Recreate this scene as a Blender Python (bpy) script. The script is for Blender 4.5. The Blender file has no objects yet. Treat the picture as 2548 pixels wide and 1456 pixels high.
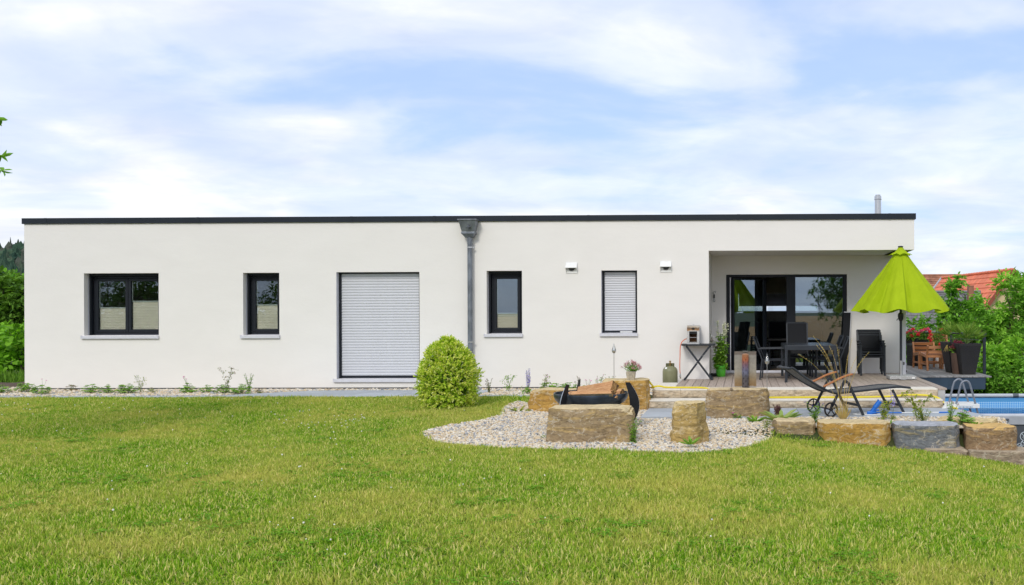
import bpy, bmesh, math, random
import numpy as np
from mathutils import Vector, Matrix, noise as mnoise

R = math.radians
scene = bpy.context.scene
COL = scene.collection

# ------------------------------------------------------------------ camera
# unit of the picture measurements below: a 2548 x 1456 frame
FPX, XP, YP, YAW, ROLL = 2242.0, 1810.9, 777.0, R(1.0), 0.0037
CX, CY, CZ = 0.0, -19.0, 1.57
cam_d = bpy.data.cameras.new('camera')
cam_d.sensor_width = 36
cam_d.lens = 36 * FPX / 2548
cam_d.shift_x = 0.5 - XP / 2548
cam_d.shift_y = (YP - 728.1) / 2548
cam_d.clip_start = 0.1
cam_d.clip_end = 6000
cam = bpy.data.objects.new('camera', cam_d)
COL.objects.link(cam)
cam.matrix_world = (Matrix.Translation((CX, CY, CZ)) @ Matrix.Rotation(YAW, 4, 'Z')
                    @ Matrix.Rotation(R(90), 4, 'X') @ Matrix.Rotation(-ROLL, 4, 'Z'))
scene.camera = cam

# ------------------------------------------------------------------ light
SUN_EL, SUN_AZ = R(38), R(-12)        # azimuth: from straight behind the camera towards the right
sd = bpy.data.lights.new('sun', 'SUN')
sd.energy = 1.4
sd.angle = R(14)
sd.color = (1.0, 0.95, 0.87)
sun = bpy.data.objects.new('sun', sd)
COL.objects.link(sun)
sdir = Vector((math.sin(SUN_AZ) * math.cos(SUN_EL), -math.cos(SUN_AZ) * math.cos(SUN_EL), math.sin(SUN_EL)))
sun.rotation_euler = sdir.to_track_quat('Z', 'Y').to_euler()
sun.location = (8, -14, 20)

world = bpy.data.worlds.new('World')
scene.world = world
world.use_nodes = True
wt = world.node_tree
wt.nodes.clear()


def N(t, kind, **kw):
    n = t.nodes.new(kind)
    for k, v in kw.items():
        if k in n.inputs and not hasattr(n, k):
            n.inputs[k].default_value = v
        else:
            setattr(n, k, v)
    return n


def L(t, a, b):
    t.links.new(a, b)


def math_node(t, op, a, b=None, clamp=False):
    n = t.nodes.new('ShaderNodeMath')
    n.operation = op
    n.use_clamp = clamp
    for i, x in enumerate((a, b)):
        if x is None:
            continue
        if isinstance(x, (int, float)):
            n.inputs[i].default_value = x
        else:
            t.links.new(x, n.inputs[i])
    return n.outputs[0]


def noise_node(t, vec, scale, detail=4, rough=0.5, dist=0.0, lac=2.0):
    n = t.nodes.new('ShaderNodeTexNoise')
    n.inputs['Scale'].default_value = scale
    n.inputs['Detail'].default_value = detail
    n.inputs['Roughness'].default_value = rough
    n.inputs['Distortion'].default_value = dist
    n.inputs['Lacunarity'].default_value = lac
    if vec is not None:
        t.links.new(vec, n.inputs['Vector'])
    return n.outputs['Fac']


def ramp(t, fac, stops, interp='LINEAR'):
    n = t.nodes.new('ShaderNodeValToRGB')
    cr = n.color_ramp
    cr.interpolation = interp
    while len(cr.elements) < len(stops):
        cr.elements.new(0.5)
    for e, (p, c) in zip(cr.elements, stops):
        e.position = p
        e.color = (c[0], c[1], c[2], 1) if len(c) == 3 else c
    if fac is not None:
        t.links.new(fac, n.inputs[0])
    return n.outputs[0]


def mixc(t, fac, a, b, mode='MIX'):
    n = t.nodes.new('ShaderNodeMix')
    n.data_type = 'RGBA'
    n.blend_type = mode
    n.clamp_factor = True
    for sock, x in ((n.inputs[0], fac), (n.inputs[6], a), (n.inputs[7], b)):
        if isinstance(x, (int, float)):
            sock.default_value = x
        elif isinstance(x, (tuple, list)):
            sock.default_value = (x[0], x[1], x[2], 1)
        elif x is not None:
            t.links.new(x, sock)
    return n.outputs[2]


# sky: Nishita seen through a thin, broken layer of cloud that covers the whole dome
sky = N(wt, 'ShaderNodeTexSky', sky_type='NISHITA')
sky.sun_disc = False
sky.sun_elevation = SUN_EL
sky.sun_rotation = math.pi - SUN_AZ
sky.air_density = 1.0
sky.dust_density = 1.2
tc = wt.nodes.new('ShaderNodeTexCoord')
sep = wt.nodes.new('ShaderNodeSeparateXYZ')
L(wt, tc.outputs['Generated'], sep.inputs[0])
den = math_node(wt, 'ADD', math_node(wt, 'MAXIMUM', sep.outputs[2], 0.0), 0.16)
comb = wt.nodes.new('ShaderNodeCombineXYZ')
L(wt, math_node(wt, 'DIVIDE', sep.outputs[0], den), comb.inputs[0])
L(wt, math_node(wt, 'MULTIPLY', math_node(wt, 'DIVIDE', sep.outputs[1], den), 1.15), comb.inputs[1])
cmap = wt.nodes.new('ShaderNodeMapping')
cmap.inputs['Location'].default_value = (9.2, 4.4, 6.1)
cmap.inputs['Rotation'].default_value = (0, 0, R(-14))
L(wt, comb.outputs[0], cmap.inputs[0])
cv = cmap.outputs[0]
c1 = noise_node(wt, cv, 0.95, 6, 0.48, 0.5)
c2 = noise_node(wt, cv, 3.0, 6, 0.52, 0.3)
cl = math_node(wt, 'ADD', math_node(wt, 'MULTIPLY', c1, 0.78), math_node(wt, 'MULTIPLY', c2, 0.22))
mask = ramp(wt, cl, [(0.35, (0.12, 0.12, 0.12)), (0.49, (0.60, 0.60, 0.60)), (0.64, (1, 1, 1))], 'EASE')
tone = ramp(wt, noise_node(wt, cv, 2.1, 5, 0.55, 0.4), [(0.32, (7.9, 8.4, 9.6)), (0.50, (9.3, 9.6, 10.2)), (0.70, (11.4, 11.3, 11.2))])
skyb = mixc(wt, 0.65, mixc(wt, 1.0, sky.outputs[0], (1.25, 1.4, 1.7), 'MULTIPLY'), (4.9, 6.75, 10.2))
skycol = mixc(wt, mask, skyb, tone)
bg = wt.nodes.new('ShaderNodeBackground')
bg.inputs['Strength'].default_value = 0.09
L(wt, skycol, bg.inputs['Color'])
wo = wt.nodes.new('ShaderNodeOutputWorld')
L(wt, bg.outputs[0], wo.inputs[0])

vs = scene.view_settings
scene.display_settings.display_device = 'sRGB'
vs.view_transform = 'Standard'
vs.look = 'None'
vs.exposure = 0.20
vs.gamma = 1.0
vs.use_curve_mapping = False
scene.render.engine = 'CYCLES'
scene.cycles.use_denoising = True
scene.cycles.max_bounces = 8
scene.cycles.transparent_max_bounces = 12
scene.cycles.caustics_reflective = False
scene.cycles.caustics_refractive = False
scene.render.film_transparent = False


# ------------------------------------------------------------------ measuring: a point of the survey picture on a real plane
def ray(u, v):
    du, dv = u - XP, v - YP
    c, s = math.cos(ROLL), math.sin(ROLL)
    dx, dy = du * c - dv * s, du * s + dv * c
    fw = Vector((-math.sin(YAW), math.cos(YAW), 0))
    rt = Vector((math.cos(YAW), math.sin(YAW), 0))
    return fw * FPX + rt * dx - Vector((0, 0, 1)) * dy


CAMP = Vector((CX, CY, CZ))


def at(u, v, y):
    d = ray(u, v)
    return CAMP + d * ((y - CY) / d.y)


def on(u, v, z):
    d = ray(u, v)
    return CAMP + d * ((z - CZ) / d.z)


def ss(a, b, x):
    t = min(1.0, max(0.0, (x - a) / (b - a)))
    return t * t * (3 - 2 * t)


def fdrop(x):
    return float(np.interp(x, [-1.2, 0.2, 0.75, 1.65, 2.75, 3.4, 4.1, 5, 7, 9], [0, 0.095, 0.135, 0.185, 0.265, 0.36, 0.48, 0.65, 0.9, 1.05]))


def terrain(x, y):
    z = -0.055 - 0.030 * min(4.6, max(0.0, -1.7 - y))
    front = fdrop(x)
    back = 1.10 * ss(3.2, 4.2, x)
    k = ss(-5.75, -5.45, y)
    z -= front * (1 - k) + back * k
    z -= 0.5 * ss(5, 9, x) * ss(0, 8, y)
    z += 0.02 * math.sin(x * 0.7 + y * 0.45) * ss(2.0, 4.0, -y)
    if y > 0.5:
        z -= 0.06
    # farther off the land lies lower to the right and rises a little to the left
    z -= 1.5 * ss(8, 40, y) * ss(-10, 20, x)
    return z


def ter(u, v):
    z = -0.1
    for _ in range(12):
        p = on(u, v, z)
        z = 0.5 * z + 0.5 * terrain(p.x, p.y)
    return p


# ------------------------------------------------------------------ materials
MATS = {}


def new_mat(name):
    m = bpy.data.materials.new(name)
    m.use_nodes = True
    t = m.node_tree
    b = t.nodes['Principled BSDF']
    return m, t, b


def objco(t, scale=None):
    tcn = t.nodes.new('ShaderNodeTexCoord')
    if scale is None:
        return tcn.outputs['Object']
    mp = t.nodes.new('ShaderNodeMapping')
    mp.inputs['Scale'].default_value = scale
    L(t, tcn.outputs['Object'], mp.inputs[0])
    return mp.outputs[0]


def bump(t, b, h, strength, dist=0.01):
    n = t.nodes.new('ShaderNodeBump')
    n.inputs['Strength'].default_value = strength
    n.inputs['Distance'].default_value = dist
    L(t, h, n.inputs['Height'])
    L(t, n.outputs[0], b.inputs['Normal'])


def pmat(name, col, rough=0.6, metal=0.0, var=0.12, vscale=6.0, stretch=None, bs=0.0, bscale=80.0, bd=0.004, spec=0.5, island=0.0):
    """plain surface: base colour with a mottled variation and fine relief"""
    m, t, b = new_mat(name)
    co = objco(t, stretch)
    f = noise_node(t, co, vscale, 6, 0.6)
    lo = tuple(max(0, c * (1 - var)) for c in col)
    hi = tuple(min(1, c * (1 + var)) for c in col)
    c = ramp(t, f, [(0.3, lo), (0.7, hi)])
    if island:
        g = t.nodes.new('ShaderNodeNewGeometry')
        oi = t.nodes.new('ShaderNodeObjectInfo')
        r = math_node(t, 'FRACT', math_node(t, 'ADD', g.outputs['Random Per Island'], oi.outputs['Random']))
        k = ramp(t, r, [(0, (1 - island,) * 3), (1, (1 + island,) * 3)])
        c = mixc(t, 1.0, c, k, 'MULTIPLY')
    L(t, c, b.inputs['Base Color'])
    b.inputs['Roughness'].default_value = rough
    b.inputs['Metallic'].default_value = metal
    b.inputs['Specular IOR Level'].default_value = spec
    if bs:
        bump(t, b, noise_node(t, co, bscale, 4, 0.6), bs, bd)
    MATS[name] = m
    return m


def leafmat(name, cols, trans=0.35, rough=0.5, patch=None):
    m, t, b = new_mat(name)
    g = t.nodes.new('ShaderNodeNewGeometry')
    oi = t.nodes.new('ShaderNodeObjectInfo')
    r = math_node(t, 'FRACT', math_node(t, 'ADD', g.outputs['Random Per Island'], oi.outputs['Random']))
    n = len(cols)
    c = ramp(t, r, [(i / max(1, n - 1), cc) for i, cc in enumerate(cols)])
    if patch:
        f = noise_node(t, g.outputs['Position'], patch[0], 3, 0.6)
        c = mixc(t, ramp(t, f, [(patch[2], (0, 0, 0)), (patch[3], (1, 1, 1))]), c, mixc(t, 0.6, c, patch[1]))
    L(t, c, b.inputs['Base Color'])
    b.inputs['Roughness'].default_value = rough
    b.inputs['Specular IOR Level'].default_value = 0.12
    tr = t.nodes.new('ShaderNodeBsdfTranslucent')
    L(t, mixc(t, 1.0, c, (1.25, 1.3, 0.7), 'MULTIPLY'), tr.inputs[0])
    mx = t.nodes.new('ShaderNodeMixShader')
    mx.inputs[0].default_value = trans
    L(t, b.outputs[0], mx.inputs[1])
    L(t, tr.outputs[0], mx.inputs[2])
    L(t, mx.outputs[0], t.nodes['Material Output'].inputs[0])
    MATS[name] = m
    return m


def glassmat(name, tint, refl, rough=0.0, gcol=(1, 1, 1), bumps=0):
    m, t, b = new_mat(name)
    t.nodes.remove(b)
    tr = t.nodes.new('ShaderNodeBsdfTransparent')
    tr.inputs[0].default_value = (*tint, 1)
    gl = t.nodes.new('ShaderNodeBsdfGlossy')
    gl.inputs['Roughness'].default_value = rough
    gl.inputs['Color'].default_value = (*gcol, 1)
    lw = t.nodes.new('ShaderNodeFresnel')
    lw.inputs['IOR'].default_value = 1.45
    f = math_node(t, 'ADD', math_node(t, 'MULTIPLY', lw.outputs[0], 0.9), refl, clamp=True)
    if bumps:
        bp = t.nodes.new('ShaderNodeBump')
        bp.inputs['Strength'].default_value = bumps
        bp.inputs['Distance'].default_value = 0.05
        L(t, noise_node(t, objco(t, (1, 2.2, 1)), 5.0, 3, 0.5, 0.4), bp.inputs['Height'])
        L(t, bp.outputs[0], gl.inputs['Normal'])
        L(t, bp.outputs[0], lw.inputs['Normal'])
    mx = t.nodes.new('ShaderNodeMixShader')
    L(t, f, mx.inputs[0])
    L(t, tr.outputs[0], mx.inputs[1])
    L(t, gl.outputs[0], mx.inputs[2])
    L(t, mx.outputs[0], t.nodes['Material Output'].inputs[0])
    MATS[name] = m
    return m


def stonemat(name, cols, vein=0.5, band=7.0, top=None, topz=None):
    """bedded natural stone: warped layers, flecks of calcite, paler bedding plane on upward faces"""
    m, t, b = new_mat(name)
    co = objco(t, (1.0, 1.0, band))
    f1 = noise_node(t, co, 1.6, 9, 0.62, 1.3)
    c = ramp(t, f1, [(0.28 + 0.44 * i / (len(cols) - 1), cc) for i, cc in enumerate(cols)])
    f2 = noise_node(t, objco(t), 14, 8, 0.7, 0.6)
    c = mixc(t, 0.6, c, ramp(t, f2, [(0.25, (0.55, 0.55, 0.55)), (0.75, (1.5, 1.45, 1.4))]), 'MULTIPLY')
    f3 = noise_node(t, objco(t, (1, 1, 1.7)), 4.5, 9, 0.68, 2.6)
    vm = ramp(t, f3, [(0.565, (0, 0, 0)), (0.60, (vein * 0.8,) * 3), (0.65, (vein * 0.15,) * 3)])
    f4 = noise_node(t, objco(t, (0.8, 0.8, 3.2)), 2.6, 7, 0.6, 1.6)
    cr_ = ramp(t, f4, [(0.485, (1, 1, 1)), (0.5, (0.35, 0.33, 0.3)), (0.515, (1, 1, 1))])
    c = mixc(t, 0.1 if name == 'sandstone' else 0.32, c, cr_, 'MULTIPLY')
    c = mixc(t, vm, c, (0.66, 0.58, 0.46))
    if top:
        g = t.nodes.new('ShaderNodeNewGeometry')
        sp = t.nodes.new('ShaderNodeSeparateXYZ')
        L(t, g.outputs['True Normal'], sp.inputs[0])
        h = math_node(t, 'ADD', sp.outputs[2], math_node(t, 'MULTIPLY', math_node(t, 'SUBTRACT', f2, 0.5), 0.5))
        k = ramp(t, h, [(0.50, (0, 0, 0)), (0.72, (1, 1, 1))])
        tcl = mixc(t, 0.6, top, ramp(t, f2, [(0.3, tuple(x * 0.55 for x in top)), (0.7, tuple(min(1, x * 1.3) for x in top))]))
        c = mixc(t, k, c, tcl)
    L(t, c, b.inputs['Base Color'])
    b.inputs['Roughness'].default_value = 0.85
    b.inputs['Specular IOR Level'].default_value = 0.25
    hh = math_node(t, 'ADD', math_node(t, 'ADD', math_node(t, 'MULTIPLY', f1, 0.6), math_node(t, 'MULTIPLY', f2, 0.8)), cr_)
    bump(t, b, hh, 0.6, 0.028)
    MATS[name] = m
    return m


# render plaster: off-white, floated, faint clouding
m, t, b = new_mat('plaster')
co = objco(t)
c = ramp(t, noise_node(t, objco(t, (1, 1, 2.5)), 0.8, 6, 0.6, 0.3), [(0.3, (0.815, 0.788, 0.752)), (0.7, (0.850, 0.822, 0.785))])
L(t, c, b.inputs['Base Color'])
b.inputs['Roughness'].default_value = 0.9
b.inputs['Specular IOR Level'].default_value = 0.2
h = math_node(t, 'ADD', math_node(t, 'MULTIPLY', noise_node(t, objco(t, (1, 1, 2.2)), 7, 5, 0.6, 0.8), 1.0),
              math_node(t, 'MULTIPLY', noise_node(t, co, 160, 3, 0.6), 0.25))
bump(t, b, h, 0.22, 0.010)
MATS['plaster'] = m

pmat('coping', (0.015, 0.021, 0.030), 0.5, 0.0, 0.12, 2, bs=0.05, bscale=5, spec=0.25)
pmat('frame_dark', (0.010, 0.013, 0.019), 0.5, 0, 0.1, 5, spec=0.3)
pmat('alu', (0.68, 0.68, 0.73), 0.42, 0.15, 0.05, 8)
pmat('shutter', (0.56, 0.57, 0.61), 0.42, 0.0, 0.04, 2)
pmat('plinth', (0.09, 0.09, 0.095), 0.8, 0, 0.2, 4)
pmat('zinc', (0.20, 0.22, 0.25), 0.42, 0.55, 0.35, 9, (1, 1, 0.5), bs=0.08, bscale=20)
pmat('steel', (0.58, 0.58, 0.58), 0.28, 0.9, 0.1, 10, (6, 6, 0.6))
pmat('white_plastic', (0.80, 0.80, 0.78), 0.4, 0, 0.04, 4)
pmat('grille', (0.12, 0.12, 0.12), 0.6)
pmat('black_plastic', (0.012, 0.012, 0.014), 0.4, 0, 0.1)
pmat('blind', (0.93, 0.89, 0.72), 0.8, 0, 0.05, 5)
pmat('blind_rail', (0.62, 0.70, 0.66), 0.4, 0, 0.03)
pmat('room_wall', (0.55, 0.54, 0.50), 0.9, 0, 0.06)
pmat('room_dark', (0.16, 0.15, 0.14), 0.9, 0, 0.1)
pmat('room_floor', (0.22, 0.16, 0.11), 0.5, 0, 0.2, 3, (1, 8, 1))
pmat('roof_gravel', (0.3, 0.29, 0.28), 0.9, 0, 0.3, 30)
glassmat('glass', (0.70, 0.76, 0.75), 0.19, gcol=(0.72, 0.84, 1.0))
glassmat('glass_small', (0.98, 0.99, 0.99), 0.05, gcol=(0.70, 0.84, 1.0))
glassmat('glass_mid', (0.97, 0.985, 0.985), 0.10, gcol=(0.72, 0.86, 1.0))
glassmat('clear_glass', (0.92, 0.94, 0.95), 0.06)
glassmat('water', (0.35, 0.76, 0.96), 0.0, gcol=(0.55, 0.76, 0.96), bumps=0.35)
pmat('slab', (0.40, 0.43, 0.46), 0.75, 0, 0.10, 3, bs=0.12, bscale=120, island=0.07)
pmat('wpc', (0.42, 0.34, 0.28), 0.72, 0, 0.22, 3.0, (14, 0.6, 4), bs=0.3, bscale=9, island=0.12)
pmat('larch_grey', (0.30, 0.29, 0.285), 0.8, 0, 0.25, 3.0, (14, 0.7, 4), bs=0.35, bscale=9, island=0.16)
pmat('beam_blue', (0.030, 0.055, 0.085), 0.45, 0.1, 0.2, 2)
pmat('concrete', (0.46, 0.46, 0.45), 0.85, 0, 0.14, 5, bs=0.15, bscale=60)
pmat('alu_dark', (0.030, 0.035, 0.043), 0.42, 0.1, 0.1, 6, spec=0.35)
pmat('textile', (0.009, 0.010, 0.013), 0.65, 0, 0.15, 60, bs=0.3, bscale=220, spec=0.22)
pmat('textile_brown', (0.030, 0.027, 0.025), 0.6, 0, 0.15, 60, bs=0.3, bscale=220)
pmat('tabletop', (0.040, 0.046, 0.055), 0.22, 0.1, 0.1, 8)
pmat('acacia', (0.40, 0.165, 0.060), 0.5, 0, 0.3, 3, (1, 1, 12), bs=0.15, bscale=10, island=0.12)
pmat('armrest_wood', (0.44, 0.165, 0.055), 0.45, 0, 0.25, 3, (2, 12, 12), bs=0.1, bscale=10)
pmat('granite', (0.42, 0.42, 0.41), 0.55, 0, 0.45, 90, bs=0.05)
pmat('gas_green', (0.200, 0.200, 0.105), 0.5, 0, 0.15, 5, bs=0.05, bscale=15)
pmat('brass', (0.36, 0.24, 0.08), 0.45, 0.8, 0.3, 20)
pmat('hose_orange', (0.72, 0.13, 0.035), 0.5, 0, 0.05)
pmat('hose_yellow', (0.80, 0.64, 0.015), 0.4, 0, 0.06, 6)
pmat('hose_stripe', (0.62, 0.56, 0.05), 0.5, 0, 0.06, 6)
pmat('wrap_green', (0.10, 0.52, 0.035), 0.35, 0, 0.15, 10, bs=0.5, bscale=16, bd=0.02)
pmat('soil', (0.060, 0.040, 0.026), 0.95, 0, 0.3, 12, bs=0.8, bscale=30, bd=0.03)
pmat('pot_black', (0.022, 0.020, 0.020), 0.55, 0, 0.15, 5, (1, 1, 1))
pmat('pot_brown', (0.125, 0.075, 0.055), 0.6, 0, 0.12, 5)
pmat('pot_stone', (0.42, 0.37, 0.28), 0.85, 0, 0.3, 25, bs=0.3)
pmat('rail_paint', (0.020, 0.030, 0.042), 0.4, 0.1, 0.1)
pmat('cable', (0.22, 0.24, 0.26), 0.35, 0.8, 0.1)
pmat('bowl_steel', (0.045, 0.060, 0.082), 0.30, 0.5, 0.5, 5, (1, 1, 0.4), bs=0.08, bscale=14)
pmat('blade_steel', (0.017, 0.019, 0.023), 0.42, 0.5, 0.35, 6)
pmat('cut_edge', (0.55, 0.57, 0.60), 0.3, 0.8, 0.1)
pmat('pool_blue_plastic', (0.015, 0.16, 0.60), 0.35, 0, 0.08)
pmat('pool_grey', (0.40, 0.42, 0.46), 0.45, 0, 0.08)
pmat('pool_liner_out', (0.070, 0.080, 0.095), 0.5, 0, 0.15, 6)
pmat('pool_rim', (0.50, 0.53, 0.58), 0.35, 0, 0.06)
pmat('pool_leg', (0.10, 0.115, 0.14), 0.4, 0.2, 0.1)
pmat('tube_grey', (0.20, 0.22, 0.26), 0.4, 0.2, 0.08)
pmat('white_print', (0.55, 0.62, 0.68), 0.5, 0, 0.03)
pmat('bark', (0.10, 0.075, 0.055), 0.9, 0, 0.35, 8, (1, 1, 0.3), bs=0.8, bscale=20, bd=0.02)
pmat('twig', (0.085, 0.060, 0.040), 0.85, 0, 0.3, 20)
pmat('stem_green', (0.10, 0.17, 0.035), 0.6, 0, 0.2, 20)
pmat('petal_pink', (0.66, 0.12, 0.42), 0.6, 0, 0.2, 40)
pmat('petal_red', (0.72, 0.020, 0.035), 0.55, 0, 0.25, 40, island=0.25)
pmat('petal_rose', (0.80, 0.085, 0.22), 0.55, 0, 0.25, 40, island=0.3)
pmat('petal_dusty', (0.58, 0.27, 0.30), 0.7, 0, 0.25, 40, island=0.3)
pmat('petal_wine', (0.24, 0.030, 0.060), 0.6, 0, 0.25, 40, island=0.3)
pmat('petal_lilac', (0.50, 0.42, 0.82), 0.6, 0, 0.2, 40, island=0.2)
pmat('petal_violet', (0.16, 0.10, 0.46), 0.6, 0, 0.2, 40, island=0.2)
pmat('petal_cream', (0.72, 0.74, 0.52), 0.6, 0, 0.15, 40, island=0.15)
pmat('petal_white', (0.80, 0.78, 0.70), 0.6, 0, 0.12, 40, island=0.15)
pmat('petal_yellow', (0.80, 0.60, 0.02), 0.6, 0, 0.12, 40)
pmat('seed_brown', (0.20, 0.085, 0.085), 0.7, 0, 0.3, 40, island=0.3)
pmat('wheat', (0.42, 0.24, 0.085), 0.95, 0, 0.22, 0.9, (1, 1, 1), bs=0.8, bscale=18, bd=0.1)
pmat('flashing', (0.50, 0.52, 0.55), 0.5, 0.3, 0.1)
pmat('roof_trim', (0.26, 0.065, 0.035), 0.6, 0, 0.15)
pmat('house_cream', (0.66, 0.53, 0.30), 0.9, 0, 0.06, 2)
pmat('house_white', (0.66, 0.65, 0.62), 0.9, 0, 0.06, 2)
pmat('tile_red', (0.82, 0.21, 0.095), 0.65, 0, 0.14, 2, bs=0.1, island=0.10)
pmat('tile_old', (0.34, 0.145, 0.085), 0.8, 0, 0.40, 1.6, bs=0.1, island=0.25)
pmat('slate', (0.17, 0.165, 0.17), 0.6, 0, 0.25, 2, bs=0.1, island=0.18)
pmat('earth', (0.11, 0.075, 0.05), 0.95, 0, 0.3, 6, bs=0.7, bscale=20, bd=0.05)

# canopy cloth: lime, slightly translucent
m, t, b = new_mat('canopy')
c = ramp(t, noise_node(t, objco(t, (1, 1, 0.4)), 5, 5, 0.6), [(0.3, (0.42, 0.57, 0.008)), (0.7, (0.50, 0.66, 0.014))])
L(t, c, b.inputs['Base Color'])
b.inputs['Roughness'].default_value = 0.75
b.inputs['Specular IOR Level'].default_value = 0.2
bump(t, b, noise_node(t, objco(t, (1, 1, 0.25)), 9, 5, 0.6, 0.8), 0.5, 0.03)
tr = t.nodes.new('ShaderNodeBsdfTranslucent')
tr.inputs[0].default_value = (0.42, 0.58, 0.008, 1)
mx = t.nodes.new('ShaderNodeMixShader')
mx.inputs[0].default_value = 0.3
L(t, b.outputs[0], mx.inputs[1])
L(t, tr.outputs[0], mx.inputs[2])
L(t, mx.outputs[0], t.nodes['Material Output'].inputs[0])
MATS['canopy'] = m

# scorched steel of the garden torch: tempering colours run up the plate and the tube (object z in metres)
def temper(name, stops, rough=0.36):
    m, t, b = new_mat(name)
    co = objco(t)
    sp = t.nodes.new('ShaderNodeSeparateXYZ')
    L(t, co, sp.inputs[0])
    h = math_node(t, 'ADD', sp.outputs[2], math_node(t, 'MULTIPLY', math_node(t, 'SUBTRACT', noise_node(t, co, 7, 5, 0.6), 0.5), 0.10))
    c = ramp(t, h, stops)
    f = noise_node(t, co, 22, 6, 0.65, 0.6)
    c = mixc(t, 0.35, c, ramp(t, f, [(0.3, (0.35, 0.35, 0.35)), (0.6, (1.25, 1.2, 1.15))]), 'MULTIPLY')
    L(t, c, b.inputs['Base Color'])
    b.inputs['Roughness'].default_value = rough
    b.inputs['Metallic'].default_value = 0.2
    MATS[name] = m


temper('torch_plate', [(0.0, (0.50, 0.50, 0.50)), (0.44, (0.52, 0.52, 0.52)), (0.47, (0.27, 0.17, 0.075)), (0.58, (0.30, 0.22, 0.13)),
                       (0.72, (0.36, 0.33, 0.28)), (0.97, (0.30, 0.28, 0.25)), (1.0, (0.17, 0.14, 0.12))])
temper('torch_tube', [(0.0, (0.08, 0.075, 0.08)), (0.60, (0.10, 0.09, 0.10)), (0.72, (0.16, 0.17, 0.26)), (0.82, (0.20, 0.12, 0.17)),
                      (0.92, (0.42, 0.13, 0.05)), (1.0, (0.36, 0.17, 0.08))])
temper('grill_steel', [(0.0, (0.56, 0.56, 0.56)), (0.27, (0.58, 0.58, 0.57)), (0.29, (0.40, 0.22, 0.09)), (0.33, (0.16, 0.09, 0.05)),
                       (0.36, (0.58, 0.50, 0.40)), (0.40, (0.6, 0.6, 0.59))])
temper('grill_inside', [(0.0, (0.35, 0.20, 0.09)), (0.12, (0.30, 0.14, 0.05)), (0.2, (0.10, 0.05, 0.025)), (0.30, (0.02, 0.015, 0.012))], 0.6)

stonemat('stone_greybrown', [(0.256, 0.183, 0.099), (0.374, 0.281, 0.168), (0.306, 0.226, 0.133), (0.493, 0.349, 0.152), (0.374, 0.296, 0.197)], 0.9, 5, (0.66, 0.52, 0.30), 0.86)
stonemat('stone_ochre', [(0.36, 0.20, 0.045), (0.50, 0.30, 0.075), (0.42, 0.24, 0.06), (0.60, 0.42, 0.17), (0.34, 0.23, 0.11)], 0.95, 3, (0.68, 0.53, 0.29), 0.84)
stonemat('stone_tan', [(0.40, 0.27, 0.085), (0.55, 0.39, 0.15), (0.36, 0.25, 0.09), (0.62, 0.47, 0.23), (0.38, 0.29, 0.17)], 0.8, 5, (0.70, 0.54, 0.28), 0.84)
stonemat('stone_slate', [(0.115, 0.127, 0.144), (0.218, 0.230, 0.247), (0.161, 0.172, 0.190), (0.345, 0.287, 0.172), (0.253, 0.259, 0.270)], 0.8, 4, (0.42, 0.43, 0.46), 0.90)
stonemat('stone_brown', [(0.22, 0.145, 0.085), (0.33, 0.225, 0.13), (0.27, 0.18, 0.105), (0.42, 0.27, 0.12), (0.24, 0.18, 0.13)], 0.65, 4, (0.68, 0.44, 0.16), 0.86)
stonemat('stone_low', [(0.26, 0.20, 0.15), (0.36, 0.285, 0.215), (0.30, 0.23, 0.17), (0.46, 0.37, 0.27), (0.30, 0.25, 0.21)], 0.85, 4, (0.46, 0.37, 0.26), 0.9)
stonemat('sandstone', [(0.44, 0.35, 0.235), (0.58, 0.48, 0.35), (0.50, 0.41, 0.29), (0.64, 0.56, 0.43), (0.48, 0.39, 0.28)], 0.2, 3)
pmat('sandstone_top', (0.74, 0.69, 0.60), 0.85, 0, 0.06, 6, bs=0.2, bscale=60)

leafmat('leaf_walnut', [(0.076, 0.193, 0.021), (0.141, 0.335, 0.037), (0.218, 0.475, 0.056), (0.335, 0.654, 0.088), (0.116, 0.270, 0.031)], 0.38, 0.42)
leafmat('leaf_walnut_young', [(0.173, 0.378, 0.037), (0.321, 0.619, 0.068), (0.435, 0.733, 0.102), (0.138, 0.308, 0.032)], 0.4, 0.42)
leafmat('leaf_shrub', [(0.054, 0.126, 0.018), (0.108, 0.234, 0.032), (0.180, 0.342, 0.046), (0.234, 0.396, 0.072)], 0.3, 0.5)
leafmat('leaf_vine', [(0.116, 0.281, 0.017), (0.215, 0.479, 0.030), (0.297, 0.594, 0.050), (0.099, 0.231, 0.017)], 0.4, 0.45)
leafmat('leaf_variegated', [(0.172, 0.308, 0.017), (0.345, 0.517, 0.031), (0.542, 0.690, 0.056), (0.764, 0.838, 0.148), (0.444, 0.616, 0.044), (0.246, 0.407, 0.025)], 0.4, 0.5)
leafmat('leaf_herb', [(0.127, 0.273, 0.031), (0.215, 0.420, 0.055), (0.332, 0.546, 0.088), (0.195, 0.351, 0.058)], 0.35, 0.5)
leafmat('leaf_herb_red', [(0.112, 0.168, 0.028), (0.224, 0.280, 0.049), (0.252, 0.126, 0.042), (0.140, 0.084, 0.035)], 0.3, 0.5)
leafmat('leaf_yellowgreen', [(0.16, 0.24, 0.03), (0.28, 0.36, 0.05), (0.38, 0.38, 0.06), (0.20, 0.28, 0.04)], 0.35, 0.5)
leafmat('leaf_mullein', [(0.240, 0.360, 0.096), (0.360, 0.480, 0.144), (0.432, 0.432, 0.156)], 0.35, 0.6)
leafmat('leaf_palm', [(0.084, 0.185, 0.024), (0.151, 0.302, 0.042), (0.269, 0.437, 0.067), (0.370, 0.470, 0.118)], 0.3, 0.4)
leafmat('straw', [(0.70, 0.52, 0.20), (0.80, 0.62, 0.28), (0.62, 0.46, 0.16), (0.48, 0.44, 0.12)], 0.3, 0.6)
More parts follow.
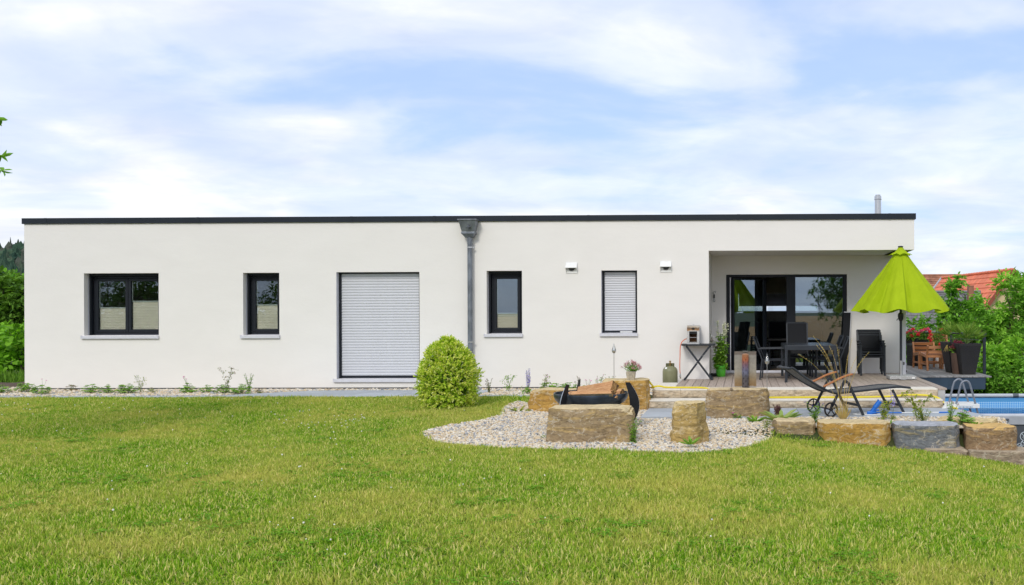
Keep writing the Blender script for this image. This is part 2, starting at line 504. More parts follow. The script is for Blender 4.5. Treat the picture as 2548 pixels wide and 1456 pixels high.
leafmat('leaf_far', [(0.031, 0.070, 0.048), (0.050, 0.102, 0.067), (0.078, 0.133, 0.078), (0.098, 0.108, 0.088)], 0.15, 0.8)
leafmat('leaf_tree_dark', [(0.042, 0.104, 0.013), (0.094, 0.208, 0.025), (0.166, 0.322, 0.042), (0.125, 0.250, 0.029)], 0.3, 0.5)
leafmat('grass', [(0.085, 0.215, 0.008), (0.160, 0.335, 0.014), (0.270, 0.470, 0.026), (0.400, 0.560, 0.048), (0.640, 0.620, 0.150), (0.850, 0.730, 0.340), (0.280, 0.460, 0.024), (0.120, 0.275, 0.010), (0.230, 0.420, 0.018)], 0.25, 0.6,
        patch=(0.6, (0.70, 0.60, 0.17), 0.40, 0.72))
leafmat('leaf_variegated_tip', [(0.594, 0.670, 0.065), (0.799, 0.799, 0.173), (0.850, 0.850, 0.389), (0.497, 0.605, 0.054)], 0.4, 0.4)
leafmat('clover', [(0.13, 0.32, 0.012), (0.19, 0.42, 0.02), (0.24, 0.46, 0.03)], 0.3, 0.6)


# ------------------------------------------------------------------ mesh building
class MB:
    def __init__(self):
        self.v, self.f = [], []

    def add(self, vs_, fs_):
        k = len(self.v)
        self.v += [tuple(p) for p in vs_]
        self.f += [tuple(i + k for i in q) for q in fs_]
        return self

    def box(self, x0, x1, y0, y1, z0, z1):
        return self.add([(x0, y0, z0), (x1, y0, z0), (x1, y1, z0), (x0, y1, z0), (x0, y0, z1), (x1, y0, z1), (x1, y1, z1), (x0, y1, z1)],
                        [(0, 3, 2, 1), (4, 5, 6, 7), (0, 1, 5, 4), (1, 2, 6, 5), (2, 3, 7, 6), (3, 0, 4, 7)])

    def hexa(self, p):
        return self.add(p, [(0, 3, 2, 1), (4, 5, 6, 7), (0, 1, 5, 4), (1, 2, 6, 5), (2, 3, 7, 6), (3, 0, 4, 7)])

    def bar(self, p, q, w, h, side=(0, 1, 0)):
        """rectangular bar from p to q; w along `side`, h across"""
        p, q, s = Vector(p), Vector(q), Vector(side)
        d = (q - p).normalized()
        s = (s - d * s.dot(d)).normalized()
        n = d.cross(s)
        s, n = s * w / 2, n * h / 2
        return self.hexa([p - s - n, p + s - n, q + s - n, q - s - n, p - s + n, p + s + n, q + s + n, q - s + n])

    def tube(self, pts, r, n=8, cap=True):
        pts = [Vector(p) for p in pts]
        rs = r if isinstance(r, (list, tuple)) else [r] * len(pts)
        k = len(self.v)
        prev = None
        for i, p in enumerate(pts):
            d = (pts[min(i + 1, len(pts) - 1)] - pts[max(i - 1, 0)]).normalized()
            if prev is None:
                a = Vector((0, 0, 1)) if abs(d.z) < 0.9 else Vector((1, 0, 0))
                s = d.cross(a).normalized()
            else:
                s = (prev - d * prev.dot(d)).normalized()
            prev = s
            w = d.cross(s)
            for j in range(n):
                a = 2 * math.pi * j / n
                self.v.append(tuple(p + (s * math.cos(a) + w * math.sin(a)) * rs[i]))
        for i in range(len(pts) - 1):
            for j in range(n):
                a, b_ = k + i * n + j, k + i * n + (j + 1) % n
                self.f.append((a, b_, b_ + n, a + n))
        if cap:
            self.f.append(tuple(k + j for j in range(n))[::-1])
            self.f.append(tuple(k + (len(pts) - 1) * n + j for j in range(n)))
        return self

    def lathe(self, prof, n=24, c=(0, 0, 0), sx=1.0, sy=1.0, cap=True):
        k = len(self.v)
        for r, z in prof:
            for j in range(n):
                a = 2 * math.pi * j / n
                self.v.append((c[0] + r * sx * math.cos(a), c[1] + r * sy * math.sin(a), c[2] + z))
        for i in range(len(prof) - 1):
            for j in range(n):
                a, b_ = k + i * n + j, k + i * n + (j + 1) % n
                self.f.append((a, b_, b_ + n, a + n))
        if prof[0] == prof[-1]:
            cap = False
        if cap and prof[0][0] > 1e-5:
            self.f.append(tuple(k + j for j in range(n))[::-1])
        if cap and prof[-1][0] > 1e-5:
            self.f.append(tuple(k + (len(prof) - 1) * n + j for j in range(n)))
        return self

    def prism(self, poly, vec):
        """poly: 3d points of one face, extruded along vec"""
        n = len(poly)
        k = len(self.v)
        vec = Vector(vec)
        self.v += [tuple(Vector(p)) for p in poly] + [tuple(Vector(p) + vec) for p in poly]
        self.f.append(tuple(k + i for i in range(n))[::-1])
        self.f.append(tuple(k + n + i for i in range(n)))
        for i in range(n):
            j = (i + 1) % n
            self.f.append((k + i, k + j, k + n + j, k + n + i))
        return self

    def mesh(self, name):
        me = bpy.data.meshes.new(name)
        me.from_pydata(self.v, [], self.f)
        me.validate()
        bm = bmesh.new()
        bm.from_mesh(me)
        bmesh.ops.recalc_face_normals(bm, faces=bm.faces)
        bm.to_mesh(me)
        bm.free()
        return me

    def build(self, name, mat, parent=None, smooth=False, bevel=0.0, loc=None):
        me = self.mesh(name)
        return link(name, me, mat, parent, smooth, bevel, loc)


def link(name, me, mat, parent=None, smooth=False, bevel=0.0, loc=None):
    me.materials.clear()
    me.materials.append(MATS[mat] if isinstance(mat, str) else mat)
    if smooth:
        me.polygons.foreach_set('use_smooth', [True] * len(me.polygons))
        try:
            me.set_sharp_from_angle(angle=R(40))
        except Exception:
            pass
    o = bpy.data.objects.new(name, me)
    COL.objects.link(o)
    if parent is not None:
        o.parent = parent
    if loc is not None:
        o.location = loc
    if bevel:
        bv = o.modifiers.new('bevel', 'BEVEL')
        bv.width = bevel
        bv.segments = 2
        bv.limit_method = 'ANGLE'
    return o


def tag(o, label, cat, group=None, kind=None):
    o['label'] = label
    if cat:
        o['category'] = cat
    if group:
        o['group'] = group
    if kind:
        o['kind'] = kind
    return o


def thing(name, label, cat, loc=(0, 0, 0), rotz=0.0, group=None):
    o = bpy.data.objects.new(name, None)
    o.empty_display_size = 0.1
    COL.objects.link(o)
    o.location = loc
    o.rotation_euler = (0, 0, rotz)
    return tag(o, label, cat, group)


def structure(o):
    o['kind'] = 'structure'
    return o


def copy_tree(o, parent=None):
    c = o.copy()
    COL.objects.link(c)
    c.parent = parent
    for ch in o.children:
        copy_tree(ch, c)
    return c


def np_mesh(name, verts, faces):
    """verts (n,3); faces (m,k) all of one size"""
    verts = np.asarray(verts, dtype=np.float32)
    faces = np.asarray(faces, dtype=np.int32)
    me = bpy.data.meshes.new(name)
    m_, k = faces.shape
    me.vertices.add(len(verts))
    me.vertices.foreach_set('co', verts.ravel())
    me.loops.add(m_ * k)
    me.loops.foreach_set('vertex_index', faces.ravel())
    me.polygons.add(m_)
    me.polygons.foreach_set('loop_start', np.arange(0, m_ * k, k, dtype=np.int32))
    me.update(calc_edges=True)
    return me


def unit(a):
    return a / np.maximum(1e-9, np.linalg.norm(a, axis=1, keepdims=True))


def leaves(pos, axis, nrm, length, width, fold=0.25, shape='ellipse', droop=0.0):
    """a leaf blade for every row: base at pos, growing along axis, upper side towards nrm. Returns verts, quads."""
    pos = np.asarray(pos, float)
    n = len(pos)
    ax = unit(np.asarray(axis, float))
    nr = np.asarray(nrm, float)
    nr = unit(nr - ax * np.sum(nr * ax, axis=1, keepdims=True) + 1e-6)
    sd_ = np.cross(ax, nr)
    length = np.broadcast_to(np.asarray(length, float), (n,))[:, None]
    width = np.broadcast_to(np.asarray(width, float), (n,))[:, None]
    if shape == 'diamond':
        prof = [(0, 0), (0.45, 0.5), (1, 0)]
        P = [pos, pos + ax * length * 0.45 + sd_ * width * 0.5 + nr * width * fold, pos + ax * length - nr * length * droop,
             pos + ax * length * 0.45 - sd_ * width * 0.5 + nr * width * fold]
        V = np.stack(P, 1).reshape(-1, 3)
        F = np.arange(n)[:, None] * 4 + np.array([[0, 1, 2, 3]])
        return V, F
    if shape == 'ellipse':
        a, b_, wa, wb = 0.28, 0.68, 0.46, 0.42
    elif shape == 'round':
        a, b_, wa, wb = 0.10, 0.75, 0.48, 0.42
    else:                       # strap
        a, b_, wa, wb = 0.30, 0.75, 0.5, 0.36
    up = nr * width * fold
    dr = nr * length * droop
    P = [pos,
         pos + ax * length * a + sd_ * width * wa + up - dr * a * a,
         pos + ax * length * b_ + sd_ * width * wb + up - dr * b_ * b_,
         pos + ax * length - dr,
         pos + ax * length * b_ - sd_ * width * wb + up - dr * b_ * b_,
         pos + ax * length * a - sd_ * width * wa + up - dr * a * a]
    V = np.stack(P, 1).reshape(-1, 3)
    k = np.arange(n)[:, None] * 6
    F = np.concatenate([k + np.array([[0, 1, 2, 3]]), k + np.array([[0, 3, 4, 5]])], 0)
    return V, F


def joinVF(parts):
    V, F, k = [], [], 0
    for v, f in parts:
        V.append(v)
        F.append(f + k)
        k += len(v)
    return np.concatenate(V), np.concatenate(F)


def rand_dirs(rng, n, up=0.0):
    d = rng.normal(size=(n, 3))
    d[:, 2] += up
    return unit(d)


def fbm(p, octaves=4):
    return mnoise.fractal(Vector(p), 0.8, 2.0, octaves)


# ================================================================== GROUND
def axis_steps(lo, hi, fine_lo, fine_hi, fine, grow=1.35):
    xs = list(np.arange(fine_lo, fine_hi + 1e-6, fine))
    s = fine
    while xs[-1] < hi:
        s *= grow
        xs.append(min(hi, xs[-1] + s))
    s = fine
    while xs[0] > lo:
        s *= grow
        xs.insert(0, max(lo, xs[0] - s))
    return xs


gx, gy = axis_steps(-2500, 2500, -19, 12, 0.4), axis_steps(-2500, 2500, -17, 8, 0.35)


def terrain2(x, y):
    z = terrain(x, y)
    if -1.68 < x < 3.2 and -5.4 < y < -1.8:
        z = min(z, -0.22)
    # cut down under the house, deck and raised bed
    if -15.1 < x < 3.5 and 0.35 < y < 10:
        z -= 0.25
    return z


old_terrain = terrain


def terrain(x, y):
    z = old_terrain(x, y)
    k = ss(-5.0, -2.6, x) * ss(1.8, 3.2, -y) * (1 - ss(0.2, 1.5, x) * ss(5.4, 5.8, -y))
    base = -0.195 - fdrop(x) * (1 - ss(-5.75, -5.45, y)) - 1.10 * ss(3.2, 4.2, x) * ss(-5.75, -5.45, y)
    return z * (1 - k) + base * k


verts = [(x, y, terrain2(x, y) if abs(x) < 60 and abs(y) < 60 else terrain(x, y)) for y in gy for x in gx]
nx_ = len(gx)
faces = [(j * nx_ + i, j * nx_ + i + 1, (j + 1) * nx_ + i + 1, (j + 1) * nx_ + i) for j in range(len(gy) - 1) for i in range(nx_ - 1)]
me = bpy.data.meshes.new('ground')
me.from_pydata(verts, [], faces)
m, t, b = new_mat('ground_soil')
g = t.nodes.new('ShaderNodeNewGeometry')
f = noise_node(t, g.outputs['Position'], 0.6, 6, 0.6)
f2 = noise_node(t, g.outputs['Position'], 40, 4, 0.6)
c = mixc(t, 0.5, ramp(t, f, [(0.35, (0.035, 0.065, 0.010)), (0.7, (0.08, 0.085, 0.022))]), ramp(t, f2, [(0.3, (0.4, 0.4, 0.4)), (0.7, (1.4, 1.4, 1.4))]), 'MULTIPLY')
L(t, c, b.inputs['Base Color'])
b.inputs['Roughness'].default_value = 0.95
bump(t, b, f2, 0.6, 0.03)
MATS['ground_soil'] = m
ground = structure(link('ground', me, 'ground_soil', smooth=True))


def poly_sheet(name, pts, mat, z=None, parent=None, lift=0.0, cell=0.15):
    """flat polygon, or one that follows the terrain (z None)"""
    bm = bmesh.new()
    vs_ = [bm.verts.new((p[0], p[1], 0 if z is None else z)) for p in pts]
    bm.faces.new(vs_)
    if z is None:
        xs = [p[0] for p in pts]
        ys = [p[1] for p in pts]
        for x in np.arange(min(xs) + cell, max(xs), cell * 2):
            bmesh.ops.bisect_plane(bm, geom=bm.verts[:] + bm.edges[:] + bm.faces[:], plane_co=(x, 0, 0), plane_no=(1, 0, 0))
        for y in np.arange(min(ys) + cell, max(ys), cell * 2):
            bmesh.ops.bisect_plane(bm, geom=bm.verts[:] + bm.edges[:] + bm.faces[:], plane_co=(0, y, 0), plane_no=(0, 1, 0))
        for v in bm.verts:
            v.co.z = max(terrain(v.co.x, v.co.y), terrain2(v.co.x, v.co.y)) + lift
    bmesh.ops.recalc_face_normals(bm, faces=bm.faces)
    if sum(f.normal.z for f in bm.faces) < 0:
        bmesh.ops.reverse_faces(bm, faces=bm.faces)
    me = bpy.data.meshes.new(name)
    bm.to_mesh(me)
    bm.free()
    return link(name, me, mat, parent)


def inside(poly, x, y):
    r = False
    j = len(poly) - 1
    for i in range(len(poly)):
        xi, yi = poly[i][0], poly[i][1]
        xj, yj = poly[j][0], poly[j][1]
        if (yi > y) != (yj > y) and x < (xj - xi) * (y - yi) / (yj - yi) + xi:
            r = not r
        j = i
    return r


# gravel under-layer: the fine grit between the pebbles
m, t, b = new_mat('grit')
g = t.nodes.new('ShaderNodeNewGeometry')
vor = t.nodes.new('ShaderNodeTexVoronoi')
vor.inputs['Scale'].default_value = 45
L(t, g.outputs['Position'], vor.inputs['Vector'])
c = ramp(t, math_node(t, 'FRACT', math_node(t, 'MULTIPLY', vor.outputs['Color'], 1.0)), [(0, (0.40, 0.36, 0.30)), (0.5, (0.54, 0.47, 0.36)), (1, (0.32, 0.32, 0.32))])
L(t, c, b.inputs['Base Color'])
b.inputs['Roughness'].default_value = 0.9
bump(t, b, vor.outputs['Distance'], 0.8, 0.02)
MATS['grit'] = m

m, t, b = new_mat('pebble')
oi = t.nodes.new('ShaderNodeObjectInfo')
c = ramp(t, oi.outputs['Random'], [(0.0, (0.72, 0.61, 0.44)), (0.18, (0.74, 0.67, 0.55)), (0.38, (0.66, 0.52, 0.33)), (0.54, (0.40, 0.41, 0.43)), (0.66, (0.78, 0.72, 0.62)),
                                   (0.82, (0.60, 0.46, 0.30)), (0.93, (0.26, 0.27, 0.29)), (1.0, (0.60, 0.30, 0.15))], 'CONSTANT')
c = mixc(t, 0.4, c, ramp(t, noise_node(t, objco(t), 3, 4, 0.6), [(0.3, (0.65, 0.65, 0.65)), (0.7, (1.2, 1.2, 1.2))]), 'MULTIPLY')
L(t, c, b.inputs['Base Color'])
b.inputs['Roughness'].default_value = 0.75
MATS['pebble'] = m

src_cols = {}


def source_collection(name, objs):
    c = bpy.data.collections.new(name)
    for o in objs:
        COL.objects.unlink(o)
        c.objects.link(o)
    return c


def scatter(name, pts, rots, scls, coll, mat, seed=0):
    me = bpy.data.meshes.new(name)
    pts = np.asarray(pts, np.float32)
    me.vertices.add(len(pts))
    me.vertices.foreach_set('co', pts.ravel())
    a = me.attributes.new('rot', 'FLOAT_VECTOR', 'POINT')
    a.data.foreach_set('vector', np.asarray(rots, np.float32).ravel())
    a = me.attributes.new('scl', 'FLOAT_VECTOR', 'POINT')
    a.data.foreach_set('vector', np.asarray(scls, np.float32).ravel())
    o = bpy.data.objects.new(name, me)
    COL.objects.link(o)
    o['kind'] = 'stuff'
    ng = bpy.data.node_groups.new('scatter_' + name, 'GeometryNodeTree')
    ng.interface.new_socket('Geometry', in_out='INPUT', socket_type='NodeSocketGeometry')
    ng.interface.new_socket('Geometry', in_out='OUTPUT', socket_type='NodeSocketGeometry')
    gi, go = ng.nodes.new('NodeGroupInput'), ng.nodes.new('NodeGroupOutput')
    ci = ng.nodes.new('GeometryNodeCollectionInfo')
    ci.inputs['Collection'].default_value = coll
    ci.inputs['Separate Children'].default_value = True
    ci.inputs['Reset Children'].default_value = True
    ip = ng.nodes.new('GeometryNodeInstanceOnPoints')
    ip.inputs['Pick Instance'].default_value = True
    rv = ng.nodes.new('FunctionNodeRandomValue')
    rv.data_type = 'INT'
    rv.inputs['Min'].default_value = 0
    rv.inputs['Max'].default_value = len(coll.objects) - 1
    rv.inputs['Seed'].default_value = seed
    ar = ng.nodes.new('GeometryNodeInputNamedAttribute')
    ar.data_type = 'FLOAT_VECTOR'
    ar.inputs['Name'].default_value = 'rot'
    asx = ng.nodes.new('GeometryNodeInputNamedAttribute')
    asx.data_type = 'FLOAT_VECTOR'
    asx.inputs['Name'].default_value = 'scl'
    k = ng.links.new
    k(gi.outputs[0], ip.inputs['Points'])
    k(ci.outputs[0], ip.inputs['Instance'])
    k([s for s in rv.outputs if s.enabled and s.type == 'INT'][0], ip.inputs['Instance Index'])
    k(ar.outputs['Attribute'], ip.inputs['Rotation'])
    k(asx.outputs['Attribute'], ip.inputs['Scale'])
    k(ip.outputs[0], go.inputs[0])
    md = o.modifiers.new('scatter', 'NODES')
    md.node_group = ng
    me.materials.append(MATS[mat])
    return o


def pebble_sources():
    objs = []
    for k in range(7):
        bm = bmesh.new()
        bmesh.ops.create_icosphere(bm, subdivisions=2, radius=1.0)
        rr = random.Random(k)
        off = Vector((rr.uniform(0, 50), rr.uniform(0, 50), 0))
        for v in bm.verts:
            d = v.co.normalized()
            v.co = d * (0.80 + 0.55 * mnoise.noise(d * 1.4 + off))
            v.co.z *= 0.62
            v.co.y *= rr.uniform(0.65, 1.0)
        me = bpy.data.meshes.new('pebble')
        bm.to_mesh(me)
        bm.free()
        objs.append(link('pebble', me, 'pebble', smooth=True))
    return source_collection('pebble_sources', objs)


PEB = pebble_sources()


def gravel_fill(name, label, poly, dens, rng, zf, smin=0.010, smax=0.025, avoid=None):
    xs = [p[0] for p in poly]
    ys = [p[1] for p in poly]
    n = int(dens * (max(xs) - min(xs)) * (max(ys) - min(ys)))
    P = np.stack([rng.uniform(min(xs), max(xs), n), rng.uniform(min(ys), max(ys), n)], 1)
    keep = [p for p in P if inside(poly, p[0], p[1]) and not (avoid and avoid(p[0], p[1]))]
    s = np.array([smin + (smax - smin) * rng.random() ** 1.7 for _ in keep])
    big = rng.random(len(keep)) < 0.03
    s[big] *= 1.6
    pts = np.array([(p[0], p[1], zf(p[0], p[1]) + 0.30 * s[i] + rng.uniform(0, 0.004)) for i, p in enumerate(keep)])
    rots = np.stack([rng.normal(0, 0.35, len(keep)), rng.normal(0, 0.35, len(keep)), rng.uniform(0, 6.28, len(keep))], 1)
    scl = np.stack([s * rng.uniform(0.9, 1.5, len(keep)), s * rng.uniform(0.8, 1.2, len(keep)), s], 1)
    o = scatter(name, pts, rots, scl, PEB, 'pebble', 3)
    o['label'] = label
    return o


rng = np.random.default_rng(7)

# gravel round the fire bowl, outline surveyed at the lawn's edge
outline = [(1050, 1077), (1060, 1092), (1085, 1103), (1140, 1110), (1210, 1116), (1300, 1119), (1400, 1121), (1500, 1124), (1600, 1128), (1700, 1130), (1780, 1127),
           (1840, 1118), (1885, 1108), (1915, 1095), (1925, 1070)]
PATCH = [(p.x, p.y) for p in (ter(*q) for q in outline)]
PATCH += [(0.9, -5.2), (0.9, -4.1), (-0.4, -4.25), (-1.66, -4.25), (-1.66, -3.0), (-1.8, -1.9), (-2.9, -1.9), (-3.9, -2.6)]
PATCH += [(p.x, p.y) for p in (ter(*q) for q in [(1288, 1000), (1262, 1010), (1248, 1022), (1246, 1036), (1212, 1043), (1190, 1050), (1150, 1056), (1100, 1064)])]
gs = poly_sheet('gravel_bed', PATCH, 'grit', None, None, 0.006, 0.1)
structure(gs)
gravel_fill('gravel', 'pale mixed gravel spread round the fire bowl and boulders', PATCH, 1900, rng, lambda x, y: max(terrain(x, y), terrain2(x, y)) + 0.012)

# strip of gravel along the foot of the house wall, and its stone edging
ZB = -0.045
STRIP = [(-21, -1.45), (-21, 0.6), (-15.25, 0.6), (-15.25, -0.02), (-1.35, -0.02), (-1.35, -1.45)]
structure(poly_sheet('gravel_strip', STRIP, 'grit', ZB + 0.002))
PAD = [(-10.5, -1.45), (-9.75, -0.9), (-9.2, -0.42), (-8.3, -0.27), (-5.2, -0.27), (-5.2, -1.45)]
gravel_fill('wall_gravel', 'narrow band of mixed gravel along the house wall', STRIP, 1500, rng, lambda x, y: ZB + 0.003, 0.011, 0.030,
            avoid=lambda x, y: inside(PAD, x, y) or x < -20)

path = bpy.data.objects.new('path', None)
COL.objects.link(path)
structure(path)
x = -20.4
while x < -2.75:
    w = min(1.0, -2.75 - x)
    MB().box(x + 0.003, x + w - 0.003, -1.72, -1.452, -0.09, -0.032).build('slab', 'slab', path, bevel=0.004)
    x += 1.0
# paved pad before the shuttered door, cut from slabs
for i in range(6):
    for j in range(2):
        x0, y0 = -10.4 + i * 0.9, -1.448 + j * 0.6
        cell = [(x0 + .003, y0 + .003), (x0 + .897, y0 + .003), (x0 + .897, min(y0 + .597, -0.27)), (x0 + .003, min(y0 + .597, -0.27))]
        cl_ = [p for p in cell]
        # trim the slabs at the slanting edge of the pad
        def clip(poly, a, b_):
            out = []
            for k in range(len(poly)):
                p, q = poly[k], poly[(k + 1) % len(poly)]
                sp_ = (b_[0] - a[0]) * (p[1] - a[1]) - (b_[1] - a[1]) * (p[0] - a[0])
                sq_ = (b_[0] - a[0]) * (q[1] - a[1]) - (b_[1] - a[1]) * (q[0] - a[0])
                if sp_ <= 0:
                    out.append(p)
                if (sp_ < 0) != (sq_ < 0) and sp_ != sq_:
                    tt = sp_ / (sp_ - sq_)
                    out.append((p[0] + (q[0] - p[0]) * tt, p[1] + (q[1] - p[1]) * tt))
            return out
        for a, b_ in (((-10.5, -1.45), (-9.75, -0.9)), ((-9.75, -0.9), (-9.2, -0.42)), ((-9.2, -0.42), (-8.3, -0.27))):
            cl_ = clip(cl_, a, b_) if cl_ else cl_
        if len(cl_) >= 3:
            MB().prism([(p[0], p[1], -0.09) for p in cl_], (0, 0, 0.056)).build('slab', 'slab', path, bevel=0.003)

# ================================================================== HOUSE
H = 0.0
pTL, pTR = at(60, 543, 0), at(2275, 531, 0)
XL, XE = pTL.x, pTR.x
ZTOP = (pTL.z + pTR.z) / 2
ZCOP = ZTOP - 0.125
REC = 1.75                                   # depth of the recessed terrace wall
XR0 = at(1764, 800, 0).x
ZSOF = at(1780, 624, 0).z
DECK = 0.16


def rect(u0, u1, v0, v1, y=0.0):
    um, vm = (u0 + u1) / 2, (v0 + v1) / 2
    return (at(u0, vm, y).x, at(u1, vm, y).x, at(um, v1, y).z, at(um, v0, y).z)


OP = {'w1': rect(209, 395, 680, 835), 'w2': rect(605, 695, 679, 834), 'door': rect(837, 1044, 677, 943),
      'w4': rect(1211, 1299, 674, 831), 'w5': rect(1496, 1585.5, 673, 830)}
DOOR = rect(1807, 2108, 683, 925, REC)
DOOR = (DOOR[0], DOOR[1], DECK + 0.01, DOOR[3])


def wall_holes(x0, x1, z0, z1, holes, y0, y1):
    mb = MB()
    xs = sorted({x0, x1} | {h[0] for h in holes} | {h[1] for h in holes})
    zs = sorted({z0, z1} | {h[2] for h in holes} | {h[3] for h in holes})
    solid = {}
    for i in range(len(xs) - 1):
        for j in range(len(zs) - 1):
            cx, cz = (xs[i] + xs[i + 1]) / 2, (zs[j] + zs[j + 1]) / 2
            solid[i, j] = not any(h[0] < cx < h[1] and h[2] < cz < h[3] for h in holes)
    for (i, j), s in solid.items():
        if not s:
            continue
        a, b_, c_, d_ = xs[i], xs[i + 1], zs[j], zs[j + 1]
        mb.add([(a, y0, c_), (b_, y0, c_), (b_, y0, d_), (a, y0, d_)], [(0, 1, 2, 3)])
        mb.add([(a, y1, c_), (b_, y1, c_), (b_, y1, d_), (a, y1, d_)], [(3, 2, 1, 0)])
        if not solid.get((i - 1, j)):
            mb.add([(a, y0, c_), (a, y1, c_), (a, y1, d_), (a, y0, d_)], [(3, 2, 1, 0)])
        if not solid.get((i + 1, j)):
            mb.add([(b_, y0, c_), (b_, y1, c_), (b_, y1, d_), (b_, y0, d_)], [(0, 1, 2, 3)])
        if not solid.get((i, j - 1)):
            mb.add([(a, y0, c_), (b_, y0, c_), (b_, y1, c_), (a, y1, c_)], [(3, 2, 1, 0)])
        if not solid.get((i, j + 1)):
            mb.add([(a, y0, d_), (b_, y0, d_), (b_, y1, d_), (a, y1, d_)], [(0, 1, 2, 3)])
    me = bpy.data.meshes.new('wall')
    me.from_pydata(mb.v, [], mb.f)
    bm = bmesh.new()
    bm.from_mesh(me)
    bmesh.ops.remove_doubles(bm, verts=bm.verts, dist=1e-4)
    bmesh.ops.recalc_face_normals(bm, faces=bm.faces)
    bm.to_mesh(me)
    bm.free()
    return me


house = thing('house', 'long low off-white flat-roofed bungalow with dark roof edge and recessed terrace', 'house', (0, 0, 0))
YB = 10.0
link('front_wall', wall_holes(XL, XR0, 0.0, ZTOP - 0.03, list(OP.values()), 0.0, 0.4), 'plaster', house)
# beam over the terrace
link('terrace_beam', MB().box(XR0 + 0.0, XE, 0.0, 0.35, ZSOF, ZTOP - 0.03).mesh('beam'), 'plaster', house)
MB().box(XR0 + 0.0, XE - 0.001, 0.351, REC + 0.2, ZSOF, ZSOF + 0.2).build('terrace_ceiling', 'plaster', house)
link('terrace_wall', wall_holes(XR0, XE - 0.002, 0.02, ZSOF - 0.002, [DOOR], REC, REC + 0.38), 'plaster', house)
MB().box(XR0 - 0.35, XR0 - 0.001, 0.401, YB - 0.4, 0.0, ZTOP - 0.2).build('dividing_wall', 'plaster', house)
MB().box(XL, XL + 0.4, 0.401, YB, 0.0, ZTOP - 0.03).build('side_wall', 'plaster', house)
MB().box(XE - 0.38, XE - 0.003, REC + 0.381, YB, 0.0, ZSOF - 0.002).build('side_wall', 'plaster', house)
MB().box(XE - 0.38, XE, 0.352, YB, ZSOF + 0.0, ZTOP - 0.03).build('parapet', 'plaster', house)
# rear wall with the high window band of the living room
BW = rect(1837, 2036, 731, 774, YB - 0.4)
link('rear_wall', wall_holes(XL + 0.401, XE - 0.381, 0.0, ZTOP - 0.03, [BW], YB - 0.4, YB), 'plaster', house)
MB().box(XL + 0.402, XE - 0.382, 0.402, YB - 0.402, ZTOP - 0.42, ZTOP - 0.22).build('roof', 'roof_gravel', house)
MB().box(XL + 0.402, XR0 - 0.352, 0.402, YB - 0.402, 0.0, 0.12).build('floor', 'room_floor', house)
MB().box(XR0 + 0.001, XE - 0.384, REC + 0.384, YB - 0.403, 0.0, DECK).build('floor', 'room_floor', house)
MB().box(XR0 + 0.001, XE - 0.384, REC + 0.384, YB - 0.403, ZSOF + 0.02, ZSOF + 0.1).build('ceiling', 'room_wall', house)
# rooms behind the small windows end at an inner wall
MB().box(XL + 0.41, XR0 - 0.36, 4.2, 4.3, 0.121, ZTOP - 0.43).build('inner_wall', 'room_wall', house)
MB().box(XL + 0.012, XR0 - 0.0, 0.012, 0.3, -0.12, -0.002).build('plinth', 'plinth', house)
MB().box(XL + 0.012, XL + 0.3, 0.301, YB, -0.12, -0.002).build('plinth', 'plinth', house)
MB().box(XR0 + 0.002, XE - 0.01, REC + 0.012, REC + 0.3, -0.2, 0.018).build('plinth', 'plinth', house)

# roof edge: folded metal panels with lapped joints
seams = [57, 118, 497, 878, 1084, 1467, 1840, 2216, 2277.5]
sx_ = [at(u, 550 - (u - 60) * 0.0054, 0).x for u in seams]
for i in range(len(sx_) - 1):
    a, b_ = sx_[i], sx_[i + 1]
    MB().prism([(a + .002, -0.030, ZCOP), (a + .002, -0.030, ZTOP - .004), (a + .002, 0.42, ZTOP - 0.025), (a + .002, 0.42, ZTOP - 0.045), (a + .002, -0.022, ZTOP - 0.014), (a + .002, -0.022, ZCOP)],
               (b_ - a - .004, 0, 0)).build('coping_panel', 'coping', house)
    if 0 < i:
        MB().box(a - .05, a + .008, -0.034, -0.0302, ZCOP - 0.002, ZTOP - 0.002).build('coping_joint', 'coping', house)
for xa, xb in ((XL - 0.03, XL - 0.022), (XE + 0.022, XE + 0.03)):
    MB().box(xa, xb, -0.031, YB + 0.03, ZCOP, ZTOP - 0.003).build('coping_panel', 'coping', house)
MB().box(XL - 0.021, XL + 0.42, 0.425, YB + 0.02, ZTOP - 0.028, ZTOP - 0.006).build('coping_panel', 'coping', house)
MB().box(XE - 0.42, XE + 0.021, 0.425, YB + 0.02, ZTOP - 0.028, ZTOP - 0.006).build('coping_panel', 'coping', house)


def sill(parent, u0, u1, vt, vb):
    x0, x1 = at(u0, vt, 0).x, at(u1, vt, 0).x
    zt, zb = at((u0 + u1) / 2, vt, -0.04).z, at((u0 + u1) / 2, vb, -0.04).z
    mb = MB()
    mb.prism([(x0 + .012, -0.045, zb), (x0 + .012, -0.045, zt - 0.006), (x0 + .012, 0.235, zt + 0.016), (x0 + .012, 0.235, zt + 0.012), (x0 + .012, -0.038, zt - 0.010), (x0 + .012, -0.038, zb)],
             (x1 - x0 - .024, 0, 0))
    o = mb.build('sill', 'alu', parent)
    for xa in (x0, x1 - 0.012):
        MB().box(xa, xa + 0.012, -0.048, 0.05, zb - 0.003, zt + 0.006).build('sill_end', 'alu', parent)
    return o


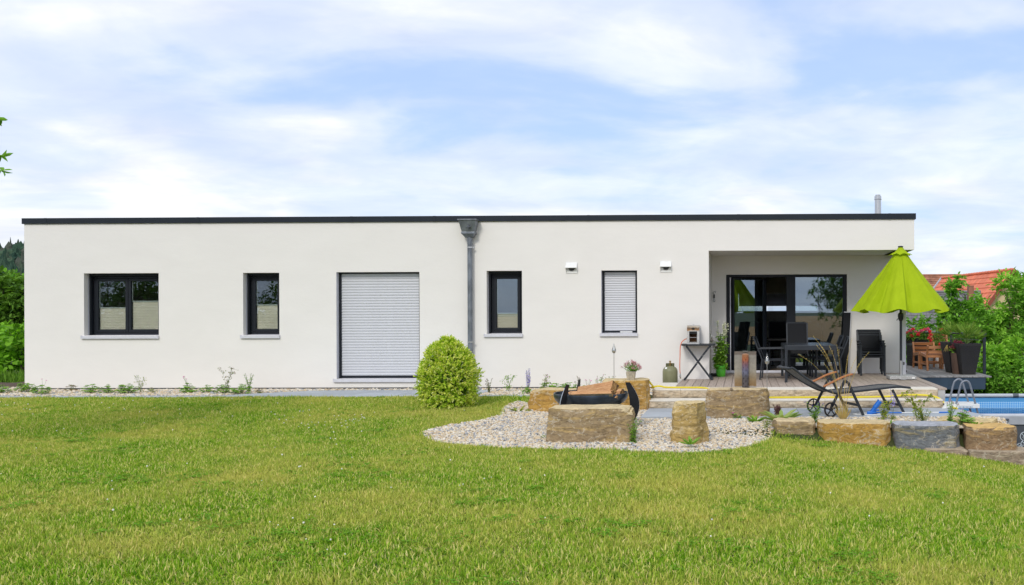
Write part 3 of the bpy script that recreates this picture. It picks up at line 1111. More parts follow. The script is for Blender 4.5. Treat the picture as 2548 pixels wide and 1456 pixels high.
def window_unit(label, key, sillpx, lights, blinds, yf=0.225):
    """frame set back in its opening; lights: list of (x fractions); blinds: top z of each"""
    x0, x1, z0, z1 = OP[key]
    w = bpy.data.objects.new('window', None)
    COL.objects.link(w)
    w.parent = house
    w['label'] = label
    sill(w, *sillpx)
    z0 = z0 + 0.006
    # shutter guides at both sides and the box slot above
    for xa in (x0 + 0.004, x1 - 0.044):
        MB().box(xa, xa + 0.04, 0.150, yf - 0.001, z0, z1 - 0.004).build('guide_rail', 'frame_dark', w)
    MB().box(x0 + 0.003, x0 + 0.007, 0.105, 0.149, z0 + 0.01, z1 - 0.01).build('reveal_trim', 'alu', w)
    MB().box(x0 + 0.045, x1 - 0.045, 0.160, yf - 0.002, z1 - 0.055, z1 - 0.003).build('shutter_slot', 'frame_dark', w)
    mb = MB()
    a, c_, d_, e = x0 + 0.045, x1 - 0.045, z0 + 0.0, z1 - 0.058
    t_ = 0.045
    mb.box(a, a + t_, yf, yf + 0.07, d_, e).box(c_ - t_, c_, yf, yf + 0.07, d_, e)
    mb.box(a + t_, c_ - t_, yf, yf + 0.07, d_, d_ + t_ + 0.01).box(a + t_, c_ - t_, yf, yf + 0.07, e - t_, e)
    mb.build('frame', 'frame_dark', w, bevel=0.004)
    n = lights
    bw = (c_ - a - 2 * t_) / n
    for k in range(n):
        s0, s1 = a + t_ + k * bw + 0.004, a + t_ + (k + 1) * bw - 0.004
        q0, q1 = d_ + t_ + 0.014, e - t_ - 0.004
        sf = 0.058
        mb = MB().box(s0, s0 + sf, yf - 0.012, yf + 0.055, q0, q1).box(s1 - sf, s1, yf - 0.012, yf + 0.055, q0, q1)
        mb.box(s0 + sf, s1 - sf, yf - 0.012, yf + 0.055, q0, q0 + sf).box(s0 + sf, s1 - sf, yf - 0.012, yf + 0.055, q1 - sf, q1)
        mb.build('sash', 'frame_dark', w, bevel=0.004)
        MB().box(s0 + sf - .002, s1 - sf + .002, yf + 0.018, yf + 0.024, q0 + sf - .002, q1 - sf + .002).build('pane', 'glass_mid' if key == 'w4' else 'glass_small', w)
        # pleated blind standing on the lower sash rail
        zb, zt = q0 + sf + 0.002, blinds[k]
        pl = MB()
        nn = 9 if zt - zb > 0.3 else 7
        nn = max(4, int((zt - zb) / 0.033))
        for q in range(nn):
            za, zc = zb + (zt - zb) * q / nn, zb + (zt - zb) * (q + 1) / nn
            zm = (za + zc) / 2
            pl.add([(s0 + sf, yf + 0.050, za), (s1 - sf, yf + 0.050, za), (s1 - sf, yf + 0.043, zm), (s0 + sf, yf + 0.043, zm), (s0 + sf, yf + 0.050, zc), (s1 - sf, yf + 0.050, zc)],
                   [(0, 1, 2, 3), (3, 2, 5, 4)])
        pl.build('blind', 'blind', w)
        MB().box(s0 + sf, s1 - sf, yf + 0.03, yf + 0.054, zt, zt + 0.018).build('blind_rail', 'blind_rail', w)
        MB().box(s0 + sf + 0.0, s0 + sf + 0.012, yf + 0.03, yf + 0.05, zt + 0.02, q1 - sf).build('blind_guide', 'blind_rail', w)
    return w


zz = lambda u, v: at(u, v, 0.26).z
window_unit('wide two-light window nearest the left corner, blinds half up', 'w1', (204, 396, 836, 843), 2, [zz(270, 767), zz(360, 751)])
window_unit('narrow window left of the shuttered garden door', 'w2', (600, 697, 834.5, 842), 1, [zz(665, 760)])
window_unit('narrow window right of the downpipe with low blind', 'w4', (1205, 1301, 831.5, 838.5), 1, [zz(1255, 781)])


def shutter_unit(label, key, sillpx, pitch, bottom_bar, sticker):
    x0, x1, z0, z1 = OP[key]
    w = bpy.data.objects.new('roller_shutter', None)
    COL.objects.link(w)
    w.parent = house
    w['label'] = label
    sill(w, *sillpx)
    z0 += 0.006
    y = 0.150
    gw = 0.046
    for xa in (x0 + 0.004, x1 - gw - 0.004):
        MB().box(xa, xa + gw, y - 0.035, y + 0.03, z0, z1 - 0.004).build('guide_rail', 'frame_dark', w)
    MB().box(x0 + gw + .005, x1 - gw - .005, y - 0.005, y + 0.03, z1 - 0.03, z1 - 0.003).build('shutter_slot', 'frame_dark', w)
    MB().box(x0 + 0.002, x0 + 0.006, 0.004, y - 0.036, z0 + 0.01, z1 - 0.01).build('reveal_trim', 'alu', w)
    bb = MB().box(x0 + gw + .005, x1 - gw - .005, y - 0.008, y + 0.022, z0 + 0.002, z0 + bottom_bar).build('bottom_bar', 'frame_dark', w)
    if sticker:
        xm = x0 + 0.38
        MB().box(xm, xm + 0.26, y - 0.0095, y - 0.0081, z0 + 0.012, z0 + bottom_bar - 0.008).build('sticker', 'white_plastic', w)
    # one curved slat, shared
    za, zb = z0 + bottom_bar + 0.004, z1 - 0.032
    n = round((zb - za) / pitch)
    p = (zb - za) / n
    prof = []
    for k in range(7):
        tt = k / 6
        prof.append((x0 + gw + .003, y - 0.007 * math.sin(math.pi * min(1, tt * 1.15)) ** 0.8 if tt < 0.87 else y + 0.002, p * tt))
    mb = MB()
    k0 = 0
    wdt = x1 - x0 - 2 * gw - .006
    vs_ = [(a, b_, c_) for a, b_, c_ in prof] + [(a + wdt, b_, c_) for a, b_, c_ in prof]
    mb.add(vs_, [(i, i + 7, i + 8, i + 1) for i in range(6)])
    sm = mb.mesh('slat')
    for k in range(n):
        link('slat', sm, 'shutter', w, smooth=True, loc=(0, 0, za + k * p))
    MB().box(x0 + 0.05, x1 - 0.05, y + 0.025, y + 0.03, z0, z1 - 0.031).build('shutter_back', 'frame_dark', w)
    return w


shutter_unit('tall closed grey roller shutter over the garden door', 'door', (831, 1046, 943.5, 951), 0.0595, 0.05, False)
shutter_unit('closed roller shutter on the small window between the vents', 'w5', (1493, 1587, 829.5, 837), 0.050, 0.045, True)

# rainwater hopper and downpipe
dp = bpy.data.objects.new('downpipe', None)
COL.objects.link(dp)
dp.parent = house
hz = lambda v: at(1168, v, -0.1).z
hx = lambda u: at(u, 570, -0.1).x
zt, zm, zn, zl = hz(549), hz(578), hz(583), hz(592)
def frus(x0, x1, y0, z0, x2, x3, y1, z1):
    return [(x0, y0, z0), (x1, y0, z0), (x1, -0.035, z0), (x0, -0.035, z0), (x2, y1, z1), (x3, y1, z1), (x3, -0.035, z1), (x2, -0.035, z1)]
mb = MB().hexa(frus(hx(1152), hx(1183), -0.19, zm, hx(1145.5), hx(1189), -0.25, zt))
mb.hexa(frus(hx(1150.5), hx(1184.5), -0.20, zn, hx(1150.5), hx(1184.5), -0.20, zm + 0.004))
mb.hexa(frus(hx(1159), hx(1177), -0.14, zl, hx(1151.5), hx(1183.5), -0.19, zn - 0.001))
mb.hexa(frus(hx(1143.5), hx(1191), -0.265, zt - 0.004, hx(1143.5), hx(1191), -0.265, zt + 0.018))
mb.build('hopper_head', 'zinc', dp, bevel=0.006)
st = MB()
sc_ = at(1165, 564, -0.235)
for k in range(8):
    a = k * math.pi / 4
    r_ = 0.050 if k % 2 == 0 else 0.026
    dx_, dz_ = math.sin(a) * r_, math.cos(a) * r_
    px_, pz_ = math.cos(a) * 0.008, -math.sin(a) * 0.008
    st.prism([(sc_.x + dx_, -0.252, sc_.z + dz_), (sc_.x + px_, -0.252, sc_.z + pz_), (sc_.x - px_, -0.252, sc_.z - pz_)], (0, 0.04, 0))
st.build('star_ornament', 'zinc', dp)
pxc = at(1169.3, 700, -0.1).x
MB().tube([(pxc, -0.095, zl + 0.01), (pxc, -0.095, 0.50)], 0.052, 20).build('pipe', 'zinc', dp, smooth=True)
MB().tube([(pxc, -0.095, 0.58), (pxc, -0.095, -0.06)], 0.057, 20).build('standpipe', 'zinc', dp, smooth=True)
MB().tube([(pxc, -0.095, zl - 0.0), (pxc, -0.095, hz(608))], 0.056, 20).build('pipe_socket', 'zinc', dp, smooth=True)
for v in (616, 851.5):
    z_ = hz(v)
    mb = MB().tube([(pxc, -0.095, z_ - 0.014), (pxc, -0.095, z_ + 0.014)], 0.061, 20)
    mb.box(pxc + 0.055, pxc + 0.09, -0.10, -0.09, z_ - 0.014, z_ + 0.014).box(pxc - 0.006, pxc + 0.006, -0.05, 0.0, z_ - 0.008, z_ + 0.008)
    mb.build('bracket', 'steel', dp)

# two extract vents with sloping hoods
for (u0, u1, v0, v1) in ((1408, 1437.5, 653, 680.5), (1642.5, 1672, 650, 678)):
    x0, x1, z0, z1 = rect(u0, u1, v0, v1)
    ve = bpy.data.objects.new('vent', None)
    COL.objects.link(ve)
    ve.parent = house
    MB().box(x0, x1, -0.012, -0.001, z0, z1).build('back_plate', 'white_plastic', ve, bevel=0.003)
    zh = z0 + (z1 - z0) * 0.47
    xa, xb = x0 + 0.012, x1 - 0.012
    MB().hexa([(xa - .008, -0.098, zh), (xb + .008, -0.098, zh), (xb, -0.013, z1 - 0.02), (xa, -0.013, z1 - 0.02), (xa - .008, -0.100, zh + 0.012), (xb + .008, -0.100, zh + 0.012), (xb, -0.013, z1 - 0.006), (xa, -0.013, z1 - 0.006)]
              ).build('hood', 'white_plastic', ve, bevel=0.002)
    for xs_ in (xa - 0.004, xb - 0.002):
        MB().prism([(xs_, -0.096, zh), (xs_, -0.013, z1 - 0.02), (xs_, -0.013, z0 + 0.01)], (0.005, 0, 0)).build('cheek', 'white_plastic', ve)
    xm = (x0 + x1) / 2
    MB().lathe([(0.0, 0), (0.062, 0)], 24).build('duct', 'grille', ve).matrix_local = Matrix.Translation((xm, -0.0135, z0 + 0.115)) @ Matrix.Rotation(R(90), 4, 'X')
    gr = MB()
    for k in range(9):
        xg = xm - 0.07 + k * 0.0175
        hgt = math.sqrt(max(0, 0.075 ** 2 - (xg - xm) ** 2))
        gr.box(xg - 0.003, xg + 0.003, -0.022, -0.015, z0 + 0.115 - hgt, z0 + 0.115 + hgt * 0.6)
    gr.build('grille', 'plinth', ve)

# flue
fx = at(2184.5, 500, 4.0)
zf1 = at(2184, 486, 4.0).z
fl = bpy.data.objects.new('chimney_flue', None)
COL.objects.link(fl)
fl.parent = house
MB().lathe([(0.083, 0), (0.083, zf1 - ZTOP + 0.40)], 24, (fx.x, 4.0, ZTOP - 0.5)).build('flue_pipe', 'steel', fl, smooth=True)
MB().lathe([(0.088, 0), (0.094, 0.005), (0.094, 0.012), (0.086, 0.016)], 24, (fx.x, 4.0, zf1 - 0.12)).build('flue_band', 'steel', fl)
MB().lathe([(0.083, 0), (0.088, 0.0), (0.088, 0.07), (0.065, 0.085), (0.065, 0.11), (0.055, 0.11), (0.055, 0.02)], 24, (fx.x, 4.0, zf1 - 0.1)).build('flue_cap', 'steel', fl)

# bare lamp holder and switch on the terrace wall
lp = at(1777, 738, REC)
la = bpy.data.objects.new('lamp_holder', None)
COL.objects.link(la)
la.parent = house
LX, LZ = lp.x, lp.z
MB().tube([(LX + .02, REC, LZ + .11), (LX + .01, REC - .03, LZ + .12), (LX - .02, REC - .04, LZ + .095), (LX - .01, REC - .045, LZ + .06), (LX, REC - .05, LZ + .03)], 0.004, 6).build('wire', 'black_plastic', la)
MB().tube([(LX + .04, REC, LZ + .13), (LX + .035, REC - .03, LZ + .10), (LX + .01, REC - .045, LZ + .07)], 0.003, 6).build('wire', 'black_plastic', la)
MB().tube([(LX - .1, REC - .003, LZ + .05), (LX - .06, REC - .02, LZ + .085), (LX - .02, REC - .03, LZ + .075)], 0.003, 6).build('wire', 'black_plastic', la)
MB().lathe([(0.008, 0.05), (0.018, 0.045), (0.02, -0.03), (0.017, -0.04)], 16, (LX, REC - 0.05, LZ)).build('socket', 'black_plastic', la, smooth=True)
MB().lathe([(0.012, 0.0), (0.014, -0.02), (0.027, -0.055), (0.025, -0.075), (0.0, -0.095)], 16, (LX, REC - 0.05, LZ - 0.04)).build('bulb', 'clear_glass', la, smooth=True)
sx0, sx1, sz0, sz1 = rect(1776.5, 1787, 799, 811, REC)
sw = MB().box(sx0, sx1, REC - 0.012, REC - 0.001, sz0, sz1).build('switch', 'white_plastic', house, bevel=0.003)
MB().box(sx0 + .02, sx1 - .02, REC - 0.017, REC - 0.0125, sz0 + .02, sz1 - .02).build('rocker', 'white_plastic', sw, bevel=0.002)

# ---- sliding door of the terrace
sdw = bpy.data.objects.new('terrace_door', None)
COL.objects.link(sdw)
sdw.parent = house
dx0, dx1, dz0, dz1 = DOOR
yd = REC + 0.06
mb = MB().box(dx0 + .003, dx0 + 0.075, yd, yd + 0.12, dz0 + .03, dz1 - .003).box(dx1 - 0.075, dx1 - .003, yd, yd + 0.12, dz0 + .03, dz1 - .003)
mb.box(dx0 + 0.075, dx1 - 0.075, yd, yd + 0.12, dz1 - 0.06, dz1 - .003)
mb.build('frame', 'frame_dark', sdw, bevel=0.004)
MB().box(dx0 + .003, dx1 - .003, REC - 0.03, yd + 0.12, dz0 + 0.001, dz0 + 0.03).build('threshold', 'alu', sdw, bevel=0.004)
MB().box(dx0 + .003, dx1 - .003, REC + 0.0, yd - 0.001, dz0 + 0.031, dz0 + 0.055).build('track', 'alu', sdw, bevel=0.003)
xm0, xm1 = at(1957, 800, yd).x, at(1979.5, 800, yd).x
MB().box(xm0, xm1, yd - 0.01, yd + 0.10, dz0 + 0.056, dz1 - 0.061).build('mullion', 'frame_dark', sdw, bevel=0.004)
zb0, zt0 = dz0 + 0.056, dz1 - 0.064
MB().box(xm1 + .001, dx1 - 0.076, yd + 0.0, yd + 0.09, zb0, zb0 + 0.10).build('bottom_rail', 'frame_dark', sdw, bevel=0.004)
MB().box(xm1 + .001, dx1 - 0.09, yd + 0.045, yd + 0.052, zb0 + 0.10, zt0).build('pane', 'glass', sdw)
MB().box(dx1 - 0.089, dx1 - 0.076, yd + 0.03, yd + 0.07, zb0 + 0.10, zt0).build('glazing_bead', 'frame_dark', sdw)
# the narrow leaf stands ajar, swung a little into the room
leaf = bpy.data.objects.new('door_leaf', None)
COL.objects.link(leaf)
leaf.parent = sdw
leaf.location = (dx0 + 0.13, yd + 0.05, 0)
leaf.rotation_euler = (0, 0, R(31))
lw_ = 0.93
mb = MB().box(0, 0.055, -0.035, 0.035, zb0 + .01, zt0).box(lw_ - 0.075, lw_, -0.035, 0.035, zb0 + .01, zt0)
mb.box(0.055, lw_ - 0.075, -0.035, 0.035, zb0 + .01, zb0 + 0.11).box(0.055, lw_ - 0.075, -0.035, 0.035, zt0 - 0.05, zt0)
mb.build('leaf_frame', 'frame_dark', leaf, bevel=0.004)
MB().box(0.054, lw_ - 0.074, -0.004, 0.003, zb0 + 0.10, zt0 - 0.049).build('leaf_pane', 'glass', leaf)
MB().box(dx0 + 0.086, dx0 + 0.108, yd - 0.012, yd + 0.03, zb0, zt0).build('edge_strip', 'alu', sdw, bevel=0.003)
# slatted blind in the rear window
bl = bpy.data.objects.new('slat_blind', None)
COL.objects.link(bl)
bl.parent = house
nsl = 9
slm = MB().box(BW[0] + .02, BW[1] - .02, -0.03, 0.03, -0.004, 0.004).mesh('slat')
for k in range(nsl):
    o = link('slat', slm, 'alu', bl, loc=(0, YB - 0.42, BW[3] - 0.03 - k * 0.042))
    o.rotation_euler = (R(58), 0, 0)
MB().box(BW[0], BW[1], YB - 0.39, YB - 0.385, BW[2], BW[3]).build('pane', 'clear_glass', bl)

# ================================================================== TERRACE DECK, STEPS, PATIO
deck = bpy.data.objects.new('terrace_deck', None)
COL.objects.link(deck)
structure(deck)
DX0, DX1, DY0 = -1.29, 3.56, -2.07
pw = 0.1515
k = 0
x = DX0
wood_meshes = {}
while x < DX1 - 0.02:
    w = min(pw, DX1 - x)
    y1 = REC - 0.04 if x + w > XR0 + 0.01 else -0.012
    key = (round(w, 3), round(y1, 2))
    if key not in wood_meshes:
        wood_meshes[key] = MB().box(0, w - 0.0075, DY0, y1, -0.028, 0).mesh('plank')
    o = link('plank', wood_meshes[key], 'wpc', deck, bevel=0.003, loc=(x, 0, DECK))
    x += pw
    k += 1
MB().box(DX1 + 0.002, DX1 + 0.16, DY0 - 0.36, 0.66, DECK - 0.03, DECK + 0.004).build('edge_board', 'wpc', deck, bevel=0.003)
MB().box(DX0 + 0.02, DX1, DY0 + 0.02, REC - 0.05, -0.19, DECK - 0.034).build('substructure', 'black_plastic', deck)
MB().box(3.56, 3.69, -2.42, 0.6, -0.9, DECK - 0.032).build('side_support', 'concrete', deck)


def block(name, x0, x1, y0, y1, z0, z1, mat, parent, seed, rough=0.016, cell=0.035, top=True):
    """stone block: split front face, sawn top and sides"""
    nxn, nzn = max(2, int((x1 - x0) / cell)), max(3, int((z1 - z0) / cell * 1.3))
    mb = MB()
    vs_, fs_ = [], []
    for j in range(nzn + 1):
        for i in range(nxn + 1):
            px, pz = x0 + (x1 - x0) * i / nxn, z0 + (z1 - z0) * j / nzn
            e = min(1, min(j, nzn - j) / 1.5 + 0.2) * min(1, min(i, nxn - i) / 1.0 + 0.25)
            d = rough * (0.9 + 1.6 * fbm((px * 5 + seed, pz * 11, seed * 1.7), 4)) * e
            vs_.append((px, y0 - d, pz))
    for j in range(nzn):
        for i in range(nxn):
            a = j * (nxn + 1) + i
            fs_.append((a, a + 1, a + nxn + 2, a + nxn + 1))
    k0 = len(vs_)
    vs_ += [(x0, y1, z0), (x1, y1, z0), (x1, y1, z1), (x0, y1, z1)]
    bot = list(range(0, nxn + 1))
    topr = list(range(nzn * (nxn + 1), (nzn + 1) * (nxn + 1)))
    fs_.append(tuple(topr + [k0 + 2, k0 + 3]))
    fs_.append(tuple(bot[::-1] + [k0, k0 + 1]))
    fs_.append(tuple([j * (nxn + 1) for j in range(nzn + 1)][::-1] + [k0 + 0][:0] + [k0, k0 + 3]))
    fs_.append(tuple([j * (nxn + 1) + nxn for j in range(nzn + 1)] + [k0 + 2, k0 + 1]))
    fs_.append((k0, k0 + 1, k0 + 2, k0 + 3))
    mb.add(vs_, fs_)
    return mb.build(name, mat, parent)


steps = bpy.data.objects.new('stone_steps', None)
COL.objects.link(steps)
structure(steps)
js = [-1.68, -1.16, -0.115, 0.935, 1.98, 3.02, 3.545]
for i in range(len(js) - 1):
    o = block('step_block', js[i] + .0015, js[i + 1] - .0015, -2.47, -2.08, 0.0, DECK - 0.026, 'sandstone', steps, i * 3.1 + 1)
    MB().box(js[i] + .0015, js[i + 1] - .0015, -2.478, -2.078, DECK - 0.0255, DECK + 0.002).build('tread', 'sandstone_top', o, bevel=0.004)
MB().box(-1.68, -1.30, -2.076, -0.9, 0.0, DECK - 0.002).build('landing_slab', 'sandstone_top', steps, bevel=0.004)
js = [-1.70, -0.65, 0.40, 1.45, 2.50, 3.55]
for i in range(len(js) - 1):
    o = block('step_block', js[i] + .0015, js[i + 1] - .0015, -2.87, -2.50, -0.16, -0.028, 'sandstone', steps, i * 2.3 + 40)
    MB().box(js[i] + .0015, js[i + 1] - .0015, -2.88, -2.50, -0.0275, 0.0).build('tread', 'sandstone_top', o, bevel=0.004)

ZP = -0.145
patio = bpy.data.objects.new('patio', None)
COL.objects.link(patio)
structure(patio)
cols_ = [-1.70, -1.15, -0.11, 0.935, 1.96, 2.99, 3.74]
rows_ = [(-4.20, -3.545), (-3.545, -2.89)]
for i in range(len(cols_) - 1):
    for (r0, r1) in rows_:
        a, b_ = cols_[i] + .003, cols_[i + 1] - .003
        if i == len(cols_) - 2:
            xr = lambda y: 3.74 + 0.33 * ss(-3.2, -4.3, y) if False else (3.74 + max(0.0, min(1.0, (-3.2 - y) / 1.0)) * 0.33)
            poly = [(a, r0 + .003), (xr(r0), r0 + .003), (xr(r1), r1 - .003), (a, r1 - .003)]
        else:
            poly = [(a, r0 + .003), (b_, r0 + .003), (b_, r1 - .003), (a, r1 - .003)]
        MB().prism([(p[0], p[1], ZP - 0.05) for p in poly], (0, 0, 0.05)).build('slab', 'slab', patio, bevel=0.003)
MB().box(-1.69, 3.7, -4.15, -2.9, ZP - 0.075, ZP - 0.051).build('bedding', 'grit', patio)

# bed of gravel behind the boulder wall
BED = [(0.55, -5.35), (1.3, -5.45), (2.4, -5.55), (3.3, -5.60), (4.0, -5.3), (4.15, -4.6), (4.0, -4.25), (0.9, -4.25), (0.3, -4.9)]
structure(poly_sheet('planting_bed', BED, 'grit', ZP - 0.02))
gravel_fill('bed_gravel', 'warm pale gravel mulching the raised bed behind the boulder wall', BED, 2100, rng, lambda x, y: ZP - 0.018 + 0.03 * fbm((x, y, 0), 2), 0.009, 0.024)


# ================================================================== BOULDERS
def rock(label, mat, cx, cy, z0, sx, sy, sz, seed, rot=0.0, group=None, amp=0.035, taper=0.06, skew=(0, 0), round_=0.06, name='boulder', cell=0.042):
    nx, ny, nz = max(5, int(sx / cell)), max(5, int(sy / cell)), max(5, int(sz / cell))
    bm = bmesh.new()
    idx = {}

    def vert(i, j, k):
        if (i, j, k) not in idx:
            idx[i, j, k] = bm.verts.new((i / nx - 0.5, j / ny - 0.5, k / nz))
        return idx[i, j, k]
    for i in range(nx):
        for j in range(ny):
            for k in (0, nz):
                bm.faces.new([vert(i, j, k), vert(i + 1, j, k), vert(i + 1, j + 1, k), vert(i, j + 1, k)])
    for i in range(nx):
        for k in range(nz):
            for j in (0, ny):
                bm.faces.new([vert(i, j, k), vert(i + 1, j, k), vert(i + 1, j, k + 1), vert(i, j, k + 1)])
    for j in range(ny):
        for k in range(nz):
            for i in (0, nx):
                bm.faces.new([vert(i, j, k), vert(i, j + 1, k), vert(i, j + 1, k + 1), vert(i, j, k + 1)])
    so = Vector((seed * 3.7, seed * 1.9, seed * 0.7))
    # chips: flat breaks that take off corners and edges
    cr = random.Random(seed * 17 + 3)
    cuts = []
    for q in range(9):
        nn = Vector((cr.choice((-1, 1)) * cr.uniform(0.25, 1), cr.choice((-1, -1, 1)) * cr.uniform(0.1, 1), cr.choice((0, 0, 1, 1)) * cr.uniform(0.25, 1))).normalized()
        cuts.append((nn, abs(nn.x) * sx / 2 + abs(nn.y) * sy / 2 + nn.z * sz - cr.uniform(0.03, 0.11) * min(1, sz / 0.4)))
    for v in bm.verts:
        a, b_, c_ = v.co
        px, py, pz = a * sx, b_ * sy, c_ * sz
        # knock off edges and corners
        d = Vector((max(0, abs(a) - 0.5 + round_) / round_ if round_ else 0, max(0, abs(b_) - 0.5 + round_) / round_, max(0, abs(c_ - 0.5) - 0.5 + round_) / round_))
        m_ = sorted((d.x, d.y, d.z))
        e = max(0, m_[1]) ** 2 * 0.5 + max(0, m_[0]) * 0.5
        k = 0.020 * e * (1.0 + 0.9 * mnoise.noise(Vector((px, py, pz)) * 4 + so))
        px -= math.copysign(k, a) if d.x > 0.01 else 0
        py -= math.copysign(k, b_) if d.y > 0.01 else 0
        if c_ > 0.5 and d.z > 0.01:
            pz -= k
        P = Vector((px, py, pz))
        for nn, dd in cuts:
            ex = nn.dot(P) - dd
            if ex > 0:
                P -= nn * ex
        px, py, pz = P
        n1 = mnoise.fractal(P * 2.2 + so, 0.9, 2.0, 3)
        n2 = mnoise.fractal(Vector((P.x * 4, P.y * 4, P.z * 13)) + so * 2, 0.8, 2.0, 4)
        # bedding ledges: each layer stands a little in or out
        lay = mnoise.noise(Vector((P.x * 0.7, P.y * 0.7, math.floor(P.z * 13 + 0.6 * n1) * 1.7)) + so)
        off = amp * (1.3 * n1 + 0.6 * n2 + 0.75 * lay)
        side = Vector((a if abs(a) > 0.499 else 0, b_ if abs(b_) > 0.499 else 0, 0))
        if side.length > 0:
            side.normalize()
            px += side.x * off
            py += side.y * off
        if c_ > 0.999:
            pz += amp * 0.55 * (n1 + 0.6 * n2)
        tp = 1 - taper * c_
        px, py = px * tp + skew[0] * c_, py * tp + skew[1] * c_
        v.co = (px, py, pz)
    bmesh.ops.recalc_face_normals(bm, faces=bm.faces)
    me = bpy.data.meshes.new(name)
    bm.to_mesh(me)
    bm.free()
    o = link(name, me, mat, smooth=False)
    me.polygons.foreach_set('use_smooth', [True] * len(me.polygons))
    me.set_sharp_from_angle(angle=R(32))
    o.location = (cx, cy, z0)
    o.rotation_euler = (0, 0, rot)
    return tag(o, label, 'boulder', group)


GB = 'boulders used as seats round the fire bowl'
GW = 'boulders of the low retaining wall'
# seats: placed by their foot points on the gravel
p0, p1 = on(1358, 1100, -0.165), on(1571, 1100, -0.165)
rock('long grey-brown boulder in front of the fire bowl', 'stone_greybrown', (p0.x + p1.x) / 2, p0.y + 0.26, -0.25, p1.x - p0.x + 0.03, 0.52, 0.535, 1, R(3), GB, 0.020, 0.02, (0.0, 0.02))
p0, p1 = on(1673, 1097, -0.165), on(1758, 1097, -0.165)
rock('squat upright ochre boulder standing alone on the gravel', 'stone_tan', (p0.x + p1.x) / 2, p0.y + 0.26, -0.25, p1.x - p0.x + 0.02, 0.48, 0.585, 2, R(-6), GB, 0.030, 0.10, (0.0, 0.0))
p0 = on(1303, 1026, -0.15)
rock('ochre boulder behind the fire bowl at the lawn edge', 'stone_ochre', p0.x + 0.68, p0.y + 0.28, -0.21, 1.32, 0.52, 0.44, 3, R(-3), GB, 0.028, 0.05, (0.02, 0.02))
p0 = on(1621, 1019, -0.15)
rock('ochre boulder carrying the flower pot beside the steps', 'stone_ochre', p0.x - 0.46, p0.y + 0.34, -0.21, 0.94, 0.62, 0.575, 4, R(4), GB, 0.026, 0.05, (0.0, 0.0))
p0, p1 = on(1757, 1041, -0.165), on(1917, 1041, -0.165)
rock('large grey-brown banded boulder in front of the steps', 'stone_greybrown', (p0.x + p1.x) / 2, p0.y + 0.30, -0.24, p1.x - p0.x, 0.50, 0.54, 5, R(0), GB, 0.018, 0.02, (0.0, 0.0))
# retaining wall, top course then the lower course
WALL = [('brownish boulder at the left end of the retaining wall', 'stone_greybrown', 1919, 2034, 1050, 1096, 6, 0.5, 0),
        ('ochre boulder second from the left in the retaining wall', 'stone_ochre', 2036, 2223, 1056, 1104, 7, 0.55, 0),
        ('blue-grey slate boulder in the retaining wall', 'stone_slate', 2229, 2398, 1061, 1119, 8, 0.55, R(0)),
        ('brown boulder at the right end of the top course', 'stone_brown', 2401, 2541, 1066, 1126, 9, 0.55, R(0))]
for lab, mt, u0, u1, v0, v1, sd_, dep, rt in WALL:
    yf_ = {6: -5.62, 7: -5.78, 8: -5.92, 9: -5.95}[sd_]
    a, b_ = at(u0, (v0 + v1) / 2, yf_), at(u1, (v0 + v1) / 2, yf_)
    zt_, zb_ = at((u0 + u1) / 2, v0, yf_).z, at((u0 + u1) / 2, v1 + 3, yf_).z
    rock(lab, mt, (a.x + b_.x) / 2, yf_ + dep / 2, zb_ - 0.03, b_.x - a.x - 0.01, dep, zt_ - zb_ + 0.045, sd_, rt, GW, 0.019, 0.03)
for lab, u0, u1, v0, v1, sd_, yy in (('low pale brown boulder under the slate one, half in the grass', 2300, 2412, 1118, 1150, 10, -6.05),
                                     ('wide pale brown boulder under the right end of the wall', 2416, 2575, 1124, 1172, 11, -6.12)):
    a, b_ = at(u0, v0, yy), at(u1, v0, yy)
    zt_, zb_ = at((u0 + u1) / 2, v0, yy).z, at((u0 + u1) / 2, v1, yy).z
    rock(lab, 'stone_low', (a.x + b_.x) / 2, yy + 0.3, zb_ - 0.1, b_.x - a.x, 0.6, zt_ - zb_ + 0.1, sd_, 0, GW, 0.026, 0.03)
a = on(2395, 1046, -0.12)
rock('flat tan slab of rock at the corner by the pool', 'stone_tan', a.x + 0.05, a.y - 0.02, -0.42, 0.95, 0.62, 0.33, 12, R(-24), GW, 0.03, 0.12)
rock('small reddish pebble lying on the banded boulder', 'stone_low', at(1823, 966, -4.2).x - 0.02, -4.22, 0.285, 0.055, 0.05, 0.045, 13, 0.3, None, 0.006, 0.15, round_=0.3, name='pebble_stone', cell=0.012)['category'] = 'pebble'

# ================================================================== FIRE BOWL AND LOGS
FB = at(1471, 1000, -5.25)
FBX, FBY = FB.x, -5.25
zg = terrain(FBX, FBY)
bowl = thing('fire_bowl', 'wide blackened steel fire bowl on three crescent legs', 'fire bowl', (FBX, FBY, zg))
zr = at(1471, 990, -5.8).z - zg + 0.03
RB = 0.56
prof = [(0.0, zr - 0.215), (0.30, zr - 0.208), (0.42, zr - 0.188), (0.50, zr - 0.150), (0.545, zr - 0.10), (RB + .006, zr - 0.05), (RB + .004, zr - 0.022), (RB + .008, zr - 0.02), (RB + .006, zr), (RB - 0.008, zr), (RB - 0.008, zr - 0.05),
        (0.53, zr - 0.10), (0.485, zr - 0.145), (0.41, zr - 0.178), (0.29, zr - 0.196), (0.0, zr - 0.203)]
MB().lathe(prof, 64).build('bowl', 'bowl_steel', bowl, smooth=True)


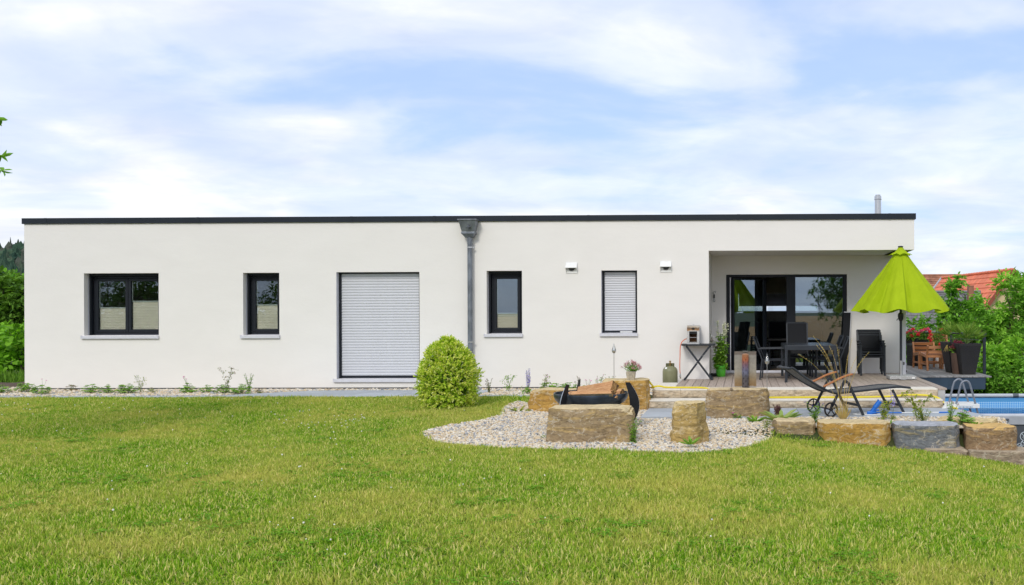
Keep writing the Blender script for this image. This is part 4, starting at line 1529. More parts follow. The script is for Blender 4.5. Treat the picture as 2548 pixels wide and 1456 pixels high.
def blade(ang, name):
    """crescent plate standing radially: arc outside the bowl, foot on the ground, arm to the bowl"""
    out, inn = [], []
    n = 14
    for i in range(n + 1):
        tt = i / n
        z_ = 0.02 + tt * (zr + 0.14)
        bulge = math.sin(math.pi * (0.06 + 0.88 * tt))
        ro = 0.575 + 0.185 * bulge
        ri = 0.555 + 0.060 * bulge if tt < 0.96 else ro - 0.01
        wdt = 0.03 + 0.12 * math.sin(math.pi * (0.10 + 0.84 * tt)) ** 0.7
        out.append((ro, z_))
        inn.append((ro - wdt, z_))
    out[0] = (0.60, 0.0)
    inn[0] = (0.56, 0.0)
    poly = out + inn[::-1]
    ca, sa = math.cos(ang), math.sin(ang)
    tn = Vector((-sa, ca, 0))
    mb = MB()
    k = len(out)
    vs_ = []
    for s_ in (-0.006, 0.006):
        for r_, z_ in out + inn:
            vs_.append(Vector((ca * r_, sa * r_, z_)) + tn * s_)
    q = 2 * k
    fs_ = []
    for i in range(k - 1):
        fs_.append((i, i + 1, k + i + 1, k + i))
        fs_.append((q + i, q + k + i, q + k + i + 1, q + i + 1))
        fs_.append((i, q + i, q + i + 1, i + 1))
        fs_.append((k + i, k + i + 1, q + k + i + 1, q + k + i))
    fs_ += [(0, k, q + k, q), (k - 1, q + k - 1, q + 2 * k - 1, 2 * k - 1)]
    mb.add(vs_, fs_)
    o = mb.build(name, 'blade_steel', bowl)
    arm = MB()
    p_, q_ = Vector((ca * 0.36, sa * 0.36, zr - 0.185)), Vector((ca * 0.64, sa * 0.64, zr - 0.26))
    arm.bar(p_, q_, 0.011, 0.075, tn)
    arm.build('leg_arm', 'blade_steel', o)
    ed = MB()
    for i in range(2, k - 2):
        pa, pb = out[i], out[i + 1]
        ed.bar(Vector((ca * pa[0], sa * pa[0], pa[1])), Vector((ca * pb[0], sa * pb[0], pb[1])), 0.0115, 0.003, tn)
    ed.build('cut_edge', 'cut_edge', o)


blade(R(-8), 'leg')
blade(R(118), 'leg')
blade(R(243), 'leg')

m, t, b = new_mat('split_wood')
c = ramp(t, noise_node(t, objco(t, (1.2, 9, 9)), 4, 7, 0.65, 0.5), [(0.25, (0.30, 0.12, 0.05)), (0.42, (0.62, 0.30, 0.13)), (0.6, (0.74, 0.42, 0.20)), (0.75, (0.80, 0.54, 0.30))])
L(t, c, b.inputs['Base Color'])
b.inputs['Roughness'].default_value = 0.8
bump(t, b, noise_node(t, objco(t, (1.0, 12, 12)), 6, 6, 0.65), 0.9, 0.03)
MATS['split_wood'] = m
m, t, b = new_mat('log_bark')
c = ramp(t, noise_node(t, objco(t, (1.5, 7, 7)), 4, 8, 0.7, 0.8), [(0.3, (0.05, 0.042, 0.030)), (0.5, (0.17, 0.145, 0.085)), (0.7, (0.33, 0.29, 0.20))])
L(t, c, b.inputs['Base Color'])
b.inputs['Roughness'].default_value = 0.9
bump(t, b, noise_node(t, objco(t, (1, 8, 8)), 7, 6, 0.7), 1.0, 0.03)
MATS['log_bark'] = m
m, t, b = new_mat('log_end')
f = noise_node(t, objco(t), 9, 5, 0.6, 0.7)
c = ramp(t, f, [(0.35, (0.02, 0.015, 0.012)), (0.5, (0.22, 0.11, 0.035)), (0.68, (0.48, 0.30, 0.11))])
L(t, c, b.inputs['Base Color'])
b.inputs['Roughness'].default_value = 0.85
bump(t, b, noise_node(t, objco(t), 30, 5, 0.6), 0.6, 0.01)
MATS['log_end'] = m


def log(label, p, q, section, seed, roll=0.0):
    """split log: section = list of (y, z, is_bark) round the end, swept from p to q with rough fibres"""
    p, q = Vector(p), Vector(q)
    ln = (q - p).length
    o = bpy.data.objects.new('log', None)
    COL.objects.link(o)
    o.location = p
    o.rotation_euler = Matrix([((q - p).normalized()), Vector((0, 0, 1)).cross((q - p).normalized()).normalized(), (q - p).normalized().cross(Vector((0, 0, 1)).cross((q - p).normalized()).normalized())]).transposed().to_euler()
    tag(o, label, 'log', 'split logs piled in the fire bowl')
    # subdivide the outline
    pts = []
    for i in range(len(section)):
        a, b_ = section[i], section[(i + 1) % len(section)]
        for k in range(4):
            tt = k / 4
            pts.append((a[0] + (b_[0] - a[0]) * tt, a[1] + (b_[1] - a[1]) * tt, a[2]))
    n = len(pts)
    m_ = 16
    c_, s_ = math.cos(roll), math.sin(roll)
    rows = []
    for i in range(m_ + 1):
        x = ln * i / m_
        row = []
        for j, (y, z, bk) in enumerate(pts):
            d = 1 + 0.16 * mnoise.noise(Vector((x * 3, y * 22, z * 22 + seed))) + 0.06 * mnoise.noise(Vector((x * 14, y * 40, z * 40 + seed)))
            jag = 0.03 * mnoise.noise(Vector((j * 2.3, seed, i * 0.0))) if i in (0, m_) else 0
            yy, zz_ = y * d, z * d
            row.append((x + jag, yy * c_ - zz_ * s_, yy * s_ + zz_ * c_))
        rows.append(row)
    for nm, mt, want in (('split_face', 'split_wood', False), ('bark', 'log_bark', True)):
        mb = MB()
        for i in range(m_):
            for j in range(n):
                if pts[j][2] == want:
                    k = (j + 1) % n
                    mb.add([rows[i][j], rows[i][k], rows[i + 1][k], rows[i + 1][j]], [(0, 1, 2, 3)])
        me_ = bpy.data.meshes.new(nm)
        me_.from_pydata(mb.v, [], mb.f)
        bm = bmesh.new()
        bm.from_mesh(me_)
        bmesh.ops.remove_doubles(bm, verts=bm.verts, dist=1e-4)
        bm.to_mesh(me_)
        bm.free()
        link(nm, me_, mt, o, smooth=True)
    for e in (0, m_):
        ctr = np.mean(np.array(rows[e]), axis=0) + np.array([(-0.01 if e == 0 else 0.01), 0, 0])
        mb = MB().add([tuple(ctr)] + rows[e], [(0, 1 + j, 1 + (j + 1) % n) for j in range(n)])
        mb.build('end_grain', 'log_end', o)
    return o


zb_ = zg + zr
lx = lambda u, v, y: at(u, v, y)
log('big orange split log with its sawn end up on top', at(1440, 977, -5.02), at(1527, 962, -5.60), [(-0.115, -0.05, True), (-0.07, -0.085, True), (0.0, -0.09, True), (0.06, -0.07, False), (0.10, -0.03, False), (0.03, 0.085, False)], 3.0, R(20))
log('long weathered barked log along the bowl front', at(1418, 981, -5.60), at(1524, 978.5, -5.66), [(-0.06, 0.0, True), (-0.04, -0.045, True), (0.02, -0.055, True), (0.065, -0.01, True), (0.03, 0.045, False), (-0.03, 0.04, False)], 7.0)
log('short charred log with dark end at the right of the pile', at(1490, 980, -5.05), at(1549, 980, -5.22), [(-0.08, 0.0, True), (-0.05, -0.06, True), (0.03, -0.07, True), (0.08, 0.0, True), (0.04, 0.07, False), (-0.04, 0.07, False)], 11.0)
log('small ochre split log tucked under the big one', at(1478, 985, -5.50), at(1536, 984, -5.58), [(-0.06, -0.03, True), (0.0, -0.055, True), (0.06, -0.02, False), (0.02, 0.05, False)], 15.0)


# ================================================================== FURNITURE ON THE DECK
def make_chair(name, label, back_h=0.88, w=0.56, high=False, group=None, arms=True):
    """stacking terrace chair, facing -y; origin at floor centre"""
    c = thing(name, label, 'chair', group=group)
    s = 0.042
    hw = w / 2
    bk = 0.27
    lean = 0.16 if not high else 0.13
    zs = 0.43
    for sx_ in (-1, 1):
        x = sx_ * (hw - s / 2)
        MB().bar((x, -0.25, 0), (x, -0.235, 0.645), s, 0.030, (1, 0, 0)).build('leg', 'alu_dark', c, bevel=0.005)
        MB().bar((x, bk + 0.03, 0), (x, bk - 0.02, 0.42), s, 0.030, (1, 0, 0)).build('leg', 'alu_dark', c, bevel=0.005)
        xi = x - sx_ * 0.0
        MB().bar((xi, bk - 0.022, 0.42), (xi, bk + lean, back_h), s * 0.8, 0.026, (1, 0, 0)).build('back_post', 'alu_dark', c, bevel=0.004)
        MB().bar((x, -0.27, 0.655), (x, bk + 0.06, 0.645), 0.055, 0.024, (1, 0, 0)).build('armrest', 'alu_dark', c, bevel=0.005)
        MB().bar((x - sx_ * 0.046, -0.25, zs - 0.015), (x - sx_ * 0.046, bk - 0.03, zs - 0.03), 0.03, 0.032, (1, 0, 0)).build('seat_rail', 'alu_dark', c)
    MB().bar((-hw + 0.045, -0.245, zs - 0.02), (hw - 0.045, -0.245, zs - 0.02), 0.03, 0.03, (0, 1, 0)).build('seat_front', 'alu_dark', c, bevel=0.004)
    # slung seat and back
    seat = MB()
    n = 10
    vs_, fs_ = [], []
    for i in range(n + 1):
        tt = i / n
        y = -0.25 + tt * (bk - 0.02 + 0.25)
        z_ = zs + 0.004 - 0.028 * math.sin(math.pi * tt)
        vs_ += [(-hw + 0.045, y, z_), (hw - 0.045, y, z_), (-hw + 0.045, y, z_ - 0.006), (hw - 0.045, y, z_ - 0.006)]
    for i in range(n):
        a = i * 4
        fs_ += [(a, a + 1, a + 5, a + 4), (a + 2, a + 6, a + 7, a + 3), (a, a + 4, a + 6, a + 2), (a + 1, a + 3, a + 7, a + 5)]
    seat.add(vs_, fs_)
    seat.build('seat', 'textile', c, smooth=True)
    back = MB()
    vs_, fs_ = [], []
    for i in range(n + 1):
        tt = i / n
        z_ = 0.47 + tt * (back_h - 0.47)
        y = bk - 0.022 + (z_ - 0.42) / (back_h - 0.42) * (lean + 0.022) + 0.018 * math.sin(math.pi * tt)
        vs_ += [(-hw + 0.03, y - 0.004, z_), (hw - 0.03, y - 0.004, z_), (-hw + 0.03, y + 0.004, z_), (hw - 0.03, y + 0.004, z_)]
    for i in range(n):
        a = i * 4
        fs_ += [(a, a + 1, a + 5, a + 4), (a + 2, a + 6, a + 7, a + 3), (a, a + 4, a + 6, a + 2), (a + 1, a + 3, a + 7, a + 5)]
    back.add(vs_, fs_)
    back.build('backrest', 'textile', c, smooth=True)
    MB().bar((-hw + 0.02, bk + lean, back_h), (hw - 0.02, bk + lean, back_h), 0.024, 0.03, (0, 1, 0)).build('top_rail', 'alu_dark', c, bevel=0.004)
    return c


GC = 'dark terrace chairs round the dining table'
ch = make_chair('terrace_chair', 'dark terrace chair in profile at the left of the dining table', group=GC)
ch.location = (0.66, -0.02, DECK)
ch.rotation_euler = (0, 0, R(84))
c2 = copy_tree(ch)
c2['label'] = 'dark terrace chair at the right of the table, nearer the camera'
c2.location = (1.78, 0.16, DECK)
c2.rotation_euler = (0, 0, R(-92))
c3 = copy_tree(ch)
c3['label'] = 'dark terrace chair at the right of the table, nearer the glass door'
c3.location = (1.72, 0.78, DECK)
c3.rotation_euler = (0, 0, R(-88))
hb = make_chair('high_back_chair', 'high-backed dark chair facing the camera at the far end of the table', 1.16, 0.50, True, GC)
hb.location = (1.22, 1.02, DECK)
hb.rotation_euler = (0, 0, R(2))
GS = 'stack of dark chairs against the terrace wall'
for k, lab in enumerate(('bottom chair of the dark stack against the terrace wall', 'middle chair of the dark stack against the terrace wall', 'top chair of the dark stack against the terrace wall')):
    cc = copy_tree(ch)
    cc['label'] = lab
    cc['group'] = GS
    p = at(2167.5, 900, 1.12)
    cc.location = (p.x - 0.012 * k + 0.01, 1.10 + 0.016 * k, DECK + 0.055 * k)
    cc.rotation_euler = (0, 0, R(-2))
# inside, behind the glass
GI = 'dining chairs inside the living room'
for k, (x, y, rz, lab) in enumerate(((0.35, 3.0, 10, 'tall dark dining chair indoors behind the left door leaf'), (0.95, 4.6, 170, 'dark dining chair indoors beyond the table, left of the mullion'),
                                     (1.75, 3.1, 5, 'dark dining chair indoors behind the large pane'))):
    cc = copy_tree(hb)
    cc['label'] = lab
    cc['group'] = GI
    cc.location = (x, y, DECK + 0.001)
    cc.rotation_euler = (0, 0, R(rz))
it = thing('dining_table', 'dark dining table indoors behind the glass', 'table', (1.05, 3.8, DECK + 0.001))
MB().box(-0.9, 0.9, -0.45, 0.45, 0.70, 0.74).build('tabletop', 'room_dark', it, bevel=0.005)
for sx_ in (-0.83, 0.83):
    for sy_ in (-0.38, 0.38):
        MB().box(sx_ - .035, sx_ + .035, sy_ - .035, sy_ + .035, 0, 0.699).build('leg', 'room_dark', it)

# dining table outdoors
fl_, fr_ = on(1953, 952, DECK), on(2082, 951.5, DECK)
TX0, TX1, TY0 = fl_.x, fr_.x, fl_.y
TY1 = TY0 + 1.86
tb = thing('dining_table', 'dark metal dining table on the terrace deck', 'table', ((TX0 + TX1) / 2, (TY0 + TY1) / 2, DECK))
tw, tl = (TX1 - TX0) / 2, (TY1 - TY0) / 2
s = 0.055
for sx_ in (-1, 1):
    for sy_ in (-1, 1):
        MB().box(sx_ * (tw - s / 2) - s / 2, sx_ * (tw - s / 2) + s / 2, sy_ * (tl - s / 2) - s / 2, sy_ * (tl - s / 2) + s / 2, 0, 0.645).build('leg', 'alu_dark', tb, bevel=0.004)
mb = MB().box(-tw, tw, -tl, -tl + s, 0.646, 0.735).box(-tw, tw, tl - s, tl, 0.646, 0.735)
mb.box(-tw, -tw + s, -tl + s, tl - s, 0.646, 0.735).box(tw - s, tw, -tl + s, tl - s, 0.646, 0.735)
mb.build('frame', 'alu_dark', tb, bevel=0.004)
npl = 9
for k in range(npl):
    a = -tl + s + (2 * tl - 2 * s) * k / npl
    MB().box(-tw + s + .002, tw - s - .002, a + .004, a + (2 * tl - 2 * s) / npl - .004, 0.715, 0.738).build('slat', 'tabletop', tb, bevel=0.003)

# tall dark panel leaning on the terrace wall
a, b_ = at(2101, 930, REC - 0.12), at(2111, 778, REC - 0.03)
pn = thing('folded_panel', 'tall dark narrow panel leaning beside the glass door', 'panel', (a.x, REC - 0.16, DECK))
hgt = b_.z - DECK
wd_ = 0.165
MB().hexa([(-wd_ / 2, -0.03, 0), (wd_ / 2 - .012, -0.03, 0), (wd_ / 2 - .012, 0.03, 0), (-wd_ / 2, 0.03, 0), (-wd_ / 2 + .085, 0.08, hgt), (wd_ / 2 + .073, 0.08, hgt), (wd_ / 2 + .073, 0.14, hgt), (-wd_ / 2 + .085, 0.14, hgt)]).build('panel', 'textile', pn, bevel=0.006)
MB().hexa([(wd_ / 2 - .011, -0.032, 0), (wd_ / 2, -0.032, 0), (wd_ / 2, 0.032, 0), (wd_ / 2 - .011, 0.032, 0), (wd_ / 2 + .074, 0.078, hgt), (wd_ / 2 + .085, 0.078, hgt), (wd_ / 2 + .085, 0.142, hgt), (wd_ / 2 + .074, 0.142, hgt)]).build('edge_profile', 'alu', pn)
MB().hexa([(-wd_ / 2 + .085, 0.078, hgt + .001), (wd_ / 2 + .086, 0.078, hgt + .001), (wd_ / 2 + .086, 0.142, hgt + .001), (-wd_ / 2 + .085, 0.142, hgt + .001),
           (-wd_ / 2 + .087, 0.078, hgt + .02), (wd_ / 2 + .087, 0.078, hgt + .02), (wd_ / 2 + .087, 0.142, hgt + .02), (-wd_ / 2 + .087, 0.142, hgt + .02)]).build('end_cap', 'alu', pn)

# folding side table with crossed legs, and the upright gas grill on it
a, b_ = on(1702, 947, DECK), on(1772, 947, DECK)
GTX, GTY = (a.x + b_.x) / 2, a.y + 0.22
gt = thing('folding_table', 'dark folding side table with crossed legs by the house wall', 'table', (GTX, GTY, DECK))
hw, hd = 0.29, 0.21
ttop = at(1736, 856.5, GTY - 0.22).z - DECK
MB().box(-0.345, 0.345, -0.24, 0.24, ttop - 0.035, ttop - 0.008).build('tabletop', 'alu_dark', gt, bevel=0.008)
MB().box(-0.352, 0.352, -0.247, 0.247, ttop - 0.0075, ttop).build('rim', 'alu_dark', gt, bevel=0.003)
for sy_, yy in ((-1, -hd), (1, hd)):
    MB().bar((-hw, yy, 0.0), (hw - 0.045, yy, ttop - 0.04), 0.026, 0.040).build('leg', 'alu_dark', gt, bevel=0.004)
    MB().bar((hw, yy + 0.03 * -sy_, 0.0), (-hw + 0.045, yy + 0.03 * -sy_, ttop - 0.04), 0.026, 0.040).build('leg', 'alu_dark', gt, bevel=0.004)
MB().bar((hw - 0.004, -hd + .02, 0.02), (hw - 0.004, hd - .02, 0.02), 0.03, 0.03, (1, 0, 0)).build('stretcher', 'alu_dark', gt)
MB().bar((-hw + 0.004, -hd + .02, 0.02), (-hw + 0.004, hd - .02, 0.02), 0.03, 0.03, (1, 0, 0)).build('stretcher', 'alu_dark', gt)
bol = MB()
for (bx, bz) in ((-0.012, 0.345), (0.112, 0.50)):
    bol.lathe([(0.0, 0), (0.010, 0)], 10, (0, 0, 0))
MB().tube([(-0.018, -hd - 0.016, 0.352), (-0.018, -hd - 0.012, 0.352)], 0.009, 10).build('rivet', 'steel', gt)
MB().tube([(0.105, -hd - 0.016, 0.515), (0.105, -hd - 0.012, 0.515)], 0.009, 10).build('rivet', 'steel', gt)

x0, x1, z0, z1 = rect(1709.5, 1740, 809, 855, GTY - 0.16)
gw_, gh_, gd_ = x1 - x0, z1 - z0, 0.30
gr = thing('gas_grill', 'upright stainless gas grill with scorched front on the folding table', 'grill', ((x0 + x1) / 2, GTY - 0.16, DECK + ttop))
w2 = gw_ / 2
ow, oz0, oz1 = w2 - 0.045, 0.03, gh_ * 0.685
mb = MB().box(-w2, -ow, 0, 0.012, 0.0, gh_).box(ow, w2, 0, 0.012, 0.0, gh_).box(-ow, ow, 0, 0.012, oz1, gh_).box(-ow, ow, 0, 0.012, 0.0, oz0)
mb.build('front_panel', 'grill_steel', gr)
mb = MB().box(-w2, -w2 + .004, 0.0125, gd_, 0, gh_).box(w2 - .004, w2, 0.0125, gd_, 0, gh_).box(-w2, w2, 0.0125, gd_, gh_ + .0005, gh_ + .005).box(-w2 + .005, w2 - .005, gd_ - .004, gd_, 0, gh_)
mb.build('casing', 'steel', gr)
mb = MB().box(-ow - .004, -ow, 0.013, gd_ - .01, oz0, oz1).box(ow, ow + .004, 0.013, gd_ - .01, oz0, oz1).box(-ow, ow, gd_ - .03, gd_ - .025, oz0, oz1).box(-ow, ow, 0.013, gd_ - .01, oz0 - .004, oz0)
mb.build('cooking_chamber', 'grill_inside', gr)
MB().box(-ow, ow, 0.03, gd_ - .04, oz1 - 0.05, oz1 - 0.01).build('burner', 'black_plastic', gr)
for q in range(6):
    z_ = oz0 + 0.02 + q * 0.022
    mb = MB().box(-ow, -ow + .012, 0.008, 0.1, z_, z_ + 0.006).box(ow - .012, ow, 0.008, 0.1, z_, z_ + 0.006)
    mb.build('rack_rail', 'steel', gr)
mb = MB()
for q in range(12):
    xq = -ow + .012 + (2 * ow - .024) * q / 11
    mb.tube([(xq, 0.005, oz0 + .105), (xq, gd_ - .05, oz0 + .105)], 0.002, 5)
mb.tube([(-ow + .01, 0.004, oz0 + .105), (ow - .01, 0.004, oz0 + .105)], 0.0035, 6)
mb.build('grate', 'steel', gr)
MB().box(-ow + .008, ow - .008, -0.004, 0.12, oz0 - 0.002, oz0 + .012).build('drip_tray', 'steel', gr)
MB().box(-0.02, 0.02, 0.10, 0.14, gh_ + .006, gh_ + .02).build('ignition_knob', 'steel', gr)
# scorched round badge and warning triangle printed on the front
bd = MB()
bd.prism([(0, -0.001, gh_ * .90), (0.045, -0.001, gh_ * .835), (0.034, -0.001, gh_ * .80), (0, -0.001, gh_ * .745), (-0.034, -0.001, gh_ * .80), (-0.045, -0.001, gh_ * .835)], (0, 0.0005, 0))
bd.build('badge', 'grill_inside', gr)
tri = MB()
tx, tz_ = -w2 + 0.04, gh_ * 0.915
for (pa, pb) in (((-.014, -.011), (.014, -.011)), ((.014, -.011), (0, .013)), ((0, .013), (-.014, -.011)), ((0, -.005), (0, .005))):
    tri.bar((tx + pa[0], -0.0006, tz_ + pa[1]), (tx + pb[0], -0.0006, tz_ + pb[1]), 0.001, 0.0025)
tri.build('warning_triangle', 'grille', gr)
riv = MB()
for sx_ in (-1, 1):
    for z_ in (0.03, gh_ * .35, gh_ * .7, gh_ - .03):
        riv.tube([(sx_ * (w2 - .016), -0.003, z_), (sx_ * (w2 - .016), 0.0, z_)], 0.005, 8)
riv.build('rivets', 'steel', gr)

# orange gas hose hanging from the grill
def cat(pts, n=8):
    """smooth curve through points"""
    pts = [Vector(p) for p in pts]
    out = []
    for i in range(len(pts) - 1):
        p0, p1, p2, p3 = pts[max(i - 1, 0)], pts[i], pts[i + 1], pts[min(i + 2, len(pts) - 1)]
        for k in range(n):
            tt = k / n
            out.append(0.5 * ((2 * p1) + (-p0 + p2) * tt + (2 * p0 - 5 * p1 + 4 * p2 - p3) * tt ** 2 + (-p0 + 3 * p1 - 3 * p2 + p3) * tt ** 3))
    out.append(pts[-1])
    return out


yh = GTY - 0.27
hp = [at(1710, 843, yh + .2), at(1704, 845, yh + .1), at(1697, 851, yh), at(1693, 862, yh), at(1692, 890, yh), at(1691.5, 915, yh), at(1692.5, 930, yh)]
gh = thing('gas_hose', 'orange gas hose hanging from the grill beside the folding table', 'hose', hp[-1])
MB().tube([p - hp[-1] for p in cat(hp)], 0.0085, 8).build('hose', 'hose_orange', gh, smooth=True)
e = Vector((0, 0, 0))
MB().tube([e + Vector((0, 0, .004)), e + Vector((0.0, 0, -.035)), e + Vector((0.004, 0, -.075))], [0.011, 0.013, 0.010], 8).build('coupling', 'steel', gh)
MB().tube([e + Vector((-0.025, 0, -.045)), e + Vector((0.02, 0, -.06))], 0.010, 8).build('regulator', 'steel', gh)
MB().tube([e + Vector((0.004, 0, -.075)), e + Vector((0.008, 0, -.10))], 0.013, 8).build('nut', 'brass', gh)

# gas bottle
p = at(1667.5, 950, -0.62)
ZG0 = -0.03
gb = thing('gas_bottle', 'olive green gas bottle standing by the house wall', 'gas bottle', (p.x, -0.62, ZG0))
zt_ = at(1667, 911, -0.62).z - ZG0
rb = 0.154
prof = [(0.10, 0.0), (0.13, 0.0), (0.13, 0.035), (rb - .01, 0.05), (rb, 0.08), (rb, zt_ * .5), (rb + .003, zt_ * .505), (rb + .003, zt_ * .52), (rb, zt_ * .525), (rb, zt_ - 0.11), (rb * .93, zt_ - 0.06), (rb * .75, zt_ - 0.025), (rb * .45, zt_ - 0.004), (0.0, zt_ + .004)]
MB().lathe(prof, 40).build('cylinder', 'gas_green', gb, smooth=True)
mb = MB()
for a0 in (0.3, 2.2, 4.2):
    mb.lathe([], 3) if False else None
col_ = []
n = 26
vs_, fs_ = [], []
for i in range(n + 1):
    a = R(-60) + R(240) * i / n + R(30)
    for r_, z_ in ((0.088, zt_ - 0.03), (0.088, zt_ + 0.055), (0.083, zt_ + 0.055), (0.083, zt_ - 0.03)):
        vs_.append((r_ * math.cos(a), r_ * math.sin(a), z_))
for i in range(n):
    for k in range(4):
        q = (k + 1) % 4
        fs_.append((i * 4 + k, i * 4 + q, (i + 1) * 4 + q, (i + 1) * 4 + k))
MB().add(vs_, fs_).build('collar', 'gas_green', gb)
MB().lathe([(0.020, 0), (0.020, 0.05), (0.015, 0.055), (0.015, 0.085), (0.024, 0.088), (0.024, 0.105), (0.0, 0.108)], 12, (0, 0, zt_)).build('valve', 'brass', gb)
MB().tube([(0, -0.015, zt_ + .05), (0.03, -0.05, zt_ + .05)], 0.012, 8).build('valve_outlet', 'brass', gb)
MB().hexa([(-0.10, -0.10, zt_ - .055), (-0.055, -0.128, zt_ - .055), (-0.055, -0.120, zt_ - .055), (-0.10, -0.092, zt_ - .055), (-0.09, -0.087, zt_ - .02), (-0.05, -0.108, zt_ - .02), (-0.05, -0.10, zt_ - .02), (-0.09, -0.08, zt_ - .02)]).build('paper_tag', 'white_plastic', gb)

# ================================================================== GARDEN TORCH: plate with a slotted tube
p = on(1855, 1028, ZP)
tq = thing('garden_torch', 'scorched steel plate with slotted fire tube behind the banded boulder', 'fire torch', (p.x, -3.72, ZP))
th = at(1855, 874.5, -3.72).z - ZP
MB().box(-0.185, 0.185, 0.0, 0.006, 0.0, th).build('plate', 'torch_plate', tq)
tube_t = at(1855, 883, -3.78).z - ZP
rt_ = 0.057
# tube wall with real slots: rings of strips
mb = MB()
nseg, dz_ = 24, 0.0225
rows_n = int(tube_t / dz_)
vs_, fs_ = [], []
for j in range(rows_n + 1):
    for i in range(nseg):
        a = 2 * math.pi * i / nseg
        vs_.append((rt_ * math.cos(a), -0.062 + rt_ * math.sin(a), tube_t * j / rows_n))
for j in range(rows_n):
    for i in range(nseg):
        st_ = (i // 1) % 3 == 0
        if st_ and (j + (0 if (i // 3) % 2 == 0 else 2)) % 4 in (0,) and j < rows_n - 3:
            continue
        a, b_ = j * nseg + i, j * nseg + (i + 1) % nseg
        fs_.append((a, b_, b_ + nseg, a + nseg))
mb.add(vs_, fs_)
mb.build('tube', 'torch_tube', tq, smooth=True)
MB().lathe([(rt_, 0), (rt_ * .85, 0.012), (rt_ * .4, 0.02), (0.0, 0.022)], 24, (0, -0.062, tube_t)).build('tube_cap', 'torch_tube', tq, smooth=True)
MB().box(-0.045, 0.045, -0.03, 0.006, th + .0005, th + .007).build('handle', 'steel', tq)
MB().box(-0.19, 0.19, -0.16, 0.10, -0.0, 0.006).build('foot_plate', 'steel', tq)

# solar lights on stakes: glass drops
def solar(label, u, vtop, y, zb):
    p = at(u, vtop, y)
    o = thing('garden_light', label, 'lamp', (p.x, y, zb), group='teardrop glass lights on thin stakes')
    h = p.z - zb
    MB().tube([(0, 0, 0), (0, 0, h - 0.19)], 0.0055, 8).build('stake', 'steel', o)
    MB().lathe([(0.006, 0), (0.022, 0.006), (0.036, 0.028), (0.040, 0.050), (0.039, 0.058), (0.0, 0.058)], 20, (0, 0, h - 0.195)).build('base_cup', 'steel', o, smooth=True)
    MB().lathe([(0.0395, 0.058), (0.036, 0.078), (0.026, 0.108), (0.014, 0.145), (0.006, 0.175), (0.0, 0.195)], 20, (0, 0, h - 0.195)).build('glass_drop', 'clear_glass', o, smooth=True)
    MB().lathe([(0.012, 0.058), (0.012, 0.085), (0.004, 0.095), (0.0, 0.1)], 12, (0, 0, h - 0.195)).build('candle_tip', 'white_plastic', o, smooth=True)
    return o


solar('teardrop glass garden light on a stake before the shuttered small window', 1527.5, 853.5, -2.15, -0.19)
solar('teardrop glass garden light on a stake right of the scorched torch plate', 1908.5, 877.5, -3.98, ZP)

# ================================================================== PARASOL
PB = on(2244.5, 945, DECK)
PX, PY = PB.x, PB.y + 0.12
bs_ = thing('parasol_stand', 'speckled granite slab base with handle under the parasol', 'parasol base', (PX, PY, DECK))
MB().box(-0.275, 0.275, -0.25, 0.25, 0.012, 0.082).build('slab', 'granite', bs_, bevel=0.008)
for sx_ in (-0.22, 0.22):
    for sy_ in (-0.2, 0.2):
        MB().lathe([(0.022, 0), (0.022, 0.0115)], 12, (sx_, sy_, 0)).build('foot', 'black_plastic', bs_)
MB().tube(cat([(-0.075, -0.252, 0.06), (-0.07, -0.275, 0.05), (-0.05, -0.285, 0.02), (0.0, -0.285, 0.018), (0.05, -0.285, 0.02), (0.07, -0.275, 0.05), (0.075, -0.252, 0.06)], 4), 0.006, 8).build('handle', 'steel', bs_, smooth=True)
MB().tube([(0, 0, 0.083), (0, 0, 0.39)], 0.034, 20).build('sleeve', 'steel', bs_, smooth=True)
MB().lathe([(0.0, 0), (0.03, 0.0), (0.034, 0.012), (0.03, 0.025), (0.0, 0.025)], 14).build('knob', 'black_plastic', bs_).matrix_local = Matrix.Translation((0.045, 0, 0.33)) @ Matrix.Rotation(R(90), 4, 'Y')
MB().tube([(0.03, 0, 0.33), (0.05, 0, 0.33)], 0.008, 8).build('knob_bolt', 'steel', bs_)
MB().box(0.18, 0.24, -0.2515, -0.2505, 0.03, 0.062).build('sticker', 'white_plastic', bs_)

ztop = at(2244, 614, PY).z - DECK
zbot = at(2244, 769, PY).z - DECK
ps = thing('parasol', 'half-open lime green parasol on the terrace corner', 'parasol', (PX, PY, DECK))
MB().tube([(0, 0, 0.39), (0, 0, ztop - 0.04)], 0.0265, 18).build('pole', 'alu_dark', ps, smooth=True)
MB().lathe([(0.03, 0), (0.05, 0.03), (0.062, 0.10), (0.06, 0.15), (0.035, 0.17)], 16, (0, 0, zbot - 0.25)).build('crank_housing', 'black_plastic', ps, smooth=True)
MB().tube([(-0.04, -0.03, zbot - 0.20), (-0.08, -0.04, zbot - 0.21), (-0.09, -0.04, zbot - 0.24)], 0.008, 8).build('crank', 'black_plastic', ps)
MB().lathe([(0.0, 0.03), (0.045, 0.025), (0.058, 0.012), (0.058, 0.0), (0.0, 0.0)], 20, (0, 0, ztop - 0.012)).build('finial', 'alu_dark', ps, smooth=True)
RC = (at(2359.5, 765, PY).x - at(2122.8, 768, PY).x) / 2
ribs_a = [R(-90 - 12 + 45 * k) for k in range(8)]


